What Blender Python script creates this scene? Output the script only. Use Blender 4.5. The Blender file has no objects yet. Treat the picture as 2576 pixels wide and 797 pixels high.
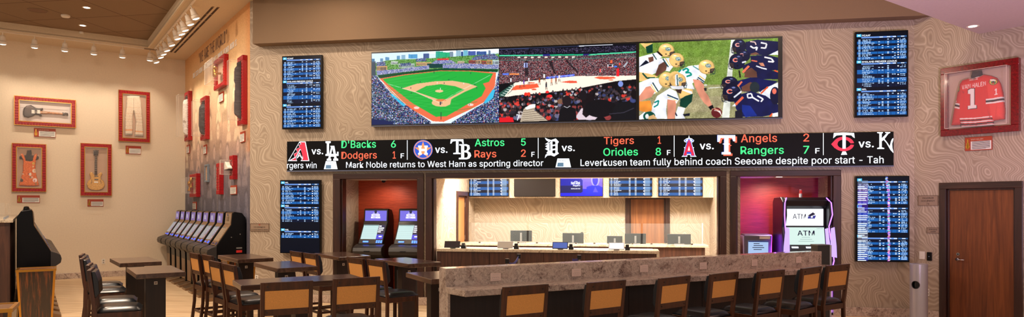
import bpy, bmesh, math, random
import numpy as np
from mathutils import Vector, Matrix
random.seed(7)
C = bpy.context.scene.collection
PI = math.pi
F, CX, HY, CH = 1700.0, 1288.0, 515.0, 1.9     # focal length and centre in pixels of a 2576 wide frame, eye height 1.9 m

def lin(c):
    return tuple(((x/255)/12.92 if x/255 <= .04045 else ((x/255+.055)/1.055)**2.4) for x in c[:3])
def ground(px, py, h):
    d = (CH-h)*F/(py-HY)
    return ((px-CX)/F*d, d)
class Wall:
    """a vertical plane: local x to the viewer's right, local y into the wall, z up"""
    def __init__(s, ox, oy, deg):
        s.o = Vector((ox, oy)); s.a = math.radians(deg)
        s.ex = Vector((math.cos(s.a), math.sin(s.a))); s.ey = Vector((-math.sin(s.a), math.cos(s.a)))
    def hit(s, px, py=HY, off=0.0):
        r = Vector(((px-CX)/F, 1.0))
        t = (s.o.dot(s.ey)-off)/r.dot(s.ey)
        return ((r*t-s.o).dot(s.ex), CH+(HY-py)/F*t)
    def w(s, x, y=0, z=0):
        p = s.o+s.ex*x+s.ey*y
        return (p.x, p.y, z)
    def loc(s, p):
        d = Vector(p)-s.o
        return (d.dot(s.ex), d.dot(s.ey))
TV = Wall(-5.198, 13.41, -9.4)
XR = TV.hit(2300)[0]
_c = TV.w(XR)
RW = Wall(_c[0], _c[1], -54.4)
MU = Wall(-9.157, 18.94, -54.4)
CR = Wall(-9.157, 18.94, 35.6)
XM = MU.loc((-5.198, 13.41))[0]
ZC = 5.94

# ------------------------------------------------------------------ materials
MATS = {}
def mat(name, col=(200,200,200), rough=.5, metal=0., emit=0., spec=.5, alpha=None, trans=0., bump=0.):
    if name in MATS: return MATS[name]
    m = bpy.data.materials.new(name); m.use_nodes = True
    b = m.node_tree.nodes['Principled BSDF']
    c = lin(col)+(1,)
    b.inputs['Base Color'].default_value = c
    b.inputs['Roughness'].default_value = rough
    b.inputs['Metallic'].default_value = metal
    b.inputs['Specular IOR Level'].default_value = spec
    if emit:
        b.inputs['Emission Color'].default_value = c; b.inputs['Emission Strength'].default_value = emit
        b.inputs['Base Color'].default_value = (0.01,0.01,0.01,1)
    if trans: b.inputs['Transmission Weight'].default_value = trans
    if alpha is not None: b.inputs['Alpha'].default_value = alpha
    MATS[name] = m
    return m
def nodes(name, **k):
    m = mat(name, **k); nt = m.node_tree
    return m, nt, nt.nodes['Principled BSDF']
def N(nt, typ, **k):
    n = nt.nodes.new(typ)
    for a, v in k.items():
        if a in n.inputs: n.inputs[a].default_value = v
        else: setattr(n, a, v)
    return n
def ramp(nt, fac, stops, interp='LINEAR'):
    r = nt.nodes.new('ShaderNodeValToRGB'); e = r.color_ramp.elements; r.color_ramp.interpolation = interp
    while len(e) < len(stops): e.new(.5)
    for i, (p, c) in enumerate(stops):
        e[i].position = p; e[i].color = lin(c)+(1,)
    nt.links.new(fac, r.inputs[0]); return r.outputs[0]
def coords(nt, scale=(1,1,1), rot=(0,0,0), loc=(0,0,0)):
    t = nt.nodes.new('ShaderNodeTexCoord'); mp = nt.nodes.new('ShaderNodeMapping')
    mp.inputs['Scale'].default_value = scale; mp.inputs['Rotation'].default_value = rot; mp.inputs['Location'].default_value = loc
    nt.links.new(t.outputs['Object'], mp.inputs[0]); return mp.outputs[0]
def math_(nt, op, a, b=None):
    n = nt.nodes.new('ShaderNodeMath'); n.operation = op
    for i, x in enumerate((a, b)):
        if x is None: continue
        if isinstance(x, (int, float)): n.inputs[i].default_value = x
        else: nt.links.new(x, n.inputs[i])
    return n.outputs[0]
def mix(nt, fac, a, b):
    n = nt.nodes.new('ShaderNodeMix'); n.data_type = 'RGBA'
    for s, x in ((0, fac), (6, a), (7, b)):
        if isinstance(x, (int, float)): n.inputs[s].default_value = x
        elif isinstance(x, tuple): n.inputs[s].default_value = lin(x)+(1,)
        else: nt.links.new(x, n.inputs[s])
    return n.outputs[2]
def bumpn(nt, h, b, strength=.2, dist=.01):
    n = nt.nodes.new('ShaderNodeBump'); n.inputs['Strength'].default_value = strength; n.inputs['Distance'].default_value = dist
    nt.links.new(h, n.inputs['Height']); nt.links.new(n.outputs[0], b.inputs['Normal'])

def wallpaper():
    m, nt, b = nodes('swirl_wallpaper', rough=.55)
    v = coords(nt, (1,1,1))
    w = N(nt, 'ShaderNodeTexNoise', Scale=1.35, Detail=1.8, Roughness=.4, Distortion=.5); nt.links.new(v, w.inputs['Vector'])
    vm = nt.nodes.new('ShaderNodeVectorMath'); vm.operation = 'MULTIPLY_ADD'
    nt.links.new(w.outputs['Color'], vm.inputs[0]); vm.inputs[1].default_value = (1.25,1.25,1.25); nt.links.new(v, vm.inputs[2])
    n = N(nt, 'ShaderNodeTexNoise', Scale=.9, Detail=1.2, Roughness=.36, Distortion=.6); nt.links.new(vm.outputs[0], n.inputs['Vector'])
    sp = nt.nodes.new('ShaderNodeSeparateXYZ'); nt.links.new(vm.outputs[0], sp.inputs[0])
    flow = math_(nt, 'ADD', math_(nt, 'MULTIPLY', sp.outputs[0], .62), math_(nt, 'MULTIPLY', sp.outputs[2], .36))
    fl = math_(nt, 'ADD', math_(nt, 'MULTIPLY', n.outputs['Fac'], .35), flow)
    s = math_(nt, 'SINE', math_(nt, 'MULTIPLY', fl, 205.0))
    s2 = math_(nt, 'SINE', math_(nt, 'MULTIPLY', fl, 61.0))
    a = math_(nt, 'ADD', math_(nt, 'MULTIPLY', s, .30), math_(nt, 'MULTIPLY', s2, .10))
    a = math_(nt, 'ADD', a, .5)
    c = ramp(nt, a, [(0.12,(158,140,120)),(.5,(174,156,135)),(.74,(180,163,142)),(.93,(202,187,167))])
    nt.links.new(c, b.inputs['Base Color']); return m
WP = wallpaper()
def wood(name, c1, c2, scale=8., axis='z', rough=.35, stretch=14., seam=None, dist=1.2, coat=0., mid=None):
    m, nt, b = nodes(name, rough=rough)
    sc = {'x':(1/stretch,1,1), 'y':(1,1/stretch,1), 'z':(1,1,1/stretch)}[axis]
    v = coords(nt, tuple(x*scale for x in sc))
    n = N(nt, 'ShaderNodeTexNoise', Scale=2.2, Detail=5., Roughness=.6, Distortion=dist); nt.links.new(v, n.inputs['Vector'])
    c = ramp(nt, n.outputs['Fac'], [(.28,c1),(.5,mid or tuple((p+q)/2 for p,q in zip(c1,c2))),(.72,c2)])
    nt.links.new(c, b.inputs['Base Color'])
    bumpn(nt, n.outputs['Fac'], b, .12, .004)
    if coat: b.inputs['Coat Weight'].default_value = coat; b.inputs['Coat Roughness'].default_value = .15
    return m
DARKW = wood('dark_walnut_trim', (44,24,18), (74,44,34), 6, 'z', .35)
DARKH = wood('dark_walnut_trim_level', (44,24,18), (74,44,34), 6, 'x', .35)
STOOLW = wood('stained_stool_wood', (50,26,14), (84,46,26), 9, 'z', .32)
TOPW = wood('dark_plank_top', (52,34,26), (104,76,60), 4, 'y', .22, 9, coat=.3)
DOORW = wood('walnut_door_veneer', (92,46,18), (142,80,36), 5, 'z', .35, 18, dist=2.0)
DOORL = wood('light_oak_veneer', (170,112,62), (196,140,86), 9, 'z', .4, 20, dist=.4)
CNTW = wood('dark_counter_veneer', (46,26,20), (92,58,42), 8, 'z', .4, 16)
CNTB = wood('black_brown_panel', (26,16,14), (44,28,24), 8, 'z', .4, 16)
ZEB = wood('zebrawood_veneer', (20,10,6), (136,70,28), 20, 'z', .25, 45, dist=.15, coat=.5, mid=(44,22,10))
def granite(name, base, dark, light, sc=1.):
    m, nt, b = nodes(name, rough=.15)
    v = coords(nt, (sc,sc,sc))
    n1 = N(nt, 'ShaderNodeTexNoise', Scale=3.2, Detail=6., Roughness=.6, Distortion=1.6); nt.links.new(v, n1.inputs['Vector'])
    n2 = N(nt, 'ShaderNodeTexNoise', Scale=32., Detail=5., Roughness=.75, Distortion=1.0); nt.links.new(v, n2.inputs['Vector'])
    n3 = N(nt, 'ShaderNodeTexNoise', Scale=7., Detail=3., Roughness=.6, Distortion=2.6); nt.links.new(v, n3.inputs['Vector'])
    body = ramp(nt, n1.outputs['Fac'], [(.3,base),(.5,light),(.7,tuple(int(x*.86) for x in base))])
    vein = math_(nt, 'ABSOLUTE', math_(nt, 'SUBTRACT', n3.outputs['Fac'], .5))
    vf = ramp(nt, vein, [(0,(255,255,255)),(.06,(0,0,0))])
    spk = ramp(nt, n2.outputs['Fac'], [(.53,(0,0,0)),(.62,(255,255,255))])
    patch = ramp(nt, n1.outputs['Fac'], [(.44,(40,40,40)),(.62,(255,255,255))])
    c = mix(nt, math_(nt, 'MULTIPLY', math_(nt, 'MULTIPLY', spk, patch), .95), body, dark)
    c = mix(nt, math_(nt, 'MULTIPLY', math_(nt, 'MULTIPLY', vf, n2.outputs['Fac']), .7), c, tuple(int(x*.8) for x in dark))
    nt.links.new(c, b.inputs['Base Color']); return m
GRAN = granite('pink_brown_granite', (176,148,134), (70,44,40), (206,186,170))
GRANL = granite('beige_granite', (190,172,146), (96,76,58), (212,198,174), 1.4)
def floorm():
    m, nt, b = nodes('striped_tan_plank_floor', rough=.5)
    v = coords(nt, (1,1,1), rot=(0,0,math.radians(9.4)))
    br = N(nt, 'ShaderNodeTexBrick', Scale=1.0); br.inputs['Brick Width'].default_value = 1.2; br.inputs['Row Height'].default_value = .16
    br.inputs['Mortar Size'].default_value = .003; br.inputs['Color1'].default_value = lin((226,198,158))+(1,); br.inputs['Color2'].default_value = lin((206,174,134))+(1,)
    br.inputs['Mortar'].default_value = lin((168,136,102))+(1,); nt.links.new(v, br.inputs['Vector'])
    mp = N(nt, 'ShaderNodeMapping'); mp.inputs['Scale'].default_value = (.30,9,1); nt.links.new(v, mp.inputs[0])
    n = N(nt, 'ShaderNodeTexNoise', Scale=2., Detail=4., Roughness=.65); nt.links.new(mp.outputs[0], n.inputs['Vector'])
    st = ramp(nt, n.outputs['Fac'], [(.32,(168,128,92)),(.46,(216,186,146)),(.66,(244,222,188))])
    nt.links.new(mix(nt, .75, br.outputs[0], st), b.inputs['Base Color']); return m
def plaster(name, col, sc=40, amt=.06, rough=.8):
    m, nt, b = nodes(name, rough=rough)
    v = coords(nt); n = N(nt, 'ShaderNodeTexNoise', Scale=sc, Detail=4., Roughness=.7); nt.links.new(v, n.inputs['Vector'])
    nt.links.new(ramp(nt, n.outputs['Fac'], [(.3,tuple(x*(1-amt) for x in col)),(.7,tuple(min(255,x*(1+amt)) for x in col))]), b.inputs['Base Color'])
    return m
CREAM = plaster('cream_wall_paint', (228,210,184), 30, .02)
CEILP = plaster('ceiling_paint', (216,198,168), 30, .02)
SOFF = plaster('tan_soffit_paint', (130,106,82), 120, .04)
SLAB = plaster('pale_soffit_paint', (206,186,186), 30, .02)
def redpaper(name, c1, c2):
    m, nt, b = nodes(name, rough=.5)
    v = coords(nt, (2.2,2.2,34)); n = N(nt, 'ShaderNodeTexNoise', Scale=1.6, Detail=5., Roughness=.7, Distortion=.8); nt.links.new(v, n.inputs['Vector'])
    nt.links.new(ramp(nt, n.outputs['Fac'], [(.3,c1),(.7,c2)]), b.inputs['Base Color']); return m
RED1 = redpaper('red_fibre_wallpaper', (150,46,24), (200,82,46))
def tilem():
    m, nt, b = nodes('acoustic_ceiling_tile', rough=.9)
    v = coords(nt, (1,1,1), rot=(0,0,math.radians(9.4)), loc=(0,0,0))
    br = N(nt, 'ShaderNodeTexBrick', Scale=1.0); br.offset = 0.0
    br.inputs['Brick Width'].default_value = 1.22; br.inputs['Row Height'].default_value = 1.22; br.inputs['Mortar Size'].default_value = .012
    br.inputs['Color1'].default_value = lin((142,116,86))+(1,); br.inputs['Color2'].default_value = lin((138,112,82))+(1,); br.inputs['Mortar'].default_value = lin((86,56,34))+(1,)
    nt.links.new(v, br.inputs['Vector'])
    n = N(nt, 'ShaderNodeTexNoise', Scale=60., Detail=3.); nt.links.new(coords(nt), n.inputs['Vector'])
    nt.links.new(mix(nt, math_(nt,'MULTIPLY',n.outputs['Fac'],.25), br.outputs[0], (120,88,60)), b.inputs['Base Color']); return m
TILE = tilem()
def attr_mat(name, emit=0., rough=.7):
    m, nt, b = nodes(name, rough=rough)
    a = nt.nodes.new('ShaderNodeAttribute'); a.attribute_name = 'Col'
    if emit:
        nt.links.new(a.outputs['Color'], b.inputs['Emission Color']); b.inputs['Emission Strength'].default_value = emit
        b.inputs['Base Color'].default_value = (.004,.004,.004,1); b.inputs['Roughness'].default_value = .3; b.inputs['Specular IOR Level'].default_value = .12
    else: nt.links.new(a.outputs['Color'], b.inputs['Base Color'])
    return m
PIX = attr_mat('lit_display_pixels', 1.3)
PIXW = attr_mat('wall_display_pixels', 1.25)
CLOTH = attr_mat('patterned_cloth', 0, .8)
LACQ = attr_mat('lacquered_wood_finish', 0, .25)
PRINT = attr_mat('printed_mural', 0, .6)
BLACK = mat('black_plastic', (16,16,18), .35)
BLACKG = mat('glossy_black', (8,7,9), .28, spec=.18)
DARKG = mat('dark_grey_plastic', (40,37,36), .4)
GREY = mat('grey_plastic', (112,110,108), .4)
LGREY = mat('light_grey_metal', (186,184,190), .3, .3)
WHITE = mat('white_plastic', (232,226,214), .45)
WHITEP = mat('white_lamp_housing', (236,226,210), .45)
CHROME = mat('brushed_chrome', (190,188,186), .22, 1.)
GOLD = mat('brushed_gold', (196,142,62), .28, 1.)
BRONZE = mat('bronze_metal', (150,122,94), .32, .75)
VINYL = mat('black_vinyl', (26,30,36), .28)
TANF = plaster('tan_upholstery', (216,152,78), 160, .08, .7)
LAMP = mat('lamp_lens', (255,244,224), emit=9.)
LAMPS = mat('downlight_lens', (255,246,228), emit=14.)
GLASS = mat('clear_glass', (200,214,214), .03, alpha=.045, spec=.5)
ACRY = mat('clear_acrylic', (250,244,238), .05, alpha=.045, spec=.6)
E_W = mat('lit_white', (255,255,255), emit=1.5)
E_BLUE = mat('lit_blue_button', (50,90,255), emit=7.)
E_PURP = mat('lit_violet_strip', (168,104,255), emit=3.4)
REDF = plaster('red_embossed_frame', (158,14,20), 60, .25, .3)
PAPER = mat('white_paper', (232,228,220), .7)
LABELR = mat('red_brown_label', (170,62,34), .5)
BRUSHP = mat('taupe_plate', (150,128,108), .4)
INK = mat('dark_ink', (46,36,32), .6)

GCH = "ABCDEFGHIJKLM"+"NOPQRSTUVWXYZ"+"abcdefghijklm"+"noprstuvwy"+"'.-0123456789"+'"' 
GD = [[189,[6,0,79,200,109,200,182,0,155,0,113,119,100,158,91,188,96,188,92,172,87,158,84,146,77,127,75,119,33,0],[43,56,43,78,145,78,145,56]],
[179,[24,0,24,200,95,200,108,199,119,197,129,193,138,188,150,174,156,157,157,147,155,132,145,116,124,105,124,103,143,97,149,92,158,80,162,72,164,63,164,44,161,35,157,26,152,19,144,12,135,7,125,3,112,1,97,0],[49,22,96,22,110,23,121,26,130,31,135,38,139,45,140,54,135,72,131,78,120,86,113,89,98,91,49,91],[49,112,94,112,113,116,119,120,127,128,132,140,131,155,128,162,123,169,116,174,106,177,94,178,49,178]],
[201,[105,-3,88,-1,73,3,59,10,47,19,36,31,27,45,21,62,17,80,16,100,17,120,21,138,27,155,36,169,47,181,59,190,73,197,88,201,105,203,125,201,142,195,151,190,158,185,165,179,171,172,176,164,184,147,186,137,161,137,159,144,135,172,124,177,112,179,105,179,93,178,82,175,72,170,63,163,55,154,49,143,44,130,42,116,41,100,42,84,44,69,49,57,56,46,63,37,72,30,82,25,93,22,105,21,112,21,135,28,161,63,186,63,184,53,176,36,171,28,165,21,158,15,143,5,125,-1]],
[197,[86,0,38,0,38,22,84,22,100,23,113,27,125,32,135,39,143,48,149,59,153,71,156,85,157,100,156,116,153,129,149,142,143,152,135,161,126,168,114,173,101,177,87,178,37,178,37,200,89,200,107,199,124,195,139,188,151,179,162,168,170,154,177,138,180,120,181,100,180,81,177,63,170,47,162,33,151,21,138,12,123,5,105,1],[49,200,49,0,24,0,24,200]],
[165,[24,0,24,200,146,200,146,178,49,178,49,112,140,112,140,90,49,90,49,22,148,22,148,0]],
[161,[24,0,24,200,145,200,145,178,49,178,49,109,136,109,136,87,49,87,49,0]],
[205,[106,-3,89,-1,73,3,59,10,46,19,36,31,27,45,21,62,17,80,16,100,17,120,21,138,27,155,36,169,46,181,59,190,72,197,88,201,104,203,124,201,134,198,151,190,159,184,177,164,184,147,186,137,160,137,145,164,130,174,118,178,111,179,104,179,93,178,82,175,72,170,63,163,55,154,49,143,44,130,42,116,41,100,42,84,44,70,49,57,56,46,63,37,72,30,83,25,94,22,106,21,116,22,126,24,136,28,144,33,156,48,160,58,162,68,163,80,171,78,111,78,111,101,188,101,188,79,187,63,183,49,177,36,169,24,160,15,148,7,135,2,121,-2]],
[203,[24,0,24,200,49,200,49,114,154,114,154,200,180,200,180,0,154,0,154,91,49,91,49,0]],
[118,[12,0,12,22,46,22,46,178,12,178,12,200,106,200,106,178,72,178,72,22,106,22,106,0]],
[156,[73,-3,56,-1,42,4,30,13,20,25,15,39,13,57,13,68,38,68,38,57,39,46,43,37,48,29,55,24,63,21,73,20,82,21,91,24,97,29,103,37,106,46,107,57,107,200,132,200,132,57,130,39,125,25,116,13,104,4,89,-1]],
[183,[24,0,24,200,49,200,49,0],[41,57,41,85,69,119,73,125,83,135,143,200,176,200,91,108,90,109],[146,0,74,102,90,122,176,0]],
[154,[24,0,24,200,49,200,49,22,142,22,142,0]],
[247,[24,0,24,200,60,200,109,74,112,67,126,19,121,19,127,37,128,43,139,74,187,200,223,200,223,0,198,0,199,145,199,180,202,180,179,114,134,0,112,0,67,114,49,167,46,173,44,180,47,180,48,146,48,0]],
[206,[24,0,24,200,54,200,135,72,163,22,159,21,158,28,158,43,157,49,157,200,182,200,182,0,152,0,79,114,54,158,48,167,42,178,47,178,47,169,48,160,48,143,49,136,49,0]],
[210,[105,-3,88,-1,73,3,59,10,47,19,36,31,27,45,21,62,17,80,16,100,17,120,21,138,27,155,36,169,47,181,59,190,73,197,88,201,105,203,122,201,137,197,151,190,163,181,174,169,182,155,189,138,193,120,194,100,193,80,189,62,182,45,174,31,163,19,151,10,137,3,122,-1],[105,21,117,22,127,25,137,30,146,37,154,46,161,57,165,69,168,84,169,100,168,116,165,131,161,143,154,154,146,163,137,170,127,175,117,178,105,179,93,178,83,175,72,170,63,163,56,154,49,143,44,131,42,116,41,100,42,84,44,69,49,57,56,46,63,37,72,30,83,25,93,22]],
[175,[24,0,24,200,92,200,107,199,120,196,131,192,140,185,147,178,153,169,157,159,160,148,161,137,160,125,157,114,153,104,147,95,140,88,131,81,120,77,107,74,92,73,43,73,43,95,91,95,101,96,110,98,117,101,123,105,131,115,135,129,135,144,131,158,127,164,123,168,117,172,110,175,101,177,91,178,49,178,49,0]],
[210,[105,-3,88,-1,73,3,59,10,47,19,36,31,27,45,21,62,17,80,16,100,17,120,21,138,27,155,36,169,47,181,59,190,73,197,88,201,105,203,122,201,137,197,151,190,163,181,174,169,182,155,189,138,193,120,194,100,193,80,189,62,182,45,174,31,163,19,151,10,137,3,122,-1],[105,21,117,22,127,25,137,30,146,37,154,46,161,57,165,69,168,84,169,100,168,116,165,131,161,143,154,154,146,163,137,170,127,175,117,178,105,179,93,178,83,175,72,170,63,163,56,154,49,143,44,131,42,116,41,100,42,84,44,69,49,57,56,46,63,37,72,30,83,25,93,22],[96,63,123,63,145,33,151,26,184,-19,158,-19]],
[177,[24,0,24,200,93,200,107,199,120,196,131,192,140,186,148,179,158,161,160,150,161,138,160,127,158,116,148,98,140,91,131,85,120,81,107,79,93,78,38,78,38,100,92,100,110,102,123,108,128,113,134,124,136,138,134,153,128,165,117,173,110,176,92,178,49,178,49,0],[139,0,90,90,119,90,168,0]],
[176,[74,-3,61,0,50,4,40,9,32,16,25,24,20,33,17,43,15,54,41,54,42,46,49,34,53,30,65,23,88,19,105,21,119,27,125,31,130,36,135,48,136,55,135,61,131,70,127,74,110,83,72,94,57,99,44,106,34,114,26,123,22,134,20,146,21,157,24,167,29,176,36,184,44,190,54,196,65,200,77,202,89,203,102,202,114,200,124,196,134,190,142,184,148,176,153,168,156,159,158,149,133,149,130,158,126,166,119,172,110,177,100,179,88,180,80,180,66,176,60,173,55,169,46,154,45,148,46,141,51,131,83,115,104,110,129,101,151,84,155,78,158,71,160,63,161,54,160,44,157,34,152,25,145,17,137,10,127,4,116,0,102,-3]],
[176,[12,178,12,200,164,200,164,178,101,178,101,0,76,0,76,178]],
[203,[102,-3,87,-2,73,1,61,6,50,13,41,21,33,31,28,43,25,55,24,68,24,200,49,200,49,70,50,61,52,52,55,44,60,37,66,32,74,27,82,23,91,21,102,20,112,21,122,23,130,27,143,37,148,44,152,52,154,61,154,200,180,200,180,68,179,55,175,43,170,31,163,21,154,13,143,6,131,1,117,-2]],
[189,[80,0,6,200,33,200,76,81,85,54,88,42,93,28,97,12,92,12,101,42,105,54,114,81,155,200,182,200,109,0]],
[270,[61,0,6,200,32,200,64,77,69,57,70,50,72,44,73,37,75,30,77,16,74,16,76,23,77,30,79,37,80,44,82,50,83,57,88,77,120,200,149,200,181,77,187,57,188,50,190,44,191,37,193,30,195,16,192,16,193,23,195,30,196,37,201,57,202,64,206,77,237,200,263,200,208,0,179,0,145,127,132,187,137,187,135,175,134,165,130,146,127,136,125,127,91,0]],
[186,[7,0,85,112,85,93,12,200,41,200,70,157,96,115,91,115,117,157,147,200,175,200,102,94,102,113,179,0,150,0,115,51,91,91,96,91,71,51,36,0]],
[186,[80,0,80,82,6,200,36,200,76,135,84,122,87,115,91,108,98,91,88,91,95,108,99,115,102,122,110,135,150,200,179,200,105,82,105,0]],
[172,[16,0,16,18,108,151,134,187,137,179,129,178,16,178,16,200,156,200,156,181,66,51,62,44,38,13,35,21,44,22,157,22,157,0]],
[153,[54,-3,45,-1,37,2,30,6,24,11,19,18,15,25,13,33,12,42,14,57,17,63,30,76,36,79,49,83,78,88,86,88,107,94,105,117,89,129,70,130,64,129,39,108,16,114,20,123,25,130,37,141,52,148,60,150,68,151,118,138,127,126,130,118,132,109,132,0,109,0,109,20,95,6,85,0,78,-2,71,-3],[75,18,83,20,90,23,100,31,104,37,108,48,108,75,38,51,36,41]],
[167,[90,-3,82,-3,68,1,44,23,44,0,21,0,21,200,45,200,45,126,67,147,81,151,90,151,102,150,113,147,123,142,132,135,139,126,145,115,150,103,153,89,153,59,150,46,145,33,139,23,132,14,123,6,113,1,102,-2],[87,18,95,19,103,22,110,26,116,31,124,46,127,55,129,74,127,94,121,110,116,117,110,122,103,126,95,129,87,130,78,129,70,127,63,123,53,111,49,103,46,95,44,74,46,54,49,45,53,37,58,31,70,22,78,19]],
[156,[81,-3,69,-2,57,1,46,6,36,14,28,23,22,33,17,46,14,59,13,74,14,89,17,102,22,114,28,125,36,134,46,141,57,147,69,150,81,151,89,151,96,150,109,146,120,140,130,132,134,127,142,109,119,103,81,130,72,129,64,126,57,122,51,116,46,109,40,93,38,84,38,64,40,55,46,38,57,26,64,22,72,19,120,46,143,40,138,28,126,12,109,2,96,-2,89,-3]],
[167,[77,-3,65,-2,54,1,44,6,35,14,28,23,21,33,17,46,14,59,13,74,14,89,17,103,22,115,28,126,35,135,44,142,54,147,65,150,77,151,86,151,99,147,122,126,122,200,146,200,146,0,123,0,123,23,99,1,85,-3],[80,18,89,19,97,22,109,31,114,37,118,45,122,64,123,74,122,85,118,103,114,111,104,123,97,127,89,129,80,130,72,129,64,126,57,122,51,117,46,110,40,94,38,85,38,64,40,55,46,38,51,31,57,26,64,22,72,19]],
[159,[83,-3,70,-2,57,1,46,6,36,14,28,23,22,33,17,45,14,59,13,73,14,88,17,102,22,114,28,125,36,134,45,141,56,147,68,150,81,151,89,151,112,144,126,134,136,120,140,111,143,101,145,89,146,76,146,67,29,67,29,87,133,87,122,79,120,98,117,106,109,119,97,127,89,129,81,130,72,129,64,127,47,113,43,106,40,99,38,91,38,59,40,50,43,42,53,29,59,24,67,21,75,19,95,19,109,25,120,41,143,36,141,28,132,15,119,5,103,-1,93,-3]],
[100,[32,0,32,178,34,185,47,201,53,204,67,208,95,205,89,184,70,186,65,184,61,181,58,177,56,171,56,0],[90,149,90,129,3,129,3,149]],
[167,[71,-59,53,-55,45,-52,38,-48,23,-33,20,-27,40,-16,61,-35,73,-38,81,-38,93,-37,103,-34,111,-30,117,-23,121,-14,122,-2,122,27,113,16,105,9,85,2,77,2,65,3,54,6,44,10,35,17,28,25,22,35,17,47,14,60,13,75,14,90,17,103,22,115,28,126,35,135,44,142,54,147,65,150,77,151,86,151,100,147,110,140,121,125,123,125,123,149,146,149,146,-3,145,-16,143,-26,138,-35,131,-43,123,-49,104,-57,93,-59],[81,23,89,24,97,26,104,30,109,34,114,40,118,48,121,56,123,76,121,95,118,104,110,118,104,123,97,127,89,129,81,130,72,129,64,126,57,122,51,117,46,111,40,95,38,86,38,66,40,56,43,48,51,35,57,30,64,26,72,24]],
[161,[45,0,21,0,21,200,45,200,45,113,40,113,45,125,52,135,60,142,69,147,79,150,89,151,99,150,108,148,116,145,123,140,129,134,134,126,138,117,140,106,140,0,116,0,116,92,115,103,112,112,107,120,101,125,92,128,83,129,76,129,63,125,53,117,47,105,45,97]],
[66,[21,0,21,149,45,149,45,0],[33,174,25,176,18,182,16,190,18,198,25,204,33,206,41,204,50,190,41,176]],
[66,[21,149,45,149,45,-12,43,-28,40,-36,36,-42,31,-47,19,-54,11,-56,-4,-56,-4,-34,7,-33,12,-31,16,-28,19,-24,21,-11],[33,174,24,176,18,182,16,190,18,198,24,204,33,206,41,204,50,190,41,176]],
[150,[21,0,21,200,45,200,45,0],[116,0,58,73,75,90,146,0],[43,54,43,83,47,83,112,149,142,149,72,78,70,78]],
[74,[44,0,36,3,29,8,24,15,22,23,21,33,21,200,45,200,47,24,67,21,71,1]],
[240,[21,0,21,149,44,149,44,116,42,116,52,136,62,145,86,152,96,151,105,147,113,142,119,134,123,126,126,116,123,116,125,123,128,129,143,144,157,150,172,152,180,151,188,149,195,146,202,142,208,136,213,129,216,121,218,111,219,100,219,0,195,0,195,100,194,110,191,117,186,123,179,127,172,129,165,130,152,128,147,126,139,119,132,103,132,0,108,0,108,102,107,110,104,117,93,127,86,129,78,130,67,128,57,123,49,114,45,101,45,0]],
[161,[45,0,21,0,21,149,44,149,44,113,40,113,45,125,52,135,60,142,69,147,79,150,89,151,99,150,108,148,116,145,123,140,129,134,134,126,138,117,140,106,140,0,116,0,116,92,115,103,112,112,107,120,101,125,92,128,83,129,76,129,63,125,53,117,47,105,45,97]],
[163,[81,-3,69,-2,57,1,46,6,36,14,28,23,22,33,17,46,14,59,13,74,14,89,17,102,22,114,28,125,36,134,46,141,57,147,69,150,81,151,95,150,107,147,117,141,127,134,135,125,141,114,146,102,149,89,150,74,149,59,146,46,141,33,135,23,127,14,117,6,107,1,95,-2],[81,18,91,19,99,22,106,26,117,38,121,46,125,64,126,74,125,83,121,101,117,109,112,116,106,122,99,126,91,129,81,130,72,129,64,126,57,122,51,116,46,109,40,93,38,84,38,64,40,55,46,38,57,26,64,22,72,19]],
[167,[21,-56,21,149,44,149,44,126,67,147,81,151,90,151,102,150,113,147,123,142,132,135,139,126,145,115,150,103,153,89,153,59,150,46,145,33,139,23,132,14,123,6,113,1,102,-2,90,-3,82,-3,68,1,45,23,45,-56],[87,18,95,19,103,22,110,26,116,31,124,46,127,55,129,74,127,94,121,110,116,117,110,122,103,126,95,129,87,130,78,129,70,127,63,123,53,111,49,103,46,95,44,74,46,54,49,45,53,37,58,31,70,22,78,19]],
[102,[21,0,21,149,44,149,44,126,45,126,49,133,54,139,60,144,67,148,75,151,96,151,96,127,75,128,63,124,57,120,49,111,45,100,45,0]],
[143,[62,-3,44,1,30,9,24,15,20,21,16,29,14,37,37,42,40,34,44,28,55,20,71,18,81,19,89,21,96,24,101,29,104,35,105,45,103,50,90,59,59,67,46,71,36,76,28,82,23,89,20,98,18,108,19,116,22,123,26,130,31,136,45,146,54,149,63,151,83,151,92,149,107,143,113,139,125,121,127,114,105,109,100,119,90,128,82,130,74,131,65,130,58,128,51,125,44,115,43,104,45,99,53,93,60,90,90,82,103,78,113,74,120,67,126,60,129,52,130,42,129,33,127,26,123,19,117,12,110,7,93,-1,83,-3]],
[89,[26,185,50,185,53,24,61,20,79,21,84,1,54,0,44,3,36,8,30,16,27,25,26,37],[80,149,80,129,3,129,3,149]],
[161,[72,-2,62,-1,53,1,45,4,38,9,32,15,27,23,21,43,21,149,45,149,45,57,46,46,49,37,54,29,61,24,69,21,79,20,86,20,98,24,108,33,114,45,116,52,116,149,140,149,140,0,117,0,117,36,121,36,116,24,109,14,101,7,92,2,82,-1]],
[153,[64,0,7,149,33,149,65,61,71,43,73,34,81,8,72,8,80,34,82,43,88,61,120,149,146,149,89,0]],
[223,[54,0,9,149,34,149,52,84,58,65,60,54,69,16,65,16,68,29,70,41,76,64,78,74,81,84,99,149,124,149,142,84,145,74,147,64,153,42,155,29,158,16,154,16,160,42,162,53,168,74,170,84,189,149,214,149,169,0,145,0,125,68,123,74,122,81,109,133,114,133,97,68,78,0]],
[153,[19,-54,24,-34,57,-20,64,-1,7,149,33,149,65,61,71,43,73,34,81,8,72,8,80,34,82,43,88,61,120,149,146,149,80,-23,77,-30,73,-37,65,-47,55,-53,43,-57]],
[81,[31,125,28,200,53,200,50,125]],
[74,[37,-2,25,3,19,16,25,29,33,34,42,34,50,29,55,21,55,11,50,3]],
[178,[132,96,132,74,45,74,45,96]],
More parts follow.
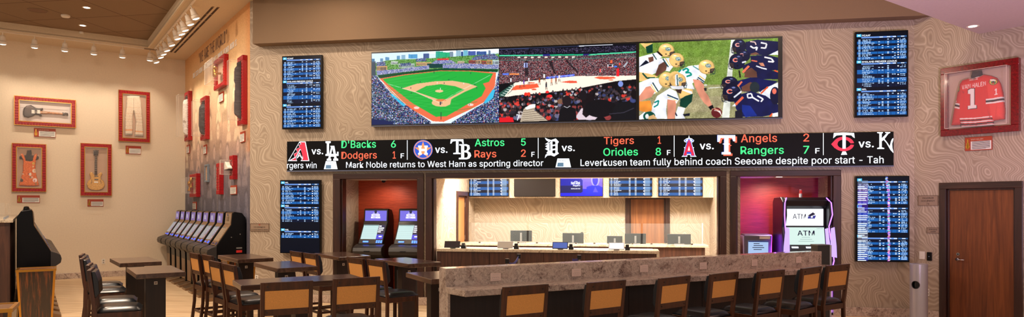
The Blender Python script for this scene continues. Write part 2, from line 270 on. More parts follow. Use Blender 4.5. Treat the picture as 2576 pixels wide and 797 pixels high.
[178,[89,-3,75,-1,62,3,51,9,41,19,33,30,27,45,22,61,20,79,19,100,20,120,23,139,27,155,34,169,42,181,51,190,62,197,75,201,89,203,103,201,116,197,127,190,137,181,145,169,151,155,156,139,158,120,159,100,158,79,156,61,151,45,145,30,137,19,127,9,116,3,103,-1],[89,19,98,21,107,24,114,29,120,36,126,45,130,57,133,69,135,84,135,116,133,131,130,143,126,155,120,164,114,171,107,176,98,180,89,181,80,180,71,176,64,171,58,164,53,155,48,143,45,131,43,100,45,69,48,57,53,45,58,36,64,29,71,24,80,21]],
[178,[108,200,108,0,83,0,83,176,82,176,34,141,34,168,78,200],[30,0,30,21,154,21,154,0]],
[178,[25,0,25,19,92,90,99,98,106,105,122,128,126,146,124,159,121,165,113,173,107,177,88,181,74,179,62,172,58,168,50,150,50,142,26,142,27,154,29,164,34,174,40,182,47,189,56,195,66,199,77,202,88,203,100,202,111,199,120,195,129,190,136,183,142,175,146,166,149,157,150,146,148,132,146,125,143,118,138,110,116,82,105,71,60,24,60,22,153,22,153,0]],
[178,[86,-3,74,-2,63,0,52,4,43,9,34,15,22,31,19,41,17,52,43,52,44,45,46,39,59,26,71,21,78,20,94,20,108,24,114,27,119,31,124,37,127,42,129,49,129,64,127,71,120,83,115,88,108,92,100,95,90,97,62,97,62,118,113,176,113,178,27,178,27,200,146,200,146,181,83,109,83,114,97,114,110,112,121,108,131,103,139,96,146,87,151,78,154,68,154,46,151,35,146,26,139,18,131,11,121,5,111,1,99,-2]],
[178,[16,41,16,62,97,200,122,200,43,65,43,64,162,64,162,41],[111,0,111,125,135,125,135,0]],
[178,[87,-3,75,-2,65,0,55,4,46,10,39,16,33,24,28,32,25,41,23,51,48,51,49,45,54,35,74,21,80,20,95,20,102,22,109,25,119,35,123,41,126,48,128,56,129,64,128,72,126,80,123,87,114,99,108,103,101,106,94,108,86,109,66,106,50,97,26,99,38,200,144,200,144,178,59,178,53,119,76,130,83,131,99,131,108,129,116,126,130,118,141,106,149,91,152,82,154,64,153,52,150,40,145,30,139,20,131,12,121,6,111,1,99,-2]],
[178,[89,-3,77,-2,66,1,56,6,47,12,39,20,33,29,29,40,26,51,25,64,26,73,28,83,31,94,37,105,44,119,54,134,99,200,127,200,59,103,72,119,104,123,115,120,124,116,133,110,140,103,150,85,152,74,153,62,152,50,149,39,145,29,138,20,131,12,122,6,112,1,101,-2],[89,19,96,20,103,22,110,25,120,34,124,40,128,54,129,62,128,70,124,84,120,90,110,99,103,102,96,104,82,104,75,102,68,99,58,90,54,84,51,77,49,62,51,47,54,40,58,34,68,25,75,22,82,20]],
[178,[38,0,127,176,127,178,24,178,24,200,154,200,154,176,65,0]],
[178,[89,-3,76,-2,53,4,36,16,29,24,24,33,21,43,20,53,21,61,23,69,29,84,34,90,46,99,53,102,60,104,60,105,51,108,43,114,36,121,32,130,29,139,28,150,29,159,31,168,36,177,42,184,49,191,57,196,67,200,78,202,89,203,100,202,111,200,120,196,129,191,136,184,142,177,147,168,149,159,150,150,149,139,146,130,141,121,135,114,127,108,118,105,118,104,125,102,132,99,144,90,152,77,155,69,157,61,158,53,157,43,154,33,149,24,142,16,125,4,102,-2],[89,19,105,21,118,27,123,31,127,36,132,48,132,62,127,74,117,84,111,88,97,92,81,92,67,88,60,84,51,74,46,62,45,54,51,36,55,31,60,27,73,21],[96,114,108,118,113,121,121,130,125,141,126,148,121,165,113,174,108,177,89,181,70,177,60,170,54,160,52,148,54,135,60,125,70,118,82,114]],
[178,[89,203,101,202,112,199,122,194,131,188,138,180,145,171,149,160,152,149,153,136,152,127,150,117,147,106,141,95,134,81,124,66,79,0,51,0,119,97,74,77,63,80,54,84,45,90,38,97,28,115,26,126,25,138,26,150,29,161,33,172,40,181,47,188,56,194,66,199,77,202],[89,181,82,180,75,178,68,175,58,166,54,160,50,146,49,138,50,130,54,116,58,110,68,101,75,98,82,96,96,96,103,98,110,101,120,110,124,116,128,130,129,138,128,146,124,160,120,166,110,175,103,178,96,180]],
[126,[76,125,73,200,98,200,96,125],[31,125,28,200,53,200,50,125]]]
# ------------------------------------------------------------------ mesh builder
class MB:
    def __init__(s, m=None): s.v=[]; s.f=[]; s.m=[]; s.cur=m; s.T=None
    def add(s, vs, fs, m=None):
        b = len(s.v)
        if s.T: vs = [tuple(s.T @ Vector(p)) for p in vs]
        s.v += [tuple(p) for p in vs]; s.f += [tuple(i+b for i in f) for f in fs]; s.m += [m or s.cur]*len(fs); return s
    def box(s, x0,x1,y0,y1,z0,z1, m=None):
        return s.hexa([(x0,y0,z0),(x1,y0,z0),(x1,y1,z0),(x0,y1,z0),(x0,y0,z1),(x1,y0,z1),(x1,y1,z1),(x0,y1,z1)], m)
    def hexa(s, p, m=None):
        return s.add(p, [(0,3,2,1),(4,5,6,7),(0,1,5,4),(1,2,6,5),(2,3,7,6),(3,0,4,7)], m)
    def prism(s, pts, a, b, axis='x', m=None):
        f = {'x': lambda p,t:(t,p[0],p[1]), 'y': lambda p,t:(p[0],t,p[1]), 'z': lambda p,t:(p[0],p[1],t)}[axis]
        n = len(pts); vs = [f(p,a) for p in pts]+[f(p,b) for p in pts]
        return s.add(vs, [tuple(range(n))[::-1], tuple(range(n,2*n))]+[(i,(i+1)%n,n+(i+1)%n,n+i) for i in range(n)], m)
    def cyl(s, p0, p1, r0, r1=None, n=16, m=None, cap=True):
        p0=Vector(p0); p1=Vector(p1); r1 = r0 if r1 is None else r1; d=(p1-p0).normalized()
        a = d.orthogonal().normalized(); c = d.cross(a)
        vs=[]
        for p, r in ((p0,r0),(p1,r1)):
            for i in range(n):
                t=2*PI*i/n; vs.append(tuple(p+(a*math.cos(t)+c*math.sin(t))*r))
        fs=[(i,(i+1)%n,n+(i+1)%n,n+i) for i in range(n)]
        if cap: fs += [tuple(range(n))[::-1], tuple(range(n,2*n))]
        return s.add(vs, fs, m)
    def tube(s, pts, r, n=8, m=None):
        for a, b in zip(pts, pts[1:]): s.cyl(a, b, r, None, n, m)
        return s
    def sphere(s, c, r, m=None, nu=16, nv=10, sc=(1,1,1)):
        vs=[]; fs=[]
        for j in range(nv+1):
            for i in range(nu):
                t=PI*j/nv; u=2*PI*i/nu
                vs.append((c[0]+r*sc[0]*math.sin(t)*math.cos(u), c[1]+r*sc[1]*math.sin(t)*math.sin(u), c[2]+r*sc[2]*math.cos(t)))
        for j in range(nv):
            for i in range(nu): fs.append((j*nu+i, j*nu+(i+1)%nu, (j+1)*nu+(i+1)%nu, (j+1)*nu+i))
        return s.add(vs, fs, m)
    def poly(s, pts, m=None): return s.add(pts, [tuple(range(len(pts)))], m)
    def flat(s, pts2, y, m=None, th=.003):
        return s.prism(pts2, y, y+th, 'y', m)
    def lathe(s, prof, c=(0,0,0), n=24, m=None):
        vs=[]; fs=[]
        for r, z in prof:
            for i in range(n): vs.append((c[0]+r*math.cos(2*PI*i/n), c[1]+r*math.sin(2*PI*i/n), c[2]+z))
        for j in range(len(prof)-1):
            for i in range(n): fs.append((j*n+i, j*n+(i+1)%n, (j+1)*n+(i+1)%n, (j+1)*n+i))
        return s.add(vs, fs, m)
    def text(s, txt, x0, x1, z0, cap, y, m=None, bold=0.0, mode='fit', anchor='l'):
        """lettering in the local x-z plane; x0..x1 ink extent, z0 baseline, cap = capital height"""
        vs, fs = glyphs(txt, bold)
        if not vs: return s
        xs=[p[0] for p in vs]; a=min(xs); b=max(xs); sz=cap
        sx = (x1-x0)/(b-a) if mode=='fit' else sz
        if mode!='fit' and anchor=='c': x0 = (x0+x1)/2-(b-a)*sx/2
        return s.add([(x0+(p[0]-a)*sx, y, z0+p[1]*sz) for p in vs], fs, m)
    def build(s, name, parent=None, loc=None, rot=0., bevel=0., smooth=False, seg=2, recalc=True):
        me = bpy.data.meshes.new(name); me.from_pydata(s.v, [], s.f)
        ms = []
        for q in s.m:
            if q not in ms: ms.append(q)
        for q in ms: me.materials.append(q)
        me.polygons.foreach_set('material_index', [ms.index(q) for q in s.m])
        if recalc:
            bm = bmesh.new(); bm.from_mesh(me); bmesh.ops.recalc_face_normals(bm, faces=bm.faces); bm.to_mesh(me); bm.free()
        if smooth: me.polygons.foreach_set('use_smooth', [True]*len(me.polygons))
        return link(name, me, parent, loc, rot, bevel, seg)
def link(name, me, parent=None, loc=None, rot=0., bevel=0., seg=2):
    o = bpy.data.objects.new(name, me); C.objects.link(o)
    if parent: o.parent = parent
    if loc is not None: o.location = loc
    if rot: o.rotation_euler = (0,0,rot)
    if bevel:
        b = o.modifiers.new('bevel','BEVEL'); b.width = bevel; b.segments = seg; b.limit_method = 'ANGLE'; b.angle_limit = math.radians(40)
        b.harden_normals = False
    return o
GL = {}
def glyph(ch):
    """outline of one grotesque letter, units of the capital height"""
    if ch not in GL:
        g = GD[GCH.index(ch)]
        cu = bpy.data.curves.new('letter','CURVE'); cu.dimensions = '2D'; cu.fill_mode = 'BOTH'
        for l in g[1:]:
            sp = cu.splines.new('POLY'); sp.points.add(len(l)//2-1); sp.use_cyclic_u = True
            for k in range(len(l)//2): sp.points[k].co = (l[2*k]/200, l[2*k+1]/200, 0, 1)
        ob = bpy.data.objects.new('letter', cu); m = bpy.data.meshes.new_from_object(ob)
        GL[ch] = (g[0]/200, [(v.co.x, v.co.y) for v in m.vertices], [tuple(p.vertices) for p in m.polygons])
        bpy.data.objects.remove(ob); bpy.data.curves.remove(cu); bpy.data.meshes.remove(m)
    return GL[ch]
def glyphs(txt, bold):
    V=[]; Fc=[]; x=0; k=bold*1.1
    for ch in txt:
        if ch==' ': x+=.38; continue
        a,v,f=glyph(ch)
        for dx,dz in (((0,0),) if k==0 else ((-k,0),(k,0),(0,k*.6),(0,-k*.6))):
            b=len(V); V+=[(x+p[0]+dx,p[1]+dz) for p in v]; Fc+=[tuple(i+b for i in t) for t in f]
        x+=a+k
    return V, Fc
def tag(o, label, cat, group=None, kind=None):
    o['label'] = label; o['category'] = cat
    if group: o['group'] = group
    if kind: o['kind'] = kind
    return o
def thing(name, label, cat, loc=(0,0,0), rot=0., group=None):
    o = bpy.data.objects.new(name, None); C.objects.link(o); o.empty_display_size = .1
    o.location = loc; o.rotation_euler = (0,0,rot); return tag(o, label, cat, group)
def struct(o, label=None):
    o['kind'] = 'structure'
    if label: o['label'] = label
    return o
def dup(root, loc, rot, label, group=None):
    r = root.copy(); C.objects.link(r); r.location = loc; r.rotation_euler = (0,0,rot); r['label'] = label
    if group: r['group'] = group
    for ch in list(root.children):
        c = ch.copy(); C.objects.link(c); c.parent = r
        for g in list(ch.children):
            d = g.copy(); C.objects.link(d); d.parent = c
    return r

# ------------------------------------------------------------------ little rasteriser for what the displays show and for printed cloth
class Canvas:
    def __init__(s, w, h, col=(0,0,0), quad=None):
        s.w=w; s.h=h; s.a=np.zeros((h,w,3)); s.a[:]=col; s.k=np.ones((h,w),bool)
        s.X, s.Y = np.meshgrid(np.arange(w)+.5, np.arange(h)+.5); s.q=quad
    def uv(s, p):
        if s.q is None: return p
        (xl,t0),(xr,t1),(_,b1),(_,b0) = s.q
        u=(p[0]-xl)/(xr-xl); t=t0+(t1-t0)*u; b=b0+(b1-b0)*u
        return (u*s.w, (p[1]-t)/(b-t)*s.h)
    def mask(s, pts):
        P=[s.uv(p) for p in pts]; m=np.zeros((s.h,s.w),bool); n=len(P)
        for i in range(n):
            (x0,y0),(x1,y1)=P[i],P[(i+1)%n]
            if y0==y1: continue
            c=((y0>s.Y)!=(y1>s.Y)) & (s.X < (x1-x0)*(s.Y-y0)/(y1-y0)+x0)
            m ^= c
        return m
    def emask(s, cx, cy, rx, ry, rot=0):
        return s.mask([(cx+rx*math.cos(t)*math.cos(rot)-ry*math.sin(t)*math.sin(rot), cy+rx*math.cos(t)*math.sin(rot)+ry*math.sin(t)*math.cos(rot)) for t in np.linspace(0,2*PI,28)[:-1]])
    def put(s, m, col, al=1.):
        s.a[m] = s.a[m]*(1-al)+np.array(col,float)*al; return s
    def poly(s, pts, col, al=1.): return s.put(s.mask(pts), col, al)
    def ell(s, cx, cy, rx, ry, col, rot=0, al=1.): return s.put(s.emask(cx,cy,rx,ry,rot), col, al)
    def line(s, pts, w, col, al=1.):
        m=np.zeros((s.h,s.w),bool)
        for a,b in zip(pts,pts[1:]):
            dx,dy=b[0]-a[0],b[1]-a[1]; L=math.hypot(dx,dy) or 1; nx,ny=-dy/L*w/2,dx/L*w/2
            m|=s.mask([(a[0]+nx,a[1]+ny),(b[0]+nx,b[1]+ny),(b[0]-nx,b[1]-ny),(a[0]-nx,a[1]-ny)])
        return s.put(m,col,al)
    def noise(s, m, pal, dens=1., cell=1):
        h=(s.h+cell-1)//cell; w=(s.w+cell-1)//cell
        idx=R.integers(0,len(pal),(h,w)); sel=R.random((h,w))<dens
        idx=np.kron(idx,np.ones((cell,cell),int))[:s.h,:s.w]; sel=np.kron(sel,np.ones((cell,cell),int)).astype(bool)[:s.h,:s.w]
        mm=m&sel; s.a[mm]=np.array(pal,float)[idx[mm]]; return s
    def grain(s, m, amt, cell=1):
        h=(s.h+cell-1)//cell; w=(s.w+cell-1)//cell
        g=np.kron(R.normal(0,amt,(h,w)),np.ones((cell,cell)))[:s.h,:s.w,None]
        s.a[m]=(s.a+g)[m]; return s
    def blur(s, n=1):
        for _ in range(n):
            p=np.pad(s.a,((1,1),(1,1),(0,0)),'edge')
            s.a=(p[1:-1,1:-1]*2+p[:-2,1:-1]+p[2:,1:-1]+p[1:-1,:-2]+p[1:-1,2:])/6
        return s
    def mesh(s, name, x0, x1, z0, z1, y, material, relief=None):
        h,w=s.h,s.w; xs=np.linspace(x0,x1,w+1); zs=np.linspace(z1,z0,h+1)
        gx,gz=np.meshgrid(xs,zs); gy=np.full_like(gx,y)
        if relief is not None: gy=gy-relief
        co=np.stack([gx,gy,gz],-1).reshape(-1,3)
        i=np.arange(h*w).reshape(h,w); r,c=np.divmod(np.arange(h*w),w); b=r*(w+1)+c
        q=np.stack([b,b+w+1,b+w+2,b+1],-1); keep=s.k.reshape(-1); q=q[keep]
        cols=np.clip(s.a,0,255)/255.; cols=np.where(cols<=.04045,cols/12.92,((cols+.055)/1.055)**2.4).reshape(-1,3)[keep]
        if relief is not None:                                   # close the back so that the piece has thickness
            nb=co.copy(); nb[:,1]=y+.004; k2=s.k; base=len(co); co=np.concatenate([co,nb])
            ext=[]; ec=[]; kp=np.pad(k2,1)
            cc=np.clip(s.a,0,255)/255.; cc=np.where(cc<=.04045,cc/12.92,((cc+.055)/1.055)**2.4)
            for (dr,dc,va,vb) in ((-1,0,0,1),(1,0,w+2,w+1),(0,-1,w+1,0),(0,1,1,w+2)):
                e=k2 & ~kp[1+dr:1+dr+h,1+dc:1+dc+w]; rr,c2=np.nonzero(e); bb=rr*(w+1)+c2
                ext.append(np.stack([bb+va,bb+vb,bb+vb+base,bb+va+base],-1)); ec.append(cc[rr,c2])
            q=np.concatenate([q]+ext); cols=np.concatenate([cols]+ec)
        me=bpy.data.meshes.new(name); me.vertices.add(len(co)); me.vertices.foreach_set('co',co.reshape(-1))
        me.loops.add(len(q)*4); me.loops.foreach_set('vertex_index',q.reshape(-1).astype(np.int32))
        me.polygons.add(len(q)); me.polygons.foreach_set('loop_start',np.arange(len(q))*4)
        me.update(calc_edges=True)
        at=me.color_attributes.new('Col','FLOAT_COLOR','CORNER')
        rgba=np.concatenate([np.repeat(cols,4,0),np.ones((len(q)*4,1))],1); at.data.foreach_set('color',rgba.reshape(-1))
        me.materials.append(material)
        if relief is not None: me.polygons.foreach_set('use_smooth',[True]*len(me.polygons))
        me.validate(); return me
    def height(s, rise, steps, k=None):
        """rounded relief of the kept area, on the grid's corners"""
        m=s.k.copy() if k is None else k.copy(); d=np.zeros((s.h,s.w))
        for _ in range(steps):
            d+=m; p=np.pad(m,1); m=m&p[:-2,1:-1]&p[2:,1:-1]&p[1:-1,:-2]&p[1:-1,2:]
        d=np.sqrt(1-(1-d/steps)**2)*rise
        p=np.pad(d,1); return (p[:-1,:-1]+p[1:,:-1]+p[:-1,1:]+p[1:,1:])/4
R = np.random.default_rng(5)
# ================================================================== the setting
def X(px): return TV.hit(px)[0]
def Zt(px, py, off=0): return TV.hit(px, py, off)[1]
struct(MB(floorm()).box(-18,13,-3,21,-.1,0).build('floor'))
# the back wall that carries the displays, with its three openings
OP = [(839,857,1052,1066.5),(1071.5,1087,1811,1827),(1836,1852,2095,2115)]
HT = 2.40
b = MB(WP); x = 0.
for o in OP:
    b.box(x, X(o[0])+.03, 0,.15, 0,6.6); b.box(X(o[0])+.03, X(o[3])-.03, 0,.15, HT+.06,6.6); x = X(o[3])-.03
b.box(x, XR, 0,.15, 0,6.6)
TVR = TV.a
struct(b.build('wall_back', loc=TV.w(0), rot=TVR))
t = 0
for i, o in enumerate(OP):
    a0,a1,a2,a3 = [X(q) for q in o]
    m = MB(DARKW); m.box(a0,a1,-.035,.2,.15,HT); m.box(a2,a3,-.035,.2,.15,HT)
    m.box(a0,a3,-.035,.2,HT,HT+.1, DARKH)
    m.box(a1,a1+.03,.02,.2,.0,HT); m.box(a2-.03,a2,.02,.2,.0,HT)
    struct(m.build('trim_%d' % (i+1), loc=TV.w(0), rot=TVR, bevel=.006))
# granite skirting
b = MB(GRAN)
segs = [(0,X(839)),(X(839),X(857)),(X(1052),X(1087)),(X(1811),X(1852)),(X(2095),XR-.01)]
for p,q in segs: b.box(p,q,-.045,.0,0,.15)
struct(b.build('baseboard_back', loc=TV.w(0), rot=TVR, bevel=.004))
# alcoves
def alcove(name, i, red, depth, side):
    a = X(OP[i][1]); c = X(OP[i][2])
    struct(MB(red).box(a-.02,c+.02,.2+depth-.2,.2+depth-.1,0,HT+.1).build('wall_%s_back' % name, loc=TV.w(0), rot=TVR))
    b = MB(side); b.box(a-.12,a-.002,.15,depth,0,HT+.05); b.box(c+.002,c+.12,.15,depth,0,HT+.05)
    struct(b.build('wall_%s_sides' % name, loc=TV.w(0), rot=TVR))
    struct(MB(CEILP).box(a-.02,c+.02,.15,depth,HT,HT+.06).build('ceiling_%s' % name, loc=TV.w(0), rot=TVR))
alcove('kiosk_alcove', 0, RED1, .90, WP)
alcove('cash_alcove', 2, redpaper('crimson_fibre_wallpaper', (120,22,30), (172,44,48)), .90, WP)
# the cashier room behind the middle opening
a, c = X(1087), X(1811)+.27
DB = 3.7
b = MB(WP)
b.box(a-.12,a,.2,1.86,0,3.05); b.box(a-.12,a,2.96,DB,0,3.05); b.box(a-.12,a,1.86,2.96,2.16,3.05)
struct(b.build('wall_cashier_left', loc=TV.w(0), rot=TVR))
struct(MB(WP).box(c,c+.1,.15,DB,0,3.05).build('wall_cashier_right', loc=TV.w(0), rot=TVR))
bd0, bd1 = TV.hit(1573,515,-DB)[0], TV.hit(1685,515,-DB)[0]
b = MB(WP); b.box(a-.1,bd0,DB,DB+.1,0,3.05); b.box(bd1,c+.1,DB,DB+.1,0,3.05); b.box(bd0,bd1,DB,DB+.1,2.16,3.05)
struct(b.build('wall_cashier_back', loc=TV.w(0), rot=TVR))
b = MB(WP); b.box(a,c,3.0,DB,2.06,3.0)
struct(b.build('wall_cashier_bulkhead', loc=TV.w(0), rot=TVR))
struct(MB(CEILP).box(a-.1,c+.1,.15,DB,3.0,3.08).build('ceiling_cashier', loc=TV.w(0), rot=TVR))
struct(MB(CEILP).box(a,c,.15,.95,HT+.02,3.0).build('ceiling_header', loc=TV.w(0), rot=TVR))
# doors of the cashier room
def door(n, leafm, W, x0,x1,z1, y, fr, rot, side=None):
    """frame, leaf and lever of a door standing in a wall; x0..x1 outer frame, wall-local"""
    d = MB(leafm).box(x0+fr,x1-fr,y+.05,y+.09,.01,z1-fr).build('door_%d' % n, loc=W.w(0), rot=rot, bevel=.003)
    d['kind'] = 'structure'
    f = MB(DARKW); f.box(x0,x0+fr,y-.03,y+.13,0,z1-fr); f.box(x1-fr,x1,y-.03,y+.13,0,z1-fr); f.box(x0,x1,y-.03,y+.13,z1-fr,z1,DARKH)
    f.box(x0+fr,x0+fr+.03,y+.02,y+.13,0,z1-fr); f.box(x1-fr-.03,x1-fr,y+.02,y+.13,0,z1-fr); f.box(x0+fr,x1-fr,y+.02,y+.13,z1-fr-.03,z1-fr)
    f.build('door_frame', d, bevel=.005)
    return d
DOORB = wood('brown_cashier_door_veneer', (112,66,34), (156,100,56), 5, 'z', .4, 18)
door(1, DOORB, TV, bd0, bd1, 2.16, DB-.0, .10, TVR)
# the oak door stands open-edge in the left side wall: local frame turned a quarter
SW = Wall(*TV.w(a,0)[:2], -9.4+90)      # x runs into the room, y to the viewer's left
d = door(2, DOORL, SW, 1.86, 2.96, 2.20, 0.0, .10, SW.a)
h = MB(CHROME); [h.cyl((2.84,.035,z),(2.84,.035,z+.1),.012) for z in (.3,1.1,1.85)]; h.build('hinge', d)

# right-hand wall with its walnut door
dl, dr = RW.hit(2364)[0], RW.hit(2574)[0]; zt = RW.hit(2366,460)[1]
b = MB(WP); b.box(0,dl+.02,0,.15,0,6.6); b.box(dr-.02,7.5,0,.15,0,6.6); b.box(dl+.02,dr-.02,0,.15,zt-.02,6.6)
struct(b.build('wall_right', loc=RW.w(0), rot=RW.a))
b = MB(GRAN); b.box(.02,dl,-.02,0,0,.15); b.box(dr,7.5,-.02,0,0,.15); struct(b.build('baseboard_right', loc=RW.w(0), rot=RW.a, bevel=.004))
d = door(3, DOORW, RW, dl, dr, zt, 0.0, .10, RW.a)
hx, hz = RW.hit(2411,652,-.05)
h = MB(CHROME); h.cyl((hx,.05,hz),(hx,.0,hz),.026); h.cyl((hx,-.0,hz),(hx,-.045,hz),.010); h.cyl((hx-.008,-.045,hz),(hx+.12,-.045,hz),.010)
h.build('lever_handle', d, smooth=True, recalc=True)
h = MB(CHROME); h.cyl((hx,.05,hz+.085),(hx,.03,hz+.085),.024); h.cyl((hx,.03,hz+.085),(hx,.02,hz+.085),.012,m=DARKG); h.build('lock_cylinder', d)

# left part: mural wall, cream wall, ceiling ring with recessed tile field
b = MB(CREAM).box(-14,.0,0,.15,0,6.6); struct(b.build('wall_left', loc=CR.w(0), rot=CR.a))
b = MB(CREAM); b.box(0,XM,0.,.15,0,6.6); struct(b.build('wall_mural', loc=MU.w(0), rot=MU.a))
b = MB(GRAN); b.box(-14,-.02,-.02,0,0,.15)
struct(b.build('baseboard_left', loc=CR.w(0), rot=CR.a, bevel=.004))
b = MB(GRAN); b.box(0,XM,-.02,0,0,.15); struct(b.build('baseboard_mural', loc=MU.w(0), rot=MU.a))
# ceiling in MU axes: x along the mural towards the viewer, -y away from it
UB, VB = 1.10, 1.28
b = MB(CEILP)
b.box(-.1,VB, -15,.2, ZC,ZC+.9); b.box(VB,13, -UB,.2, ZC,ZC+.9)
b.box(VB,13, -15,-9.5, ZC,ZC+.9)
struct(b.build('ceiling_border', loc=MU.w(0), rot=MU.a))
b = MB(CEILP); b.box(VB-.05,VB,-9.5,-UB,ZC-.035,ZC+.03); b.box(VB,13,-UB,-UB+.05,ZC-.035,ZC+.03)
struct(b.build('trim_4', loc=MU.w(0), rot=MU.a, bevel=.01))
struct(MB(TILE).box(-19,2,4,21,ZC+.165,ZC+.2).build('ceiling_tiles', loc=(0,0,0)))
# tan soffit over the display wall and the high ceiling
xs = TV.hit(636,515,.25)[0]; ZS = 5.028
b = MB(SOFF).prism([(xs,-.25),(XR+.25,-.25),(XR,0),(xs,0)], ZS,6.6,'z'); struct(b.build('trim_soffit', loc=TV.w(0), rot=TVR))
b = MB(CEILP).box(-6,14,2.5,16.5,6.6,6.7); struct(b.build('ceiling'))
xa = RW.hit(2462)[0]; ZSL = 4.594
struct(MB(SLAB).box(xa,8,-9,0,ZSL,ZSL+.35).build('ceiling_slab', loc=RW.w(0), rot=RW.a))
# linear air slots beside the mural
for k, (p, q) in enumerate((((435,137),(523,15)),((441,138),(541,17)))):
    def cp(px,py):
        dd=(ZC-CH)*F/(HY-py); return MU.loc(((px-CX)/F*dd,dd))
    A,B_ = cp(*p),cp(*q); y=(A[1]+B_[1])/2
    A=(.95,y);
    o = thing('air_slot', ['dark linear air slot in the ceiling, the one farther from the mural','dark linear air slot in the ceiling, the one nearer the mural'][k], 'vent', MU.w(0,0,0), MU.a, 'linear ceiling air slots')
    MB(mat('slot_dark',(60,38,24),.7)).box(A[0],B_[0],y-.022,y+.022,ZC-.004,ZC+.03).build('slot', o)
    m = MB(BRONZE); n=8
    for i in range(n+1):
        xx=A[0]+(B_[0]-A[0])*i/n; m.box(xx-.02,xx+.02,y-.022,y+.022,ZC-.008,ZC)
    m.build('bridge', o)
# slot parallel to the cream wall
o = thing('air_slot','dark linear air slot in the ceiling along the cream wall','vent', MU.w(0,0,0), MU.a,'linear ceiling air slots')
m = MB(mat('slot_dark')); m.box(.93,.965,-9,-.62,ZC-.004,ZC+.01); m.box(1.02,1.055,-9,-.62,ZC-.004,ZC+.01); m.build('slot', o)
# ================================================================== displays on the back wall
def tvbox(name, label, cat, px0,px1,py0,py1, off, group=None, th=None, refx=None):
    """a flat display hung on the back wall: returns its empty, and a px->local function"""
    r = (px0+px1)/2 if refx is None else refx
    x0,_ = TV.hit(px0,515,off); x1,_ = TV.hit(px1,515,off)
    z1 = TV.hit(r,py0,off)[1]; z0 = TV.hit(r,py1,off)[1]
    o = thing(name, label, cat, TV.w((x0+x1)/2,-off,z0), TVR, group)
    xm = (x0+x1)/2
    L = lambda px,py: (TV.hit(px,py,off)[0]-xm, TV.hit(px,py,off)[1]-z0)
    return o, L, (x1-x0)/2, z1-z0
# ---- big video wall
o, L, hw, hh = tvbox('video_wall', 'huge black-framed LED video wall showing baseball, basketball and football', 'video wall', 934,1968.5,131,317,.10, refx=935)
MB(BLACK).box(-hw,hw,.0,.095,0,hh).build('cabinet', o)
MB(mat('blue_grey_edge',(96,104,130),.3)).box(-hw,hw,-.006,.02,-.012,.004).build('bottom_edge', o)
def crowdpal(): return [(40,60,150),(60,80,180),(200,205,215),(235,235,240),(30,40,90),(120,130,170),(20,30,40),(180,60,60),(150,170,200),(40,90,80)]
# baseball
q=[(15,150),(1080,110),(1080,725),(12,742)]
c = Canvas(440,246,(214,232,242),q); full=np.ones((c.h,c.w),bool)
c.poly([(12,60),(1090,60),(1090,190),(12,215)],(206,226,240)); c.poly([(500,100),(1090,90),(1090,140),(500,150)],(236,242,246))
bl=[(88,190,112,216,(90,130,165)),(130,180,165,206,(80,130,170)),(230,168,258,205,(90,140,175)),(270,162,304,205,(120,160,185)),(330,156,405,190,(70,140,190)),(455,150,503,192,(60,80,130)),(560,132,620,190,(40,150,130)),(590,140,676,190,(30,160,110)),(676,135,706,190,(110,130,150)),(728,124,768,182,(130,165,185)),(770,134,788,182,(40,70,130)),(790,122,826,178,(100,165,190)),(828,130,892,178,(60,80,150)),(898,132,978,172,(50,80,140)),(995,124,1012,160,(90,110,140)),(15,192,38,215,(60,110,150))]
for a,t,b_,u,k in bl:
    c.poly([(a,t),(b_,t),(b_,u),(a,u)],k); 
    for xx in range(a+3,b_-2,7): c.line([(xx,t+4),(xx,u)],2,tuple(min(255,v+50) for v in k),.6)
c.poly([(40,232),(150,205),(560,185),(1090,150),(1090,300),(40,330)],(90,140,70)); c.grain(c.mask([(40,232),(150,205),(560,185),(1090,150),(1090,300),(40,330)]),26,2)
for a,t,b_,u,k in [(55,252,147,292,(196,150,104)),(245,232,380,268,(170,190,180)),(395,222,520,250,(200,160,112)),(15,215,50,335,(70,90,110)),(740,214,800,236,(196,170,150)),(832,206,890,236,(150,70,60)),(890,200,935,238,(190,150,110)),(936,208,980,240,(160,80,60)),(982,204,1026,240,(190,140,90)),(1028,205,1080,245,(190,205,210)),(180,214,240,240,(200,210,200))]:
    c.poly([(a,t),(b_,t),(b_,u),(a,u)],k)
    for xx in range(a+5,b_-4,12): c.poly([(xx,t+10),(xx+6,t+10),(xx+6,u-6),(xx,u-6)],(50,60,70))
for P in ([(55,222),(130,215),(135,252),(55,256)],[(390,195),(470,184),(486,212),(396,218)],[(260,230),(350,226),(352,250),(262,252)],[(860,190),(900,168),(985,158),(1000,196),(860,206)],[(985,160),(1040,150),(1078,180),(1078,200),(990,200)]):
    c.poly(P,(40,70,120)); c.noise(c.mask(P),crowdpal(),.7)
c.poly([(490,232),(620,228),(622,268),(492,270)],(20,60,60))
c.poly([(572,192),(668,190),(668,202),(572,204)],(220,50,50))
for P in ([(520,234),(560,205),(690,203),(735,232),(620,236)],[(55,292),(240,278),(505,246),(505,280),(300,302),(60,330)],[(618,240),(800,232),(940,236),(940,276),(618,272)],[(940,238),(1080,244),(1080,280),(940,276)]):
    c.poly(P,(110,110,150)); c.noise(c.mask(P),crowdpal()[:6]+[(230,200,200)],.85)
c.poly([(55,330),(300,304),(505,282),(620,272),(860,276),(1078,282),(1078,306),(800,292),(600,290),(300,322),(90,356),(60,350)],(14,70,40))
c.poly([(80,358),(300,322),(600,291),(850,293),(1058,308),(1048,420),(990,540),(860,610),(620,722),(540,716),(330,600),(180,470)],(226,106,70))
c.poly([(108,362),(300,330),(600,296),(850,299),(1032,318),(1000,386),(950,400),(972,440),(940,505),(650,672),(560,676),(360,560),(200,436),(150,400)],(34,168,60))
for i in range(11):
    c.line([(130+i*8,380+i*17),(560+i*24,300+i*34)],7,(66,190,80),.35)
for i in range(8): c.line([(240+i*44,480+i*24),(700+i*34,300+i*42)],8,(20,150,50),.35)
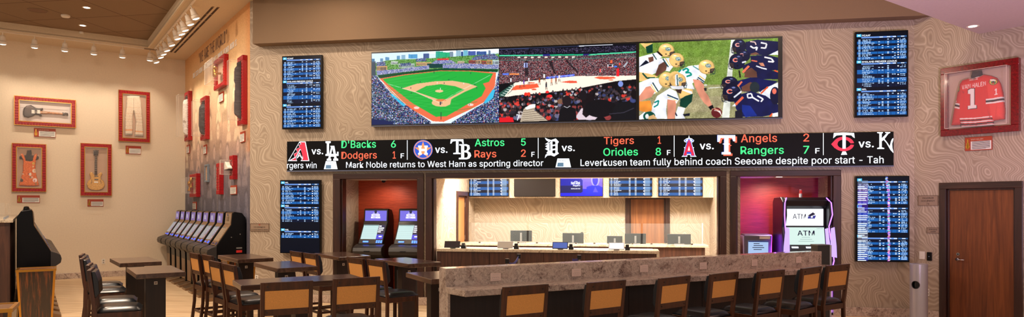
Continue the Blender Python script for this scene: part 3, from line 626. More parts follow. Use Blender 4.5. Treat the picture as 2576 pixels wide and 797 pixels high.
c.poly([(272,440),(400,400),(560,380),(700,376),(830,398),(905,425),(800,470),(690,530),(680,575),(640,592),(560,588),(528,560),(534,536),(390,474)],(224,176,130))
c.poly([(390,466),(480,420),(600,405),(720,422),(798,452),(652,530),(580,530)],(36,172,62))
for i in range(7): c.line([(410+i*28,466+i*9),(560+i*32,410+i*8)],4,(70,196,84),.4)
c.ell(588,462,34,12,(230,186,140)); c.ell(604,560,78,32,(226,178,132)); c.ell(604,538,44,10,(214,120,70))
c.line([(60,330),(80,360),(330,598),(520,715),(640,722)],4,(236,236,236)); c.line([(640,722),(860,612),(985,545),(1050,420),(1075,290)],4,(230,230,235))
c.line([(604,560),(690,500),(1010,330)],2,(240,240,240)); c.line([(590,560),(390,470),(150,400)],2,(240,240,240))
for P in ([(12,335),(55,335),(180,480),(340,600),(520,720),(510,745),(12,745)],[(690,725),(860,622),(990,545),(1050,420),(1080,290),(1090,740),(690,740)]):
    c.poly(P,(26,40,84)); c.noise(c.mask(P),crowdpal()+[(16,24,60),(14,20,40),(24,34,90),(40,80,70)],.9,2)
for i in range(5): c.line([(12,420+i*66),(150+i*70,560+i*44)],6,(30,60,60),.6)
c.poly([(170,488),(190,486),(306,580),(286,590)],(60,180,220)); c.poly([(955,560),(1030,450),(1050,452),(1034,520),(975,568)],(60,180,220))
c.ell(398,601,24,11,(240,200,190)); c.ell(849,577,25,11,(240,200,190)); c.poly([(660,708),(715,680),(720,688),(668,714)],(240,240,240))
c.line([(603,640),(603,700)],4,(40,40,60)); c.line([(598,550),(598,578)],8,(30,40,70)); c.line([(598,436),(598,450)],5,(235,235,245))
for p in ((272,432),(428,384),(546,306),(668,368),(850,312),(793,398),(884,408),(898,434),(354,476),(630,396),(571,392),(350,436),(374,310),(610,560),(838,576)):
    c.line([(p[0],p[1]-6),(p[0],p[1]+7)],5,(225,225,240) if p[0]%2 else (50,50,70))
c.poly([(12,690),(90,700),(200,715),(200,745),(12,745)],(24,34,80)); c.blur(1)
def slot(p0,p1,base=935): return (L(p0,515)[0], L(p1,515)[0])
x0,x1 = slot(935.5,1255)
S1=link('baseball_picture', c.mesh('baseball_picture', x0,x1, .022,hh-.03, -.004, PIXW), o)
# basketball
q=[(18,107),(1207,68),(1207,742),(15,755)]
c = Canvas(460,250,(10,10,16),q); full=np.ones((c.h,c.w),bool)
RP=[(120,30,40),(60,20,30),(200,190,190),(30,20,30),(150,110,100),(20,16,24),(230,60,60),(90,80,100),(240,240,240),(16,12,20),(16,12,20),(40,28,36)]
c.noise(c.mask([(10,180),(1210,150),(1210,350),(420,370),(10,420)]),RP,.95)
c.poly([(10,60),(1210,60),(1210,150),(10,170)],(12,14,26)); c.noise(c.mask([(10,120),(1210,85),(1210,135),(10,160)]),[(40,36,60),(14,14,24),(14,14,24),(90,80,110)],.8,2)
c.line([(15,112),(600,92),(1000,76)],4,(90,110,170),.8); c.line([(720,88),(1010,76)],6,(230,235,250))
c.line([(15,168),(420,166),(830,164),(1207,143)],13,(30,170,120)); c.line([(15,168),(405,166)],5,(110,230,190)); c.line([(820,163),(1207,142)],5,(120,235,190))
c.poly([(405,158),(468,156),(468,172),(405,174)],(30,40,120)); c.poly([(757,158),(806,156),(806,170),(757,172)],(40,40,110))
c.line([(15,188),(700,184),(1207,170)],9,(60,56,66),.9); c.line([(15,210),(520,206),(1207,184)],6,(60,110,100),.8)
for xx in range(180,700,60): c.poly([(xx,178),(xx+26,177),(xx+26,190),(xx,191)],(220,214,200))
for P in ([(480,215),(520,330),(505,332),(452,216)],[(620,212),(720,318),(706,322),(600,214)],[(245,215),(275,216),(276,345),(250,350)]): c.poly(P,(26,20,26),.75)
c.poly([(238,232),(272,232),(272,275),(238,276)],(170,180,230)); c.line([(255,236),(255,272)],10,(20,20,60))
for t,l in (((46,323),(104,338)),((108,325),(196,338))): c.poly([t,(l[0],t[1]),l,(t[0],l[1])],(90,120,230) if t[0]<100 else (240,140,80))
c.poly([(15,520),(160,405),(430,378),(700,352),(1207,350),(1207,392),(1000,410),(830,440),(700,466),(430,500),(90,532)],(246,232,214))
c.poly([(15,500),(130,420),(150,424),(60,530),(15,530)],(40,80,70)); 
for i in range(6): c.line([(30+i*18,512-i*16),(60+i*18,518-i*16)],6,(220,230,225))
c.poly([(120,474),(165,432),(358,416),(372,448),(300,462)],(232,90,58)); c.poly([(560,405),(640,392),(700,396),(705,414),(640,414)],(226,84,60)); c.poly([(850,368),(890,358),(1020,362),(1040,374),(960,384),(900,382)],(230,92,62)); c.ell(328,468,22,7,(226,84,60)); c.ell(995,389,22,4,(226,90,60)); c.ell(305,410,30,5,(226,90,60))
c.line([(150,430),(130,476),(90,510)],3,(60,50,60)); c.line([(430,500),(700,468)],3,(120,110,110))
c.poly([(432,358),(640,338),(682,334),(682,352),(640,356),(436,376)],(70,90,220)); c.line([(450,362),(675,344)],4,(200,210,250))
c.noise(c.mask([(350,350),(430,345),(430,372),(350,380)])|c.mask([(700,345),(1207,320),(1207,352),(700,352)]),RP,.8)
c.poly([(1045,290),(1066,284),(1066,358),(1040,356)],(226,30,40)); c.poly([(965,252),(1012,250),(1012,276),(965,278)],(200,205,215)); c.poly([(974,256),(1004,255),(1004,270),(974,271)],(40,30,40)); c.line([(968,276),(1006,278)],6,(220,60,50)); c.poly([(990,214),(1006,214),(1006,240),(990,240)],(240,100,60)); c.poly([(1062,238),(1074,238),(1074,258),(1062,258)],(240,80,60)); c.poly([(1020,266),(1048,264),(1048,276),(1020,278)],(60,120,240)); c.poly([(1095,270),(1130,230),(1140,236),(1112,278)],(170,175,185))
for px,py,k in ((205,420,(235,235,240)),(238,410,(110,60,160)),(282,392,(240,240,244)),(376,395,(150,60,40)),(436,440,(40,40,50)),(482,400,(220,150,120)),(521,392,(150,90,70)),(550,370,(235,220,220)),(904,314,(230,90,90)),(418,360,(240,240,240)),(122,392,(220,220,225))):
    c.line([(px,py-26),(px,py+8)],12,k); c.line([(px-4,py+8),(px-6,py+34)],4,(90,60,50)); c.line([(px+4,py+8),(px+8,py+34)],4,(90,60,50)); c.ell(px,py-32,5,6,(70,45,38))
fore=[(15,530),(90,532),(160,520),(420,500),(700,468),(830,440),(1040,400),(1207,385),(1207,755),(15,755)]
fm=c.mask(fore); c.put(fm,(14,12,18)); 
for i in range(700):
    y_=R.uniform(430,700); x_=R.uniform(15,1207)
    top=530-(x_-90)*.127 if x_<1207 else 390
    if y_<top: continue
    g=(y_-top)/250+.25; r=6+g*14
    if x_>560 and y_>560: 
        if R.random()<.75: continue
    k=[(40,34,44),(24,20,28),(70,60,70),(150,60,60),(110,110,140),(200,190,190),(60,70,120),(230,60,50),(20,18,24)][R.integers(0,9)]
    c.ell(x_,y_+r*1.2,r*1.1,r,k,al=.85); c.ell(x_,y_,r*.5,r*.6,(60,44,44) if R.random()<.6 else (24,18,22))
c.poly([(235,640),(290,600),(340,596),(340,625),(330,650),(450,745),(205,752)],(188,172,150)); 
for i in range(6): c.line([(235-i*4,655+i*18),(335+i*20,640+i*18)],5,(120,104,90))
c.poly([(245,628),(300,600),(340,596),(338,626),(262,646)],(236,236,232))
for p,rx,ry,k in (((255,510),16,16,(230,50,40)),((280,508),16,16,(226,60,40)),((465,528),24,14,(230,40,40)),((555,575),22,24,(120,84,64)),((1077,425),22,26,(120,140,210)),((825,505),18,20,(24,18,22)),((445,492),16,12,(230,40,40))): c.ell(p[0],p[1],rx,ry,k)
c.poly([(690,715),(740,640),(800,625),(870,640),(885,715),(860,740),(720,740)],(214,196,206)); c.ell(800,580,55,75,(22,14,20)); c.poly([(760,600),(850,600),(870,720),(820,690),(780,722),(750,690)],(24,16,22))
c.ell(615,570,40,46,(30,22,28)); c.poly([(540,740),(560,640),(620,615),(690,640),(700,740)],(16,14,20)); c.line([(590,618),(618,632),(645,616)],5,(220,220,225))
c.ell(755,525,34,46,(24,18,24)); c.poly([(15,712),(140,712),(150,755),(15,755)],(216,24,36))
c.ell(900,640,130,80,(16,14,20)); c.ell(1120,670,110,90,(18,18,24)); c.line([(1080,560),(1170,535),(1190,510)],12,(110,76,70)); c.ell(1190,520,26,40,(20,14,18)); c.line([(980,690),(1100,680),(1190,640)],8,(60,56,70),.8)
c.line([(170,690),(195,690),(180,740)],10,(220,225,235)); c.blur(1)
x0,x1 = slot(1256,1600)
link('basketball_picture', c.mesh('basketball_picture', x0,x1, .022,hh-.03, -.004, PIXW), o)
# football
q=[(30,88),(1235,38),(1235,750),(30,770)]
c = Canvas(470,270,(116,140,62),q); full=np.ones((c.h,c.w),bool)
c.poly([(30,480),(1235,440),(1235,770),(30,770)],(150,146,104)); c.poly([(30,600),(760,560),(760,700),(30,720)],(160,148,116),.6); c.poly([(30,80),(1235,30),(1235,180),(30,230)],(110,140,56)); c.blur(6); c.grain(full,14,1); c.grain(full,7,3)
c.poly([(836,52),(868,50),(822,760),(756,762),(800,380)],(224,226,216)); c.line([(640,490),(770,480)],9,(206,206,190)); c.ell(615,462,16,8,(200,200,190))
Wt=(234,236,246); Gd=(232,188,116); Gn=(10,88,70); Sk=(214,140,114); Sd=(104,66,54); Nv=(20,24,66); Or=(232,84,40)
c.poly([(40,88),(150,86),(100,150)],Gd); c.poly([(88,120),(150,90),(150,170),(100,180)],(10,60,44))
def helm(x,y,rx,ry,col,em,flip=1,rot=0,ec=(240,240,244)):
    G_=lambda a,b:(x+flip*a*rx,y+b*ry)
    c.ell(x,y,rx,ry,tuple(int(v*.82) for v in col),rot); c.ell(x-flip*rx*.04,y-ry*.06,rx*.92,ry*.90,col,rot); c.ell(x-flip*rx*.15,y-ry*.45,rx*.5,ry*.3,tuple(min(255,int(v*1.08+12)) for v in col)); c.ell(x-flip*rx*.2,y-ry*.62,rx*.2,ry*.09,(250,244,230) if em=='G' else (110,120,170))
    c.poly([G_(.45,.25),G_(.95,.15),G_(.98,.45),G_(.7,.85),G_(.4,.8)],(60,42,40)); c.poly([G_(.5,.3),G_(.9,.25),G_(.85,.5),G_(.55,.55)],(120,84,66) if em=='G' else (70,50,50))
    mk_=(34,60,56) if em=='G' else (20,22,44)
    for k in range(3): c.line([G_(.40,.42+.2*k),G_(1.08,.30+.28*k)],3.4,mk_)
    c.line([G_(1.02,.12),G_(1.10,.5),G_(.98,.95),G_(.5,1.02)],4,mk_); c.line([G_(.72,.34),G_(.78,.98)],3,mk_)
    c.ell(x-flip*rx*.05,y+ry*.55,rx*.13,ry*.11,tuple(int(v*.45) for v in col)); c.ell(x+flip*rx*.28,y+ry*.75,rx*.10,ry*.07,tuple(int(v*.5) for v in col))
    ex,ey=x+flip*rx*.22,y-ry*.18
    if em=='G':
        c.ell(ex,ey,rx*.36,ry*.27,(24,76,66),.15); c.ell(ex,ey,rx*.30,ry*.22,ec,.15); c.ell(ex,ey,rx*.22,ry*.16,(24,76,66),.15); c.ell(ex,ey,rx*.13,ry*.085,ec,.15); c.poly([(ex,ey-ry*.01),(ex+rx*.24,ey-ry*.01),(ex+rx*.24,ey+ry*.06),(ex,ey+ry*.06)],(24,76,66)); c.poly([(ex+rx*.06,ey-ry*.09),(ex+rx*.26,ey-ry*.11),(ex+rx*.26,ey-ry*.02),(ex+rx*.08,ey-ry*.02)],ec)
    else:
        c.ell(ex,ey,rx*.34,ry*.27,(240,226,226)); c.ell(ex,ey,rx*.29,ry*.23,ec); c.ell(ex,ey,rx*.15,ry*.12,col); c.poly([(ex,ey-ry*.07),(ex+rx*.36,ey-ry*.10),(ex+rx*.36,ey+ry*.10),(ex,ey+ry*.07)],col)
# far left player group
c.poly([(30,210),(190,168),(235,210),(160,250),(60,300),(30,300)],Wt); c.poly([(110,215),(155,205),(160,250),(120,262)],Sd); c.poly([(30,300),(90,238),(120,260),(50,305)],(12,20,40)); c.line([(150,180),(190,240)],9,(20,60,60))
helm(272,150,70,62,Gd,'G'); c.line([(190,160),(235,200)],16,(30,20,20))
c.poly([(30,390),(30,300),(205,225),(310,215),(330,300),(300,340),(230,330),(120,380)],Wt); c.poly([(205,280),(255,250),(278,290),(268,330),(185,385),(172,370)],Sd); c.line([(240,225),(290,300)],10,(20,60,60)); c.line([(262,220),(306,290)],8,(230,190,90))
c.poly([(30,345),(120,360),(200,385),(80,425),(30,425)],Gd); c.line([(60,355),(100,400),(170,395)],14,(20,70,56))
helm(362,238,66,66,Gd,'G')
# centre with the ball
c.poly([(350,350),(470,290),(560,280),(625,380),(600,450),(530,420),(500,450),(520,500),(430,490),(400,430)],Wt)
c.line([(415,330),(450,310),(470,330),(440,350),(480,350),(495,370),(450,385)],14,(0,140,120)); c.line([(380,345),(400,325)],14,(0,140,120)); c.line([(505,290),(560,325)],11,(40,110,100),.7)
c.line([(548,392),(606,434)],10,(20,50,60)); c.line([(560,378),(612,418)],8,(226,180,70)); c.line([(540,406),(600,446)],8,(20,50,60))
c.poly([(505,410),(560,415),(600,455),(610,520),(640,560),(672,640),(650,668),(600,620),(560,560),(520,470)],Sk); c.poly([(640,660),(676,640),(688,668),(660,688)],(16,14,20)); c.poly([(668,676),(740,668),(738,700),(690,712)],(224,150,124))
helm(624,300,70,66,Gd,'G')
c.poly([(380,500),(430,490),(505,500),(505,540),(440,575),(390,580)],Gd); c.poly([(400,505),(420,500),(500,520),(500,545)],Wt); c.poly([(395,590),(440,560),(505,540),(495,610),(440,670),(390,650)],(8,56,44)); c.poly([(375,655),(438,668),(420,730),(440,765),(350,765),(350,730)],Wt); c.poly([(415,725),(480,715),(475,740),(430,742)],(20,24,40)); c.line([(345,700),(365,740)],12,(30,30,50))
c.ell(712,712,46,46,(96,30,34)); 
for k in range(5): c.line([(690+k*12,690),(745+k*2,700+k*10)],5,(236,226,220))
c.line([(690,675),(730,690)],10,(224,150,124)); c.poly([(600,490),(625,485),(625,515),(608,516)],(40,40,40))
# near left players
c.poly([(30,440),(130,400),(205,400),(235,480),(200,520),(130,560),(30,600)],Wt); c.poly([(30,560),(90,480),(130,470),(170,520),(140,570),(80,590),(30,612)],Sk); c.line([(150,440),(200,520)],10,(20,50,50)); c.line([(135,455),(185,535)],7,(226,180,70))
c.poly([(30,610),(130,600),(150,690),(80,705),(30,690)],(230,140,56)); helm(272,415,68,70,Gd,'G'); c.ell(350,400,60,62,Gd)
helm(376,425,70,70,(230,184,112),'G',rot=.2); c.poly([(350,370),(372,360),(384,460),(352,468)],Wt); c.line([(366,370),(372,465)],8,(16,70,60)); c.poly([(305,470),(420,470),(430,495),(380,500),(320,495)],(228,228,236)); c.poly([(350,500),(410,500),(400,540),(370,530)],(60,40,36))
c.poly([(148,650),(190,560),(300,490),(360,520),(385,590),(345,650),(280,600),(270,690),(280,765),(190,765),(140,700)],Wt); c.line([(280,550),(376,590)],11,(20,50,70)); c.line([(285,568),(370,606)],7,(230,200,130)); c.poly([(282,590),(350,600),(360,640),(345,765),(282,765)],Sk); c.line([(165,620),(205,600),(195,640),(160,660)],12,(0,120,110))
c.poly([(30,740),(80,700),(100,765),(30,770)],Wt); c.ell(120,742,55,42,(10,76,62)); c.poly([(110,745),(160,725),(190,765),(110,768)],(222,176,120)); c.ell(100,742,16,22,(230,230,230))
# dark-shirted players on the right
c.poly([(960,75),(1060,52),(1235,70),(1235,190),(1100,192),(1000,190),(960,140)],Nv); c.line([(1000,110),(1030,130),(1060,120),(1050,150)],14,(240,236,236)); c.line([(1090,80),(1140,90),(1130,130),(1090,125)],14,(240,236,236)); c.line([(1000,70),(1040,75),(1050,100)],10,(240,200,190)); c.poly([(1160,190),(1235,150),(1235,190)],(240,240,250)); c.poly([(1000,180),(1050,165),(1080,185),(1010,195)],(120,80,64))
c.poly([(1000,200),(1140,190),(1235,215),(1235,330),(1150,330),(1010,270)],Nv); c.line([(1120,210),(1180,225),(1200,255),(1150,250)],14,(240,232,232)); c.line([(1010,240),(1060,250)],12,(230,110,80)); c.poly([(1070,262),(1110,262),(1125,295),(1090,290)],(200,130,100)); c.line([(1205,330),(1235,350)],14,Or)
c.poly([(930,290),(1010,255),(1100,300),(1235,350),(1235,410),(1060,410),(960,380)],Nv); c.poly([(955,340),(1010,305),(1055,345),(1060,395),(950,395)],Sd); c.line([(935,350),(990,290)],20,(232,110,80)); c.line([(1050,290),(1100,310),(1140,320)],12,(232,232,240))
helm(905,112,60,66,(16,20,52),'C',-1,0,(230,120,110)); helm(940,200,60,54,(16,20,52),'C',-1,0,(230,120,110)); helm(888,250,68,72,(16,20,52),'C',-1,0,(235,90,70)); c.line([(905,330),(915,395)],12,(20,14,18)); c.line([(930,260),(965,250)],14,(220,220,230))
c.poly([(880,430),(1000,395),(1235,430),(1130,500),(1040,530),(930,520)],(18,24,80)); c.poly([(925,480),(1000,435),(1045,450),(1000,520),(930,520)],Sd); c.ell(1038,484,42,50,(34,44,50)); c.line([(890,480),(930,430)],16,(232,110,80)); c.poly([(1070,530),(1150,480),(1235,440),(1235,560),(1160,590)],(236,238,250)); c.line([(1090,540),(1150,480)],13,Or); c.line([(1080,525),(1135,470)],9,Nv)
c.poly([(860,600),(920,545),(1010,520),(1130,560),(1235,640),(1235,720),(1100,750),(930,750),(880,680)],(18,24,72)); c.poly([(870,700),(930,680),(935,755),(870,755)],(26,26,40)); c.line([(975,545),(1010,540),(1020,575),(980,580),(975,545)],12,(240,236,240)); c.line([(1020,575),(1075,610)],14,(240,236,240)); c.line([(1060,560),(1110,590),(1090,615)],13,(240,236,240)); c.line([(875,640),(940,570)],22,(232,100,70)); c.line([(1165,748),(1190,720)],14,Or); c.poly([(1190,720),(1235,710),(1235,748),(1190,750)],(230,230,240))
c.poly([(930,640),(1000,650),(1060,740),(960,755),(930,700)],(24,50,150),.8)
helm(825,442,70,58,(14,18,48),'C',-1,0,(235,110,90)); helm(842,535,80,80,(14,18,48),'C',-1,0,(235,90,70)); c.line([(860,575),(925,520)],15,(226,226,236)); c.ell(1210,560,42,80,(16,20,50)); c.ell(1204,520,18,26,(235,110,90)); c.poly([(840,655),(870,630),(880,655)],(236,236,236))
sh=c.a.copy(); nz_=np.kron(R.normal(0,1,(c.h//10+1,c.w//10+1)),np.ones((10,10)))[:c.h,:c.w]
for _ in range(5): p_=np.pad(nz_,3,'edge'); nz_=sum(p_[3+a_:3+a_+c.h,3+b_:3+b_+c.w] for a_ in (-3,0,3) for b_ in (-3,0,3))/9
c.a=np.clip(c.a*(1+.10*nz_[...,None])-2,0,255)
c.blur(1)
x0,x1 = slot(1608,1957)
link('football_picture', c.mesh('football_picture', x0,x1, .022,hh-.03, -.004, PIXW), o)

# ---- long score ticker
o, L, hw, hh = tvbox('score_ticker', 'long black LED ticker with baseball scores above the openings', 'ticker board', 722,2248,356,430,.09, refx=722)
MB(BLACKG).box(-hw,hw,0,.085,0,hh).build('cabinet', o)
MB(mat('blue_grey_edge')).box(-hw,hw,-.006,.02,-.014,.006).build('bottom_edge', o)
TW=mat('ticker_white',(240,246,255),emit=1.5); TG=mat('ticker_green',(70,250,140),emit=1.25); TR=mat('ticker_orange',(255,104,74),emit=1.25); TRED=mat('ticker_red',(240,36,70),emit=1.1); TB_=mat('ticker_blue',(20,84,214),emit=1.1); TO=mat('ticker_gold',(255,152,92),emit=1.2); TK=mat('ticker_black',(6,6,8),.3,spec=.12)
lt = MB(TW); yy=-.004
def put(txt, x0,x1,yb,yt,m,bold=.02,ref=None):
    a=L(x0,yb); b_=L(x1,yb); t_=L(x0,yt) if ref is None else None
    lt.text(txt,a[0],b_[0],a[1],t_[1]-a[1],yy,m,bold)
def flush(name):
    global lt
    if lt.v: lt.build(name, o, recalc=False)
    lt = MB(TW)
put("D'Backs",859,946,372.2,354,TG); put("6",983.6,996.2,371,353.6,TG); put("Dodgers",859,948.2,399.3,382,TR); put("1",988,996,398.6,380.8,TR); put("F",1008,1016.8,397.5,386,TW,.03)
put("Astros",1194.4,1269,367.8,349.9,TG); put("5",1310.6,1322.8,366,348.5,TG); put("Rays",1193.6,1248.8,395.9,378.2,TR); put("2",1310.6,1322.8,394.1,376.4,TR); put("F",1336.8,1345.2,393.9,382.2,TW,.03)
put("Tigers",1519,1594.8,362.8,344.9,TR); put("1",1654.5,1663,361.4,343,TR); put("Orioles",1517.7,1605,391.5,373,TG); put("8",1649,1663,390.8,372,TG); put("F",1677.7,1687,389.8,377.6,TW,.03)
put("Angels",1863.6,1954.8,357.8,338.2,TR); put("2",2020.7,2035.5,355.6,336.6,TR); put("Rangers",1862.7,1971.8,387.6,368.6,TG); put("7",2020.4,2035.5,386.2,367,TG); put("F",2050.6,2061.9,385.6,372.8,TW,.03)
for a,b_,yb,yt in ((783.8,813.3,388,371.5),(1094.5,1125.8,384.3,367),(1412.9,1446.1,380,362.5),(1760,1795.6,375.5,357),(2159.4,2198,370.6,351.5)): put("vs.",a,b_,yb,yt,TW,.03)
flush("score_lettering")
put("rgers win",722.3,796.7,423.4,408.5,TW,.01); put("Mark Noble returns to West Ham as sporting director",870.8,1367,422,407.4,TW,.01); put("Leverkusen team fully behind coach Seeoane despite poor start - Tah",1460.4,2222.8,417.3,400.8,TW,.01)
flush('headline_lettering')
def pl(pts, m, sc=None, org=(0,0), y=None):
    P=[]
    for p in pts:
        px,py = (p if sc is None else (org[0]+p[0]/sc, org[1]+p[1]/sc)); a=L(px,py); P.append((a[0], yy if y is None else y, a[1]))
    lt.poly(P,m)
def ring(cx,cy,rx,ry,m,w=1.,y=None,n=32,a0=0,a1=2*PI,sc=None,org=(0,0)):
    for i in range(n):
        t0=a0+(a1-a0)*i/n; t1=a0+(a1-a0)*(i+1)/n
        pl([(cx+rx*math.cos(t0),cy+ry*math.sin(t0)),(cx+rx*math.cos(t1),cy+ry*math.sin(t1)),(cx+rx*w*math.cos(t1),cy+ry*w*math.sin(t1)),(cx+rx*w*math.cos(t0),cy+ry*w*math.sin(t0))],m,sc,org,y)
def disc(cx,cy,rx,ry,m,y=None): pl([(cx+rx*math.cos(t),cy+ry*math.sin(t)) for t in np.linspace(0,2*PI,33)[:-1]],m,None,(0,0),y)
for xx,y0,y1 in ((1024.7,352.5,401.7),(1354,346.8,398),(1695.9,341,394.3),(2070.9,334.6,390)): pl([(xx-.8,y0),(xx+.8,y0),(xx+.8,y1),(xx-.8,y1)],TW)
s7=(6.779,(710,340)); s8=(7.36,(1030,330)); s9=(7.156,(1350,330)); s10=(6.44,(1690,325)); s11=(7.246,(2060,320))
def zp(pts,m,s,y=None): pl(pts,m,s[0],s[1],y)
flush('divider')
# red letter A with jagged edge
zp([(100,440),(300,108),(400,108),(465,440),(315,440),(345,395),(345,330),(315,240),(235,385),(255,440)],TW,s7)
zp([(150,425),(225,385),(200,320),(262,290),(240,235),(305,205),(282,170),(328,150),(305,122),(388,120),(448,428),(335,428),(358,392),(318,236),(300,240),(230,375),(245,428)],TRED,s7,-.0055)
zp([(118,430),(290,128),(322,148),(278,170),(300,205),(236,236),(258,288),(198,318),(215,375)],TK,s7,-.0058)
zp([(100,440),(112,440),(300,118),(296,108)],TW,s7,-.006); zp([(245,395),(300,290),(345,395),(330,398),(302,350),(262,392)],TW,s7,-.006); zp([(300,310),(318,345),(285,345)],TRED,s7,-.0062)
flush('team_emblem')
# interlocked L and A
zp([(740,102),(828,102),(828,132),(800,140),(800,318),(935,318),(935,282),(962,282),(962,352),(738,352),(738,322),(762,318),(762,140),(740,132)],TW,s7)
zp([(820,180),(890,180),(930,395),(956,400),(956,434),(872,434),(872,402),(890,396),(884,365),(830,365),(822,396),(838,402),(838,434),(762,434),(762,402),(786,396),(832,208)],TW,s7,-.0046)
zp([(856,225),(877,318),(838,318)],TK,s7,-.0052)
flush('team_emblem')
# newspaper icons
for P in ([(820,405),(845,405),(849.4,425.4),(814.8,425.4)],[(1402.4,398.5),(1431.7,398.5),(1436.6,420.6),(1397.5,420.6)]):
    pl(P,TW); x0,y0=P[0]; w_=P[1][0]-x0; h_=P[3][1]-y0
    pl([(x0+w_*.02,y0+h_*.48),(x0+w_*.52,y0+h_*.48),(x0+w_*.52,y0+h_*.92),(x0-w_*.02,y0+h_*.92)],mat('ticker_slate',(110,150,180),emit=.8),None,(0,0),-.005)
    a=L(x0+w_*.06,y0+h_*.34); b_=L(x0+w_*.7,y0); lt.text("NEWS",a[0],b_[0],a[1],(L(x0,y0)[1]-a[1])*.55,-.0052,mat('ticker_grey',(120,120,130),emit=.5))
flush('news_icon')
# star roundel with H
disc(1064.4,376.2,24.5,24.5,TB_); disc(1064.4,376.2,23.2,23.2,TO,-.0046); disc(1064.4,376.2,21,21,TB_,-.0052)
st=[]
for i in range(10):
    r=22 if i%2==0 else 8.6; t=-PI/2+i*PI/5; st.append((1064.4+r*math.cos(t),376.2+1.5+r*math.sin(t)))
pl(st,TO,None,(0,0),-.0058)
zp([(162,265),(228,265),(228,295),(220,300),(220,325),(288,325),(288,300),(278,295),(278,265),(342,265),(342,295),(325,300),(325,398),(342,405),(342,435),(275,435),(275,405),(288,398),(288,368),(220,368),(220,398),(230,405),(230,435),(162,435),(162,405),(180,398),(180,300),(162,295)],TW,s8,-.0064)
flush('team_emblem')
# T over B
zp([(768,148),(998,148),(1008,232),(985,235),(968,190),(910,182),(910,395),(948,402),(948,424),(812,424),(812,402),(862,395),(862,182),(800,190),(778,228),(755,228)],TW,s8)
zp([(925,240),(1060,240),(1110,262),(1120,320),(1085,370),(1130,400),(1145,455),(1110,505),(1060,520),(915,520),(915,492),(958,488),(958,268),(922,262)],TW,s8,-.0046)
zp([(1015,268),(1062,275),(1072,310),(1058,350),(1015,362)],TK,s8,-.0052); zp([(1015,388),(1070,398),(1085,440),(1070,485),(1015,492)],TK,s8,-.0052)
flush('team_emblem')
# blackletter D
zp([(148,115),(200,140),(260,158),(345,130),(400,190),(378,225),(378,370),(402,400),(315,455),(255,432),(190,440),(148,485),(160,425),(205,390),(175,395),(205,350),(150,318),(195,295),(152,270),(205,235),(150,235),(215,190),(170,160)],TW,s9)
zp([(285,180),(335,185),(340,235),(285,245)],TK,s9,-.0052); zp([(285,268),(338,262),(338,310),(285,318)],TK,s9,-.0052); zp([(288,345),(338,338),(338,395),(310,402),(282,385)],TK,s9,-.0052); zp([(232,220),(246,215),(246,345),(232,350)],TK,s9,-.0052); zp([(210,205),(262,175),(262,185),(215,222)],TK,s9,-.0052)
flush('team_emblem')
# haloed A
zp([(278,97),(290,140),(325,150),(362,180),(350,205),(322,215),(342,290),(362,292),(350,312),(378,420),(402,445),(300,445),(300,415),(250,415),(250,445),(156,445),(185,420),(208,312),(194,292),(216,290),(238,215),(205,205),(194,180),(232,150),(268,140)],TW,s10)
zp([(278,150),(315,215),(372,432),(312,432),(306,400),(246,400),(240,432),(184,432),(240,215)],TB_,s10,-.0046)
zp([(278,170),(300,200),(365,425),(320,425),(310,368),(245,368),(236,425),(192,425),(258,200)],TRED,s10,-.0052); zp([(278,270),(295,345),(258,345)],TW,s10,-.0058)
ring(278,182,72,26,TB_,.78,-.0056,24,.0,2*PI,*s10)
flush('team_emblem')
# red-shadowed T
def Tsh(dx,dy): return [(p[0]+dx,p[1]+dy) for p in [(738,95),(1028,95),(1028,195),(995,195),(975,140),(918,140),(918,228),(945,240),(918,252),(918,368),(955,372),(955,408),(808,408),(808,372),(848,368),(848,252),(822,240),(848,228),(848,140),(790,140),(772,205),(738,205)]]
zp(Tsh(27,22),TR,s10); zp(Tsh(-6,-2),TB_,s10,-.0046); zp(Tsh(0,0),TW,s10,-.0052)
flush('team_emblem')
# T and C
ring(450,305,190,132,TRED,.60,-.0046,30,.12,2*PI-.12,*s11); zp([(222,308),(290,235),(345,262),(345,350),(290,385)],TRED,s11,-.0044)
zp([(335,305),(360,262),(420,232),(500,235),(560,275),(585,305),(560,340),(500,375),(400,375),(350,345)],TK,s11,-.0049)
zp([(270,105),(450,95),(640,105),(652,200),(620,180),(590,148),(488,142),(488,390),(428,390),(428,142),(320,150),(285,180),(258,202)],TW,s11,-.0056); zp([(428,440),(488,440),(515,500),(400,505)],TW,s11,-.0056)
flush('team_emblem')
# K and curve cut off by the edge
zp([(1060,88),(1165,88),(1165,105),(1145,115),(1145,200),(1235,108),(1205,102),(1205,88),(1300,88),(1300,102),(1265,120),(1195,215),(1240,270),(1290,345),(1310,260),(1330,215),(1356,195),(1356,225),(1335,300),(1340,380),(1356,440),(1356,472),(1300,410),(1230,290),(1180,232),(1145,255),(1145,365),(1190,378),(1190,396),(1060,396),(1060,378),(1100,365),(1100,115),(1060,105)],TW,s11)
flush('team_emblem')

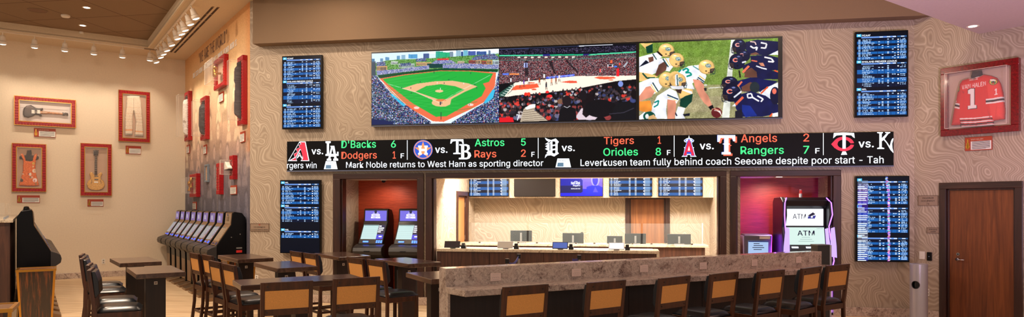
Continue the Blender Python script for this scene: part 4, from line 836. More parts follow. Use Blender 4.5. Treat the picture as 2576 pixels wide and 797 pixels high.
# ---- odds boards
DK=(5,16,42); BL=(20,88,160); HD=(96,136,206); LB=(80,190,245)
def odds(label, px0,px1,py0,py1, secs, off=.11, w=120,h=216, glitch=False, rows_fill=None, group='portrait odds screens on the patterned wall'):
    o,L,hw,hh = tvbox('odds_screen', label, 'screen', px0,px1,py0,py1, off, group)
    MB(BLACKG).box(-hw,hw,0,.07,0,hh).build('bezel', o, bevel=.004)
    MB(BLACK).box(-hw*.5,hw*.5,.07,off+.0,hh*.3,hh*.7).build('wall_bracket', o)
    c=Canvas(w,h,(4,10,26)); c.a[:]=(3,8,22)
    heads=MB(TW)
    W_=2*hw-.03; H_=hh-.03
    for (t,b_,title,rows,three) in secs:
        y0=int(t*h); y1=int(b_*h); hd=max(6,int(.034*h))
        c.a[y0:y0+hd,1:int(.1*w)]=LB; c.a[y0+2:y0+hd-2,4:9]=(220,240,255)
        c.a[y0+hd:y0+hd+4,int(.1*w):int(.78*w)]=HD; c.a[y0+hd:y0+hd+4,int(.8*w):w-2]=(40,84,140)
        for f in (.46,.6,.72,.88): c.a[y0+hd+1:y0+hd+3,int(f*w):int(f*w)+8]=(220,230,250)
        ys=y0+hd+6; rh=(y1-ys)/rows
        for r in range(rows):
            a=int(ys+r*rh); e=int(ys+(r+1)*rh)
            c.a[a:e,2:w-2]=BL if r%2 else DK
            for f in (.42,.55,.68,.78): c.a[a:e,int(f*w)]=(12,30,60)
            nl=3 if three else 2
            for k in range(nl):
                yl=int(a+(k+.5)*(e-a)/nl-.5); hl=2 if not three else 2
                n=int(R.uniform(.12,.25)*w)
                m_=R.random(n)<.62; c.a[yl:yl+hl,int(.12*w):int(.12*w)+n][:,m_]=(158,190,226)
                if not three: c.a[yl:yl+hl,5:10]=(150,184,222)
                for f,p in ((.44,.35),(.50,.55),(.615,.85),(.70,.4 if k==0 else 0),(.745,.3)):
                    if R.random()<p*.8: c.a[yl:yl+hl,int(f*w):int(f*w)+int(.04*w)]=(176,204,238)
                if k<2:
                    m_=R.random(int(.11*w))<.68; c.a[yl:yl+hl,int(.86*w):int(.86*w)+int(.11*w)][:,m_]=(150,184,224)
            c.a[a+2:a+5,int(.81*w):int(.81*w)+3]=(240,244,250)
        if title: heads.text(title, -hw+.015+W_*.115, 0, H_-(y0+hd-1.2)/h*H_+.015, hd*.62/h*H_, -.003, TW, .02, mode='free')
    if glitch:
        for i in range(h):
            if 8<i: 
                cc=(120+60*math.sin(i*.05),110+70*math.cos(i*.04),200)
                c.a[i,2:26]=c.a[i,2:26]*.4+np.array(cc)*.5
        for i in range(14,h,5):
            if R.random()<.75: c.a[i:i+2,2:int(R.uniform(18,26))]=(225,240,250)
        for i in range(0,h): 
            xx=int(72+R.integers(-1,2)+(0 if i>50 else -5+i*.1)); c.a[i,xx:xx+5]=[(200,90,230),(90,120,240),(230,90,150),(60,200,140),(120,90,220),(240,240,250)][R.integers(0,6)]
    g=c.a.copy()
    link('screen_picture', c.mesh('screen_picture', -hw+.015,hw-.015,.015,hh-.015,-.002,PIX), o)
    if heads.v: heads.build('league_lettering', o, recalc=False)
    return o
odds('upper left portrait odds screen headed NCAAF, left of the video wall', 709.5,809.5,139.5,324,[(.01,.325,'NCAAF',8,False),(.335,.655,'ENGLAND PREMIER LEAGUE',5,True),(.665,.99,'UFC',8,False)])
odds('lower left portrait odds screen headed NFL, hung behind the rear stools', 704.5,805.5,452.5,637,[(.01,.325,'NFL',8,False),(.335,.575,'NBA',5,False),(.67,.80,'NHL',2,False)])
odds('upper right portrait odds screen headed NCAAF, right of the video wall', 2151.5,2285,78,294,[(.02,.325,'NCAAF',8,False),(.335,.655,'ENGLAND PREMIER LEAGUE',5,True),(.665,.99,'NFL',8,False)])
odds('lower right portrait odds screen with glitched colour stripes', 2153,2288,442.5,658.5,[(.02,.325,'',8,False),(.335,.665,'',8,False),(.69,.99,'',8,False)],glitch=True)
# ---- landscape screens on the cashier bulkhead
def bulk(name,label,px0,px1,kind,i):
    off=-2.93
    x0=TV.hit(px0,515,off)[0]; x1=TV.hit(px1,515,off)[0]; zb=TV.hit((px0+px1)/2,494,off)[1]; H=.56; hw=(x1-x0)/2
    o=thing(name,label,'screen',TV.w((x0+x1)/2,-off,zb),TVR,'screens over the cashier counter')
    MB(BLACKG).box(-hw,hw,0,.05,0,H).build('bezel',o,bevel=.004)
    MB(BLACK).box(-.1,.1,.05,.07,H*.3,H*.7).build('wall_bracket',o)
    if kind=='odds':
        c=Canvas(120,66,DK)
        for r in range(8):
            a=int(r*8.2); e=int((r+1)*8.2); c.a[a:e]=BL if r%2 else DK
            for k in (1,5):
                c.a[a+k:a+k+2,3:8]=(190,210,235); n=R.integers(12,24); m_=R.random(n)<.8; c.a[a+k:a+k+2,12:12+n][:,m_]=(210,222,240)
                for f in (.46,.6,.82): c.a[a+k:a+k+2,int(f*120):int(f*120)+5]=(220,232,248)
                c.a[a+k:a+k+2,102:115]=(160,194,230)
            c.a[a+2:a+5,96:99]=(240,244,250)
        link('screen_picture',c.mesh('screen_picture',-hw+.012,hw-.012,.012,H-.012,-.002,PIX),o)
    elif kind=='ad':
        W_=2*hw; c=Canvas(140,78,(60,50,230))
        for i in range(78): c.a[i]=(90-i*.9,80-i*.7,238)
        c.poly([(70,4),(140,4),(140,55),(70,55)],(150,120,245),.8)
        for k in range(6): c.line([(78,34+k*3),(140,34+k*3)],1,(110,80,240))
        c.poly([(0,22),(70,22),(74,26),(74,64),(68,68),(0,68)],(20,30,170)); c.poly([(0,44),(74,44),(74,64),(68,68),(0,68)],(6,12,60),.7)
        c.ell(116,26,14,20,(200,200,255),al=.7); c.ell(116,26,9,17,(30,30,220)); c.poly([(84,66),(88,48),(104,44),(128,44),(140,50),(140,74),(84,74)],(24,40,235)); c.poly([(108,66),(116,48),(126,66)],(90,80,240))
        c.poly([(62,0),(134,0),(134,8),(62,8)],(190,180,255),.6); c.blur(1)
        link('screen_picture',c.mesh('screen_picture',-hw+.012,hw-.012,.012,H-.012,-.002,PIX),o)
        t_=MB(TW); s_=W_/140; 
        t_.text('Hard Rock',-hw+36*s_,-hw+66*s_,.012+(78-40)*s_,9*s_,-.004,TW,.03); t_.text('SPORTSBOOK',-hw+42*s_,-hw+66*s_,.012+(78-46)*s_,3.4*s_,-.004,TW,.02)
        t_.text('DOWNLOAD NOW',-hw+36*s_,-hw+66*s_,.012+(78-56)*s_,3.6*s_,-.004,TW,.02)
        n=26
        for k in range(n):
            a_=2*PI*k/n; e_=2*PI*(k+1)/n; cx_=-hw+52*s_; cz_=.012+(78-38)*s_
            t_.poly([(cx_+9*s_*math.cos(a_),-.0035,cz_+9*s_*math.sin(a_)),(cx_+9*s_*math.cos(e_),-.0035,cz_+9*s_*math.sin(e_)),(cx_+8.2*s_*math.cos(e_),-.0035,cz_+8.2*s_*math.sin(e_)),(cx_+8.2*s_*math.cos(a_),-.0035,cz_+8.2*s_*math.sin(a_))])
        t_.build('screen_lettering',o,recalc=False)
    else: MB(mat('switched_off_screen',(30,24,22),.5,spec=.12)).box(-hw+.012,hw-.012,-.002,.002,.012,H-.012).build('dark_panel',o)
bulk('odds_monitor','odds screen at the far left above the cashier counter',1180,1280,'odds',0)
bulk('blank_monitor','switched-off dark screen above the cashier counter',1293,1397,'off',1)
bulk('advert_monitor','bright blue advert screen above the cashier counter',1409,1517,'ad',2)
bulk('odds_monitor','odds screen directly right of the blue advert screen',1532,1641,'odds',3)
bulk('odds_monitor','rightmost odds screen above the cashier counter',1656,1768,'odds',4)
MURAL_W=90; CREAM_W=100
# ================================================================== framed exhibits, mural, track lights
def proj(W,x,z,off):
    p=W.w(x,-off); return (CX+F*p[0]/p[1], HY-F*(z-CH)/p[1])
def ext(W,px0,px1,py0,py1,off):
    x0=W.hit(px0,515,off)[0]; x1=W.hit(px1,515,off)[0]; m=(px0+px1)/2
    return x0,x1,W.hit(m,py1,off)[1],W.hit(m,py0,off)[1]
def wcanvas(W,px0,px1,py0,py1,off,res,sc,org,col=(0,0,0)):
    x0,x1,z0,z1=ext(W,px0,px1,py0,py1,off)
    q=[((p[0]-org[0])*sc,(p[1]-org[1])*sc) for p in (proj(W,x0,z1,off),proj(W,x1,z1,off),proj(W,x1,z0,off),proj(W,x0,z0,off))]
    w=int((x1-x0)/res); h=int((z1-z0)/res); c=Canvas(w,h,col,q); return c,(x0,x1,z0,z1)
def rails(m,x0,x1,z0,z1,fw,y0,y1,mt=None):
    m.box(x0,x1,y0,y1,z1-fw,z1,mt); m.box(x0,x1,y0,y1,z0,z0+fw,mt); m.box(x0,x0+fw,y0,y1,z0+fw,z1-fw,mt); m.box(x1-fw,x1,y0,y1,z0+fw,z1-fw,mt)
BACKM = plaster('taupe_backing_linen',(196,160,134),200,.05,.8)
WBACK = mat('white_backing_board',(226,214,208),.6)
def showcase(label, W, x0,x1,z0,z1, fw, depth, plexi, back=BACKM, group=None, frame=REDF, gold=True, ribs=True):
    xm=(x0+x1)/2; hw=(x1-x0)/2; H=z1-z0
    o=thing('display_frame',label,'display frame',W.w(xm,0,z0),W.a,group)
    m=MB(frame); rails(m,-hw,hw,0,H,fw,-depth,-.002); 
    n=int(2*hw/.06) if ribs else 0
    for i in range(n):                                   # embossed ribs
        x=-hw+(i+.5)*2*hw/n; m.box(x-.014,x+.014,-depth-.008,-depth+.01,H-fw+.012,H-.012); m.box(x-.014,x+.014,-depth-.008,-depth+.01,.012,fw-.012)
    n=int(H/.06) if ribs else 0
    for i in range(n):
        z=(i+.5)*H/n; 
        if fw<z<H-fw: m.box(-hw+.012,-hw+fw-.012,-depth-.008,-depth+.01,z-.014,z+.014); m.box(hw-fw+.012,hw-.012,-depth-.008,-depth+.01,z-.014,z+.014)
    m.build('frame',o,bevel=.006)
    if gold:
        g=MB(GOLD); rails(g,-hw+fw-.012,hw-fw+.012,fw-.012,H-fw+.012,.014,-depth-.004,-depth+.03); rails(g,-hw-.004,hw+.004,-.004,H+.004,.012,-depth+.0,-depth+.02); g.build('gilt_edge',o)
    MB(back).box(-hw+fw-.01,hw-fw+.01,-.03,-.004,fw-.01,H-fw+.01).build('backing_board',o)
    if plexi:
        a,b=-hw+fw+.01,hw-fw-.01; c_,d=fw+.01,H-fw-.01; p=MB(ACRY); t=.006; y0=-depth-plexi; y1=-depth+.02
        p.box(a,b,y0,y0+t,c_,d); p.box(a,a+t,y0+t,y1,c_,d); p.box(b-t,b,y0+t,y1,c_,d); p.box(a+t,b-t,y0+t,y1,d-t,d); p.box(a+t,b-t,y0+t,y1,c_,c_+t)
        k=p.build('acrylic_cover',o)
        g=MB(mat('painted_edge_glint',(250,236,220),.2,alpha=.55)); e_=.005  # whitish bars paint the bright glint along the cover's edges
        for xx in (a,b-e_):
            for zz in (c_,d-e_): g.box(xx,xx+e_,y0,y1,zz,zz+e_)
        g.box(a,b,y0-.001,y0+e_,c_,c_+e_); g.box(a,b,y0-.001,y0+e_,d-e_,d); g.box(a,a+e_,y0-.001,y0+e_,c_,d); g.box(b-e_,b,y0-.001,y0+e_,c_,d); g.build('edge_glint',k)
    return o
def plaque(label, W, x0,x1,z0,z1, group, lines=6, tall=False, title=None):
    xm=(x0+x1)/2; hw=(x1-x0)/2; H=z1-z0
    o=thing('plaque',label,'plaque',W.w(xm,0,z0),W.a,group)
    MB(LABELR).box(-hw,hw,-.025,-.002,0,H).build('plate',o,bevel=.003)
    a,b,c_,d = (-hw+.25*2*hw*.9,hw-.008,.012,H*.68) if not tall else (-hw+.01,hw-.01,.015,H*.78)
    MB(PAPER).box(a,b,-.03,-.024,c_,d).build('text_card',o)
    m=MB(INK)
    for i in range(lines):
        z=c_+(i+.7)*(d-c_)/(lines+.5); m.box(a+(b-a)*.06,b-(b-a)*(.06+.2*(i==0)),-.0308,-.0298,z,z+(d-c_)*.05)
    m.build('printed_lines',o)
    if not tall:
        g=MB(GOLD); 
        g.box(-hw+.03,-hw+.05,-.028,-.0245,H*.12,H*.85); g.cyl((-hw+.04,-.028,H*.3),(-hw+.04,-.0245,H*.3),.03); g.cyl((-hw+.04,-.028,H*.5),(-hw+.04,-.0245,H*.5),.022); g.build('guitar_motif',o)
    if title:
        MB(mat('pale_lettering',(240,214,190),.5)).text(title,a,a+(b-a)*.6,H*.76,H*.12,-.0262,None,.02).build('title_lettering',o,recalc=False)
    return o
def exhibit(name,label,cat,W,c,e,off,rise,steps,group=None,material=CLOTH,y=None):
    x0,x1,z0,z1=e; xm=(x0+x1)/2
    r=c.height(rise,steps)
    me=c.mesh(name,x0-xm,x1-xm,0,z1-z0,0,material,relief=r)
    o=link(name,me,None,W.w(xm,-off,z0),W.a); return tag(o,label,cat,group)
SP=(('cr',))
# --- guitar on the cream wall, lying level
e=ext(CR,36,190,247,318,.0); FA=showcase('wide red frame holding the black electric guitar', CR,*e,.10,.09,.06,WBACK)
s3=2.573; o3=(0,220)
c,ex_=wcanvas(CR,52,176,260,302,.05,.0075,s3,o3)
body=[(147,158),(152,135),(170,118),(200,114),(228,130),(250,137),(272,133),(278,140),(262,152),(268,160),(262,170),(270,186),(258,188),(245,178),(225,178),(205,190),(180,196),(155,190),(148,175)]
neck=[(258,152),(410,166),(410,177),(258,170)]; head=[(404,160),(436,164),(442,170),(440,184),(404,182)]
c.k=c.mask(body)|c.mask(neck)|c.mask(head)
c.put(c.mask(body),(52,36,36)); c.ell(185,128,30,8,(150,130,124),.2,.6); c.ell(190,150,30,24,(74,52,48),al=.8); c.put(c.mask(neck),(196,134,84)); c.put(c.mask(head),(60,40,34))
for i in range(10): c.line([(275+i*13,153+i*1.2),(275+i*13,170+i*.6)],1.6,(120,80,50))
for x_ in (212,248): c.poly([(x_-10,146),(x_+10,147),(x_+10,170),(x_-10,169)],(206,200,190)); c.poly([(x_-5,148),(x_+5,149),(x_+5,168),(x_-5,167)],(236,230,220))
for x_ in (412,422,432): c.ell(x_,162,3,3,(236,230,220)); c.ell(x_,184,3,3,(236,230,220))
c.line([(205,158),(410,170)],1.2,(230,220,200))
exhibit('electric_guitar','dark glossy electric guitar lying level in the wide red frame','guitar',CR,c,ex_,.05,.045,4,material=LACQ)
e=ext(CR,85.5,140,323,345,0); plaque('text plaque under the wide frame of the black guitar',CR,*e,'plaques under the frames on the cream wall',title='CARLOS SANTANA')
# --- orange dress
e=ext(CR,30,116,362,482,0); showcase('red upright frame holding the orange dress',CR,*e,.095,.09,.06)
c,ex_=wcanvas(CR,46,99,377,469,.05,.007,s3,o3)
mq=[(176,405),(202,405),(206,438),(250,446),(250,462),(235,468),(225,475),(150,470),(142,462),(126,462),(126,446),(170,436)]
dr=[(128,434),(144,428),(152,436),(160,452),(166,474),(190,479),(212,474),(216,452),(222,436),(230,428),(243,434),(234,452),(232,476),(230,500),(229,540),(240,585),(254,634),(205,638),(122,634),(136,585),(148,540),(149,500),(150,476),(144,452)]
c.k=c.mask(mq)|c.mask(dr); c.put(c.mask(mq),(46,34,36)); c.put(c.mask(dr),(226,106,34)); c.grain(c.mask(dr),22,1)
for x_,y_,r_,k in ((216,492,9,(220,170,70)),(222,540,13,(236,220,200)),(222,540,4,(220,160,60)),(196,562,10,(240,230,216)),(184,560,5,(150,70,60)),(205,582,8,(226,180,160)),(196,582,5,(90,120,90)),(226,600,14,(244,226,226)),(222,604,5,(200,120,120)),(140,602,10,(70,60,60)),(134,590,6,(90,110,90)),(148,560,4,(220,210,190)),(232,622,6,(150,120,80)),(214,512,5,(230,200,150))): c.ell(x_,y_,r_,r_,k)
for i in range(4): c.line([(165+i*18,490),(160+i*22,630)],3,(200,84,24),.5)
c.ell(137,436,8,4,(232,150,110)); c.ell(236,438,8,4,(232,150,110))
exhibit('orange_dress','orange sequinned mini dress with flowers on a black bust','dress',CR,c,ex_,.05,.05,5)
e=ext(CR,43,100,491,510,0); plaque('text plaque under the frame of the orange dress',CR,*e,'plaques under the frames on the cream wall')
# --- gold guitar
e=ext(CR,202,280,362,492,0); showcase('red upright frame holding the gold guitar',CR,*e,.095,.09,.06)
s4=2.491; o4=(190,210)
c,ex_=wcanvas(CR,217,265,376,479,.05,.0065,s4,o4)
hd_=[(110,420),(128,416),(146,420),(142,450),(112,450)]; nk=[(120,448),(135,448),(136,572),(119,572)]
bd=[(92,556),(104,555),(112,568),(119,574),(136,574),(146,562),(160,556),(168,566),(160,584),(158,596),(176,612),(184,634),(176,656),(150,668),(128,670),(100,668),(78,656),(70,634),(78,612),(94,598),(92,584),(86,568)]
c.k=c.mask(hd_)|c.mask(nk)|c.mask(bd); c.put(c.mask(bd),(216,160,74)); c.grain(c.mask(bd),10,2); c.put(c.mask(nk),(60,40,30)); c.put(c.mask(hd_),(50,36,30))
for i in range(9): c.line([(119,455+i*11),(136,455+i*11)],1.6,(190,180,160))
for y_ in (426,436,446): c.ell(110,y_,4,3,(230,224,210)); c.ell(145,y_,4,3,(230,224,210))
c.poly([(117,576),(140,576),(140,584),(117,584)],(80,60,50)); c.poly([(117,598),(140,598),(140,606),(117,606)],(90,80,70)); c.poly([(116,614),(141,614),(141,622),(116,622)],(240,236,226))
c.line([(97,600),(102,614),(96,628)],2.5,(40,26,20)); c.line([(160,600),(155,614),(161,628)],2.5,(40,26,20)); c.line([(128,450),(128,618)],1.2,(220,210,190))
exhibit('semi_hollow_guitar','gold semi-hollow electric guitar standing upright in its red frame','guitar',CR,c,ex_,.05,.045,4,material=LACQ)
e=ext(CR,220,260,501,519,0); plaque('text plaque under the frame of the gold guitar',CR,*e,'plaques under the frames on the cream wall')
# --- plaid trousers
e=ext(CR,297.5,376,230,357,0); showcase('red upright frame holding the plaid trousers, topmost right on the cream wall',CR,*e,.095,.09,.06)
c,ex_=wcanvas(CR,312,364,238,347,.05,.0065,s4,o4)
pt=[(322,80),(345,75),(400,80),(410,110),(414,160),(426,334),(370,330),(378,240),(364,172),(358,200),(356,324),(310,326),(310,220),(318,140)]
c.k=c.mask(pt); c.put(c.k,(224,206,182)); 
for y_ in (150,186,190,205,222,226,240,262): c.line([(300,y_),(435,y_+4)],3,(214,178,146) if y_%4 else (180,160,140),.7)
for i in range(6): c.line([(325+i*5,90),(313+i*8,326)],1.8,(206,176,148),.6); c.line([(370+i*7,90),(376+i*9,326)],1.8,(206,176,148),.6)
c.line([(300,292),(360,292)],10,(226,140,80),.7); c.line([(370,300),(430,304)],10,(226,150,90),.7); c.line([(305,318),(358,318)],12,(150,140,130),.7); c.line([(370,324),(430,326)],12,(150,140,130),.7)
c.line([(362,90),(362,172)],3,(180,160,136)); c.line([(322,84),(400,84)],6,(240,228,210)); c.grain(c.k,12,1)
exhibit('plaid_trousers','cream plaid trousers hung flat in a red frame','trousers',CR,c,ex_,.05,.05,6)
e=ext(CR,316,354.5,367,387.5,0); plaque('text plaque under the frame of the plaid trousers',CR,*e,'plaques under the frames on the cream wall')
# wall socket on the cream wall
def outlet(label,W,px0,px1,py0,py1,cat='outlet',group=None,name='wall_outlet',m=WHITE,off=0.):
    x0,x1,z0,z1=ext(W,px0,px1,py0,py1,off); xm=(x0+x1)/2; hw=(x1-x0)/2; H=z1-z0
    o=thing(name,label,cat,W.w(xm,-off,z0),W.a,group)
    MB(m).box(-hw,hw,-.012,-.001,0,H).build('cover_plate',o,bevel=.003)
    k=MB(mat('socket_slots',(150,140,128),.5))
    for zz in (.3,.7): k.box(-hw*.42,hw*.42,-.0135,-.0118,H*(zz-.13),H*(zz+.13))
    k.build('sockets',o); return o
outlet('white wall outlet low on the cream wall',CR,256,264.5,651,663.5)

# --- the printed mural
mw,mh=330,290
c=Canvas(mw,mh,(0,0,0))
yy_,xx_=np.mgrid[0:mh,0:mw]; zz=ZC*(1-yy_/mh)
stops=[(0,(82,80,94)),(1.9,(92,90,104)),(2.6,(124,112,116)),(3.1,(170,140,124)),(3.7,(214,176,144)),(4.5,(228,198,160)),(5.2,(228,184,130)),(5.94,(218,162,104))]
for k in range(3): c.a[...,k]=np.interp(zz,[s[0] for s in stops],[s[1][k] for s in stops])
rr=np.random.default_rng(11)
for row,(zc,n,sz) in enumerate(((4.3,8,.42),(3.7,9,.42),(3.1,10,.42),(2.5,10,.40),(1.9,9,.38))):
    for i in range(n):
        v=(i+.5+rr.uniform(-.3,.3))*XM/n; z=zc+rr.uniform(-.18,.18); s_=sz*rr.uniform(.8,1.15)
        X_=v/XM*mw; Y_=(1-z/ZC)*mh; ux=s_*.32/XM*mw; uy=s_*.45/ZC*mh
        base=c.a[min(mh-1,int(Y_)),min(mw-1,int(X_))].copy()
        lt_=np.clip(base*1.2+18,0,252); dk=base*.74
        c.ell(X_,Y_-uy*.25,ux*1.25,uy*1.15,dk,al=.55); c.poly([(X_-ux*2,Y_+uy*2.4),(X_-ux*1.3,Y_+uy*1.1),(X_+ux*1.3,Y_+uy*1.1),(X_+ux*2,Y_+uy*2.4)],lt_ if rr.random()<.6 else dk,.5)
        c.ell(X_,Y_,ux,uy,lt_,al=.8)
        for sx in (-.4,.4): c.ell(X_+sx*ux,Y_-uy*.1,ux*.2,uy*.09,dk,al=.7)
        c.ell(X_+rr.uniform(-.1,.1)*ux,Y_+uy*.5,ux*.32,uy*.09,dk,al=.65); c.line([(X_,Y_-uy*.1),(X_+ux*.1,Y_+uy*.25)],1.3,dk,.6)
for i in range(60):
    X_=rr.uniform(0,mw); Y_=rr.uniform(60,mh); c.line([(X_,Y_),(X_+rr.uniform(-6,6),Y_+rr.uniform(15,60))],rr.uniform(1,5),(236,216,190) if rr.random()<.5 else (110,90,84),.18)
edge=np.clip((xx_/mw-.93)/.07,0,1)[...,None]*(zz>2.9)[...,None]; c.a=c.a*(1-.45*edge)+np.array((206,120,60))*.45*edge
c.blur(3); c.grain(np.ones((mh,mw),bool),5,1)
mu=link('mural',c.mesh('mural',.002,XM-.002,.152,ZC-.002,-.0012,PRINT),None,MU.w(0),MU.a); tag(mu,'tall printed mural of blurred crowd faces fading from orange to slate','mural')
tl=MB(mat('faded_dark_lettering',(124,96,82),.7)); x0,zb=MU.hit(501,161.6); x1,_=MU.hit(571,515); tl.text('"WE ARE THE WORLD"',x0,x1,zb,.27,-.008,None,0.0)
o_=tl.build('mural_lettering',loc=MU.w(0),rot=MU.a,recalc=False); tag(o_,'dark thin capital lettering across the top of the mural','lettering')
s_=MB(mat('white_lettering',(250,246,238),.6)); x0,z0=MU.hit(484.7,199); x1,_=MU.hit(597,515); n=64; rr=np.random.default_rng(3)
for i in range(n):
    if rr.random()<.12: continue
    a=x0+(x1-x0)*i/n; w_=(x1-x0)/n*.62; s_.box(a,a+w_,-.010,-.006,z0,z0+.02); s_.box(a,a+w_*.35,-.010,-.006,z0,z0+.13); s_.box(a,a+w_,-.010,-.006,z0+.11,z0+.13)
    if rr.random()<.5: s_.box(a+w_*.65,a+w_,-.010,-.006,z0,z0+.13)
o_=s_.build('mural_subtitle',loc=MU.w(0),rot=MU.a); tag(o_,'line of small white lettering under the large mural title','lettering')
# --- cases on the mural
def mcase(label,near,far,yt,yb,depth=.10,plexi=.22,fw=.09,back=BACKM,frame=REDF,gold=False):
    x1,z1=MU.hit(near,yt); _,z0=MU.hit(near,yb); x0=MU.hit(far,515,depth)[0]
    showcase(label,MU,x0,x1,z0,z1,fw,depth,plexi,back,None,frame,gold); return (x0,x1,z0,z1)
m1=mcase('red case with a white jacket, farthest left on the mural',484,464,228.6,352.6)
m2=mcase('red case with a black leather jacket on the mural',528,504,241,350)
m3=mcase('highest red case on the mural, holding a brass mask',575.4,538,135.5,214.5)
m4=mcase('tall red case with a long black dress, nearest the display wall',622.8,597,139,313)
m5=mcase('low red case with gilt statuettes, bottom left of the mural',504.4,477,436,495.4)
mcase('slim blue-grey framed panel hung low on the mural',527.3,514,412.5,458,.05,0,.05,BACKM,mat('blue_grey_frame',(120,130,140),.4))
mcase('slim red frame without a cover, low on the mural',563,544,410,489,.10,0,.10,mat('pale_document_paper',(214,190,166),.7))
m8=mcase('small red case with a white shoe, low on the mural',597.8,577,390.5,451)
G2='small plaques beside the mural cases'
for lab,a,b_,t_,u in (('small plaque under the white jacket case',471.5,478.5,364,386),('small plaque under the leather jacket case',514.5,521.5,364,388),('small plaque under the highest mural case',553.6,564,232,257),('small plaque under the tall black dress case',607,618,331,358),('small plaque under the white shoe case',582.5,597,466,489),('small plaque just above the row of betting terminals',487,495.5,507,527)):
    x0,x1,z0,z1=ext(MU,a,b_,t_,u,0); plaque(lab,MU,x0,x1,z0,z1,G2,5,True)
def garment(name,label,cat,box,mk,y,col,shade,rise=.13,mat_=CLOTH,bust=True,fr=.11):
    x0,x1,z0,z1=box; x0+=fr; x1-=fr; z0+=fr; z1-=fr; w=int((x1-x0)/.01); h=int((z1-z0)/.01)
    c=Canvas(w,h,col); c.q=[(0,0),(100,0),(100,100),(0,100)]
    c.k=np.zeros((h,w),bool)
    for p,k in mk: m_=c.mask(p); c.k|=m_; c.put(m_,k)
    c.grain(c.k,9,3); c.blur(1)
    exhibit(name,label,cat,MU,c,(x0,x1,z0,z1),y,rise,max(5,w//2),material=mat_)
jk=[(38,8),(62,8),(72,12),(90,20),(98,40),(96,78),(80,80),(80,60),(82,96),(20,96),(20,60),(20,80),(4,78),(2,40),(10,20),(28,12)]
garment('white_jacket','white fringed jacket hanging in the leftmost mural case','jacket',m1,[(jk,(232,222,212)),([(44,0),(56,0),(58,10),(42,10)],(60,46,40)),([(48,12),(52,12),(52,96),(48,96)],(196,184,172))],.06,(230,220,210),0)
garment('leather_jacket','black leather jacket hanging in its red mural case','jacket',m2,[(jk,(40,36,42)),([(44,0),(56,0),(58,10),(42,10)],(26,22,24)),([(30,14),(46,14),(50,50),(40,40)],(70,64,70))],.06,(40,36,40),0)
dm=[(36,9),(64,9),(80,14),(84,30),(72,40),(78,60),(88,98),(60,92),(50,99),(38,92),(12,98),(22,60),(28,40),(16,30),(20,14)]
garment('black_dress','long black dress on a headless bust in the tall red case','dress',m4,[(dm,(48,44,50)),([(42,0),(58,0),(60,10),(40,10)],(20,18,20)),([(20,22),(30,24),(28,38),(12,34)],(226,214,204)),([(30,72),(40,70),(38,96),(28,94)],(176,40,34))],.06,(40,40,44),0,rise=.16)
x0,x1,z0,z1=m3; m=MB(GOLD); zc=(z0+z1)/2
m.sphere((0,-.16,.14),.10,nu=20,nv=12,sc=(.8,.6,1.2)); m.box(-.02,.02,-.16,-.03,.10,.14); m.box(-.16,.14,-.2,-.14,.2,.25); m.cyl((-.16,-.17,.1),(.16,-.17,.06),.03)
tag(m.build('brass_mask',loc=MU.w((x0+x1)/2,-.02,zc-.14),rot=MU.a,smooth=True),'brass ceremonial mask inside the highest mural case','mask')
x0,x1,z0,z1=m5
for k,fx in enumerate((.36,.62)):
    xx=x0+(x1-x0)*fx; m=MB(GOLD); m.lathe([(0,0),(.05,0),(.05,.03),(.02,.05),(.018,.12),(.045,.16),(.05,.22),(.03,.26),(0,.27)],n=16)
    tag(m.build('gilt_statuette',loc=MU.w(xx,-.16,z0+(.16 if k==0 else .24)),rot=MU.a,smooth=True),['left gilt statuette in the low mural case','right gilt statuette in the low mural case, mounted higher'][k],'statuette')
x0,x1,z0,z1=m8; m=MB(WHITE); m.prism([(-.15,0),(.15,0),(.17,.04),(.10,.08),(.02,.10),(-.06,.17),(-.13,.18),(-.16,.08)],-.17,-.08,'y'); m.box(-.155,.168,-.175,-.075,-.01,.015,BLACK); m.cyl((-.1,-.125,.16),(-.1,-.125,.185),.035,m=BLACK)
tag(m.build('white_shoe',loc=MU.w((x0+x1)/2,-.03,(z0+z1)/2-.05),rot=MU.a,bevel=.015),'white and black shoe inside the small mural case','shoe')

# --- hockey jersey on the right wall
e=ext(RW,2372.5,2557,157,337,.0)
x0=RW.hit(2372.5)[0]; x1=RW.hit(2557,515,.12)[0]+.02; z1=RW.hit(2373,172,.1)[1]; z0=RW.hit(2373,343,.1)[1]
REDD=plaster('dark_red_lacquered_frame',(112,8,18),30,.3,.15)
JX=(x0,x1,z0,z1); showcase('large dark red frame with the hockey jersey on the right wall',RW,x0,x1,z0,z1,.10,.10,.13,mat('jersey_backing',(186,158,142),.8),None,REDD,False,False)
sj=2.952; oj=(2360,130)
xa_,za=RW.hit(2391,515,.1)[0],0; 
c,ex_=wcanvas(RW,2391,2529,172,324,.08,.0042,sj,oj)
jb=[(236,196),(270,200),(300,190),(345,168),(400,178),(440,195),(465,235),(482,300),(496,420),(495,500),(415,512),(414,545),(175,558),(176,530),(165,545),(98,548),(112,470),(130,380),(148,300),(165,240),(185,212)]
nk_=[(260,145),(328,138),(332,170),(300,192),(262,198),(248,190)]
c.k=c.mask(jb)|c.mask(nk_); RD=(214,34,28); c.put(c.k,RD); 
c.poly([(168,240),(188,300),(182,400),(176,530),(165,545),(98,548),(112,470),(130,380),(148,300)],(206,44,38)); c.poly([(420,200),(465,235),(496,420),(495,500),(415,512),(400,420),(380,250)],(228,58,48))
c.put(c.mask(nk_),(30,24,26)); c.line([(236,197),(262,200),(300,194),(345,170)],7,(240,232,226))
for (y_,w_,k) in ((492,9,'w'),(506,7,'k'),(520,9,'w'),(534,7,'k'),(548,11,'w')):
    c.line([(176,y_+8),(290,y_+4),(416,y_-10)],w_,(236,230,226) if k=='w' else (24,20,22))
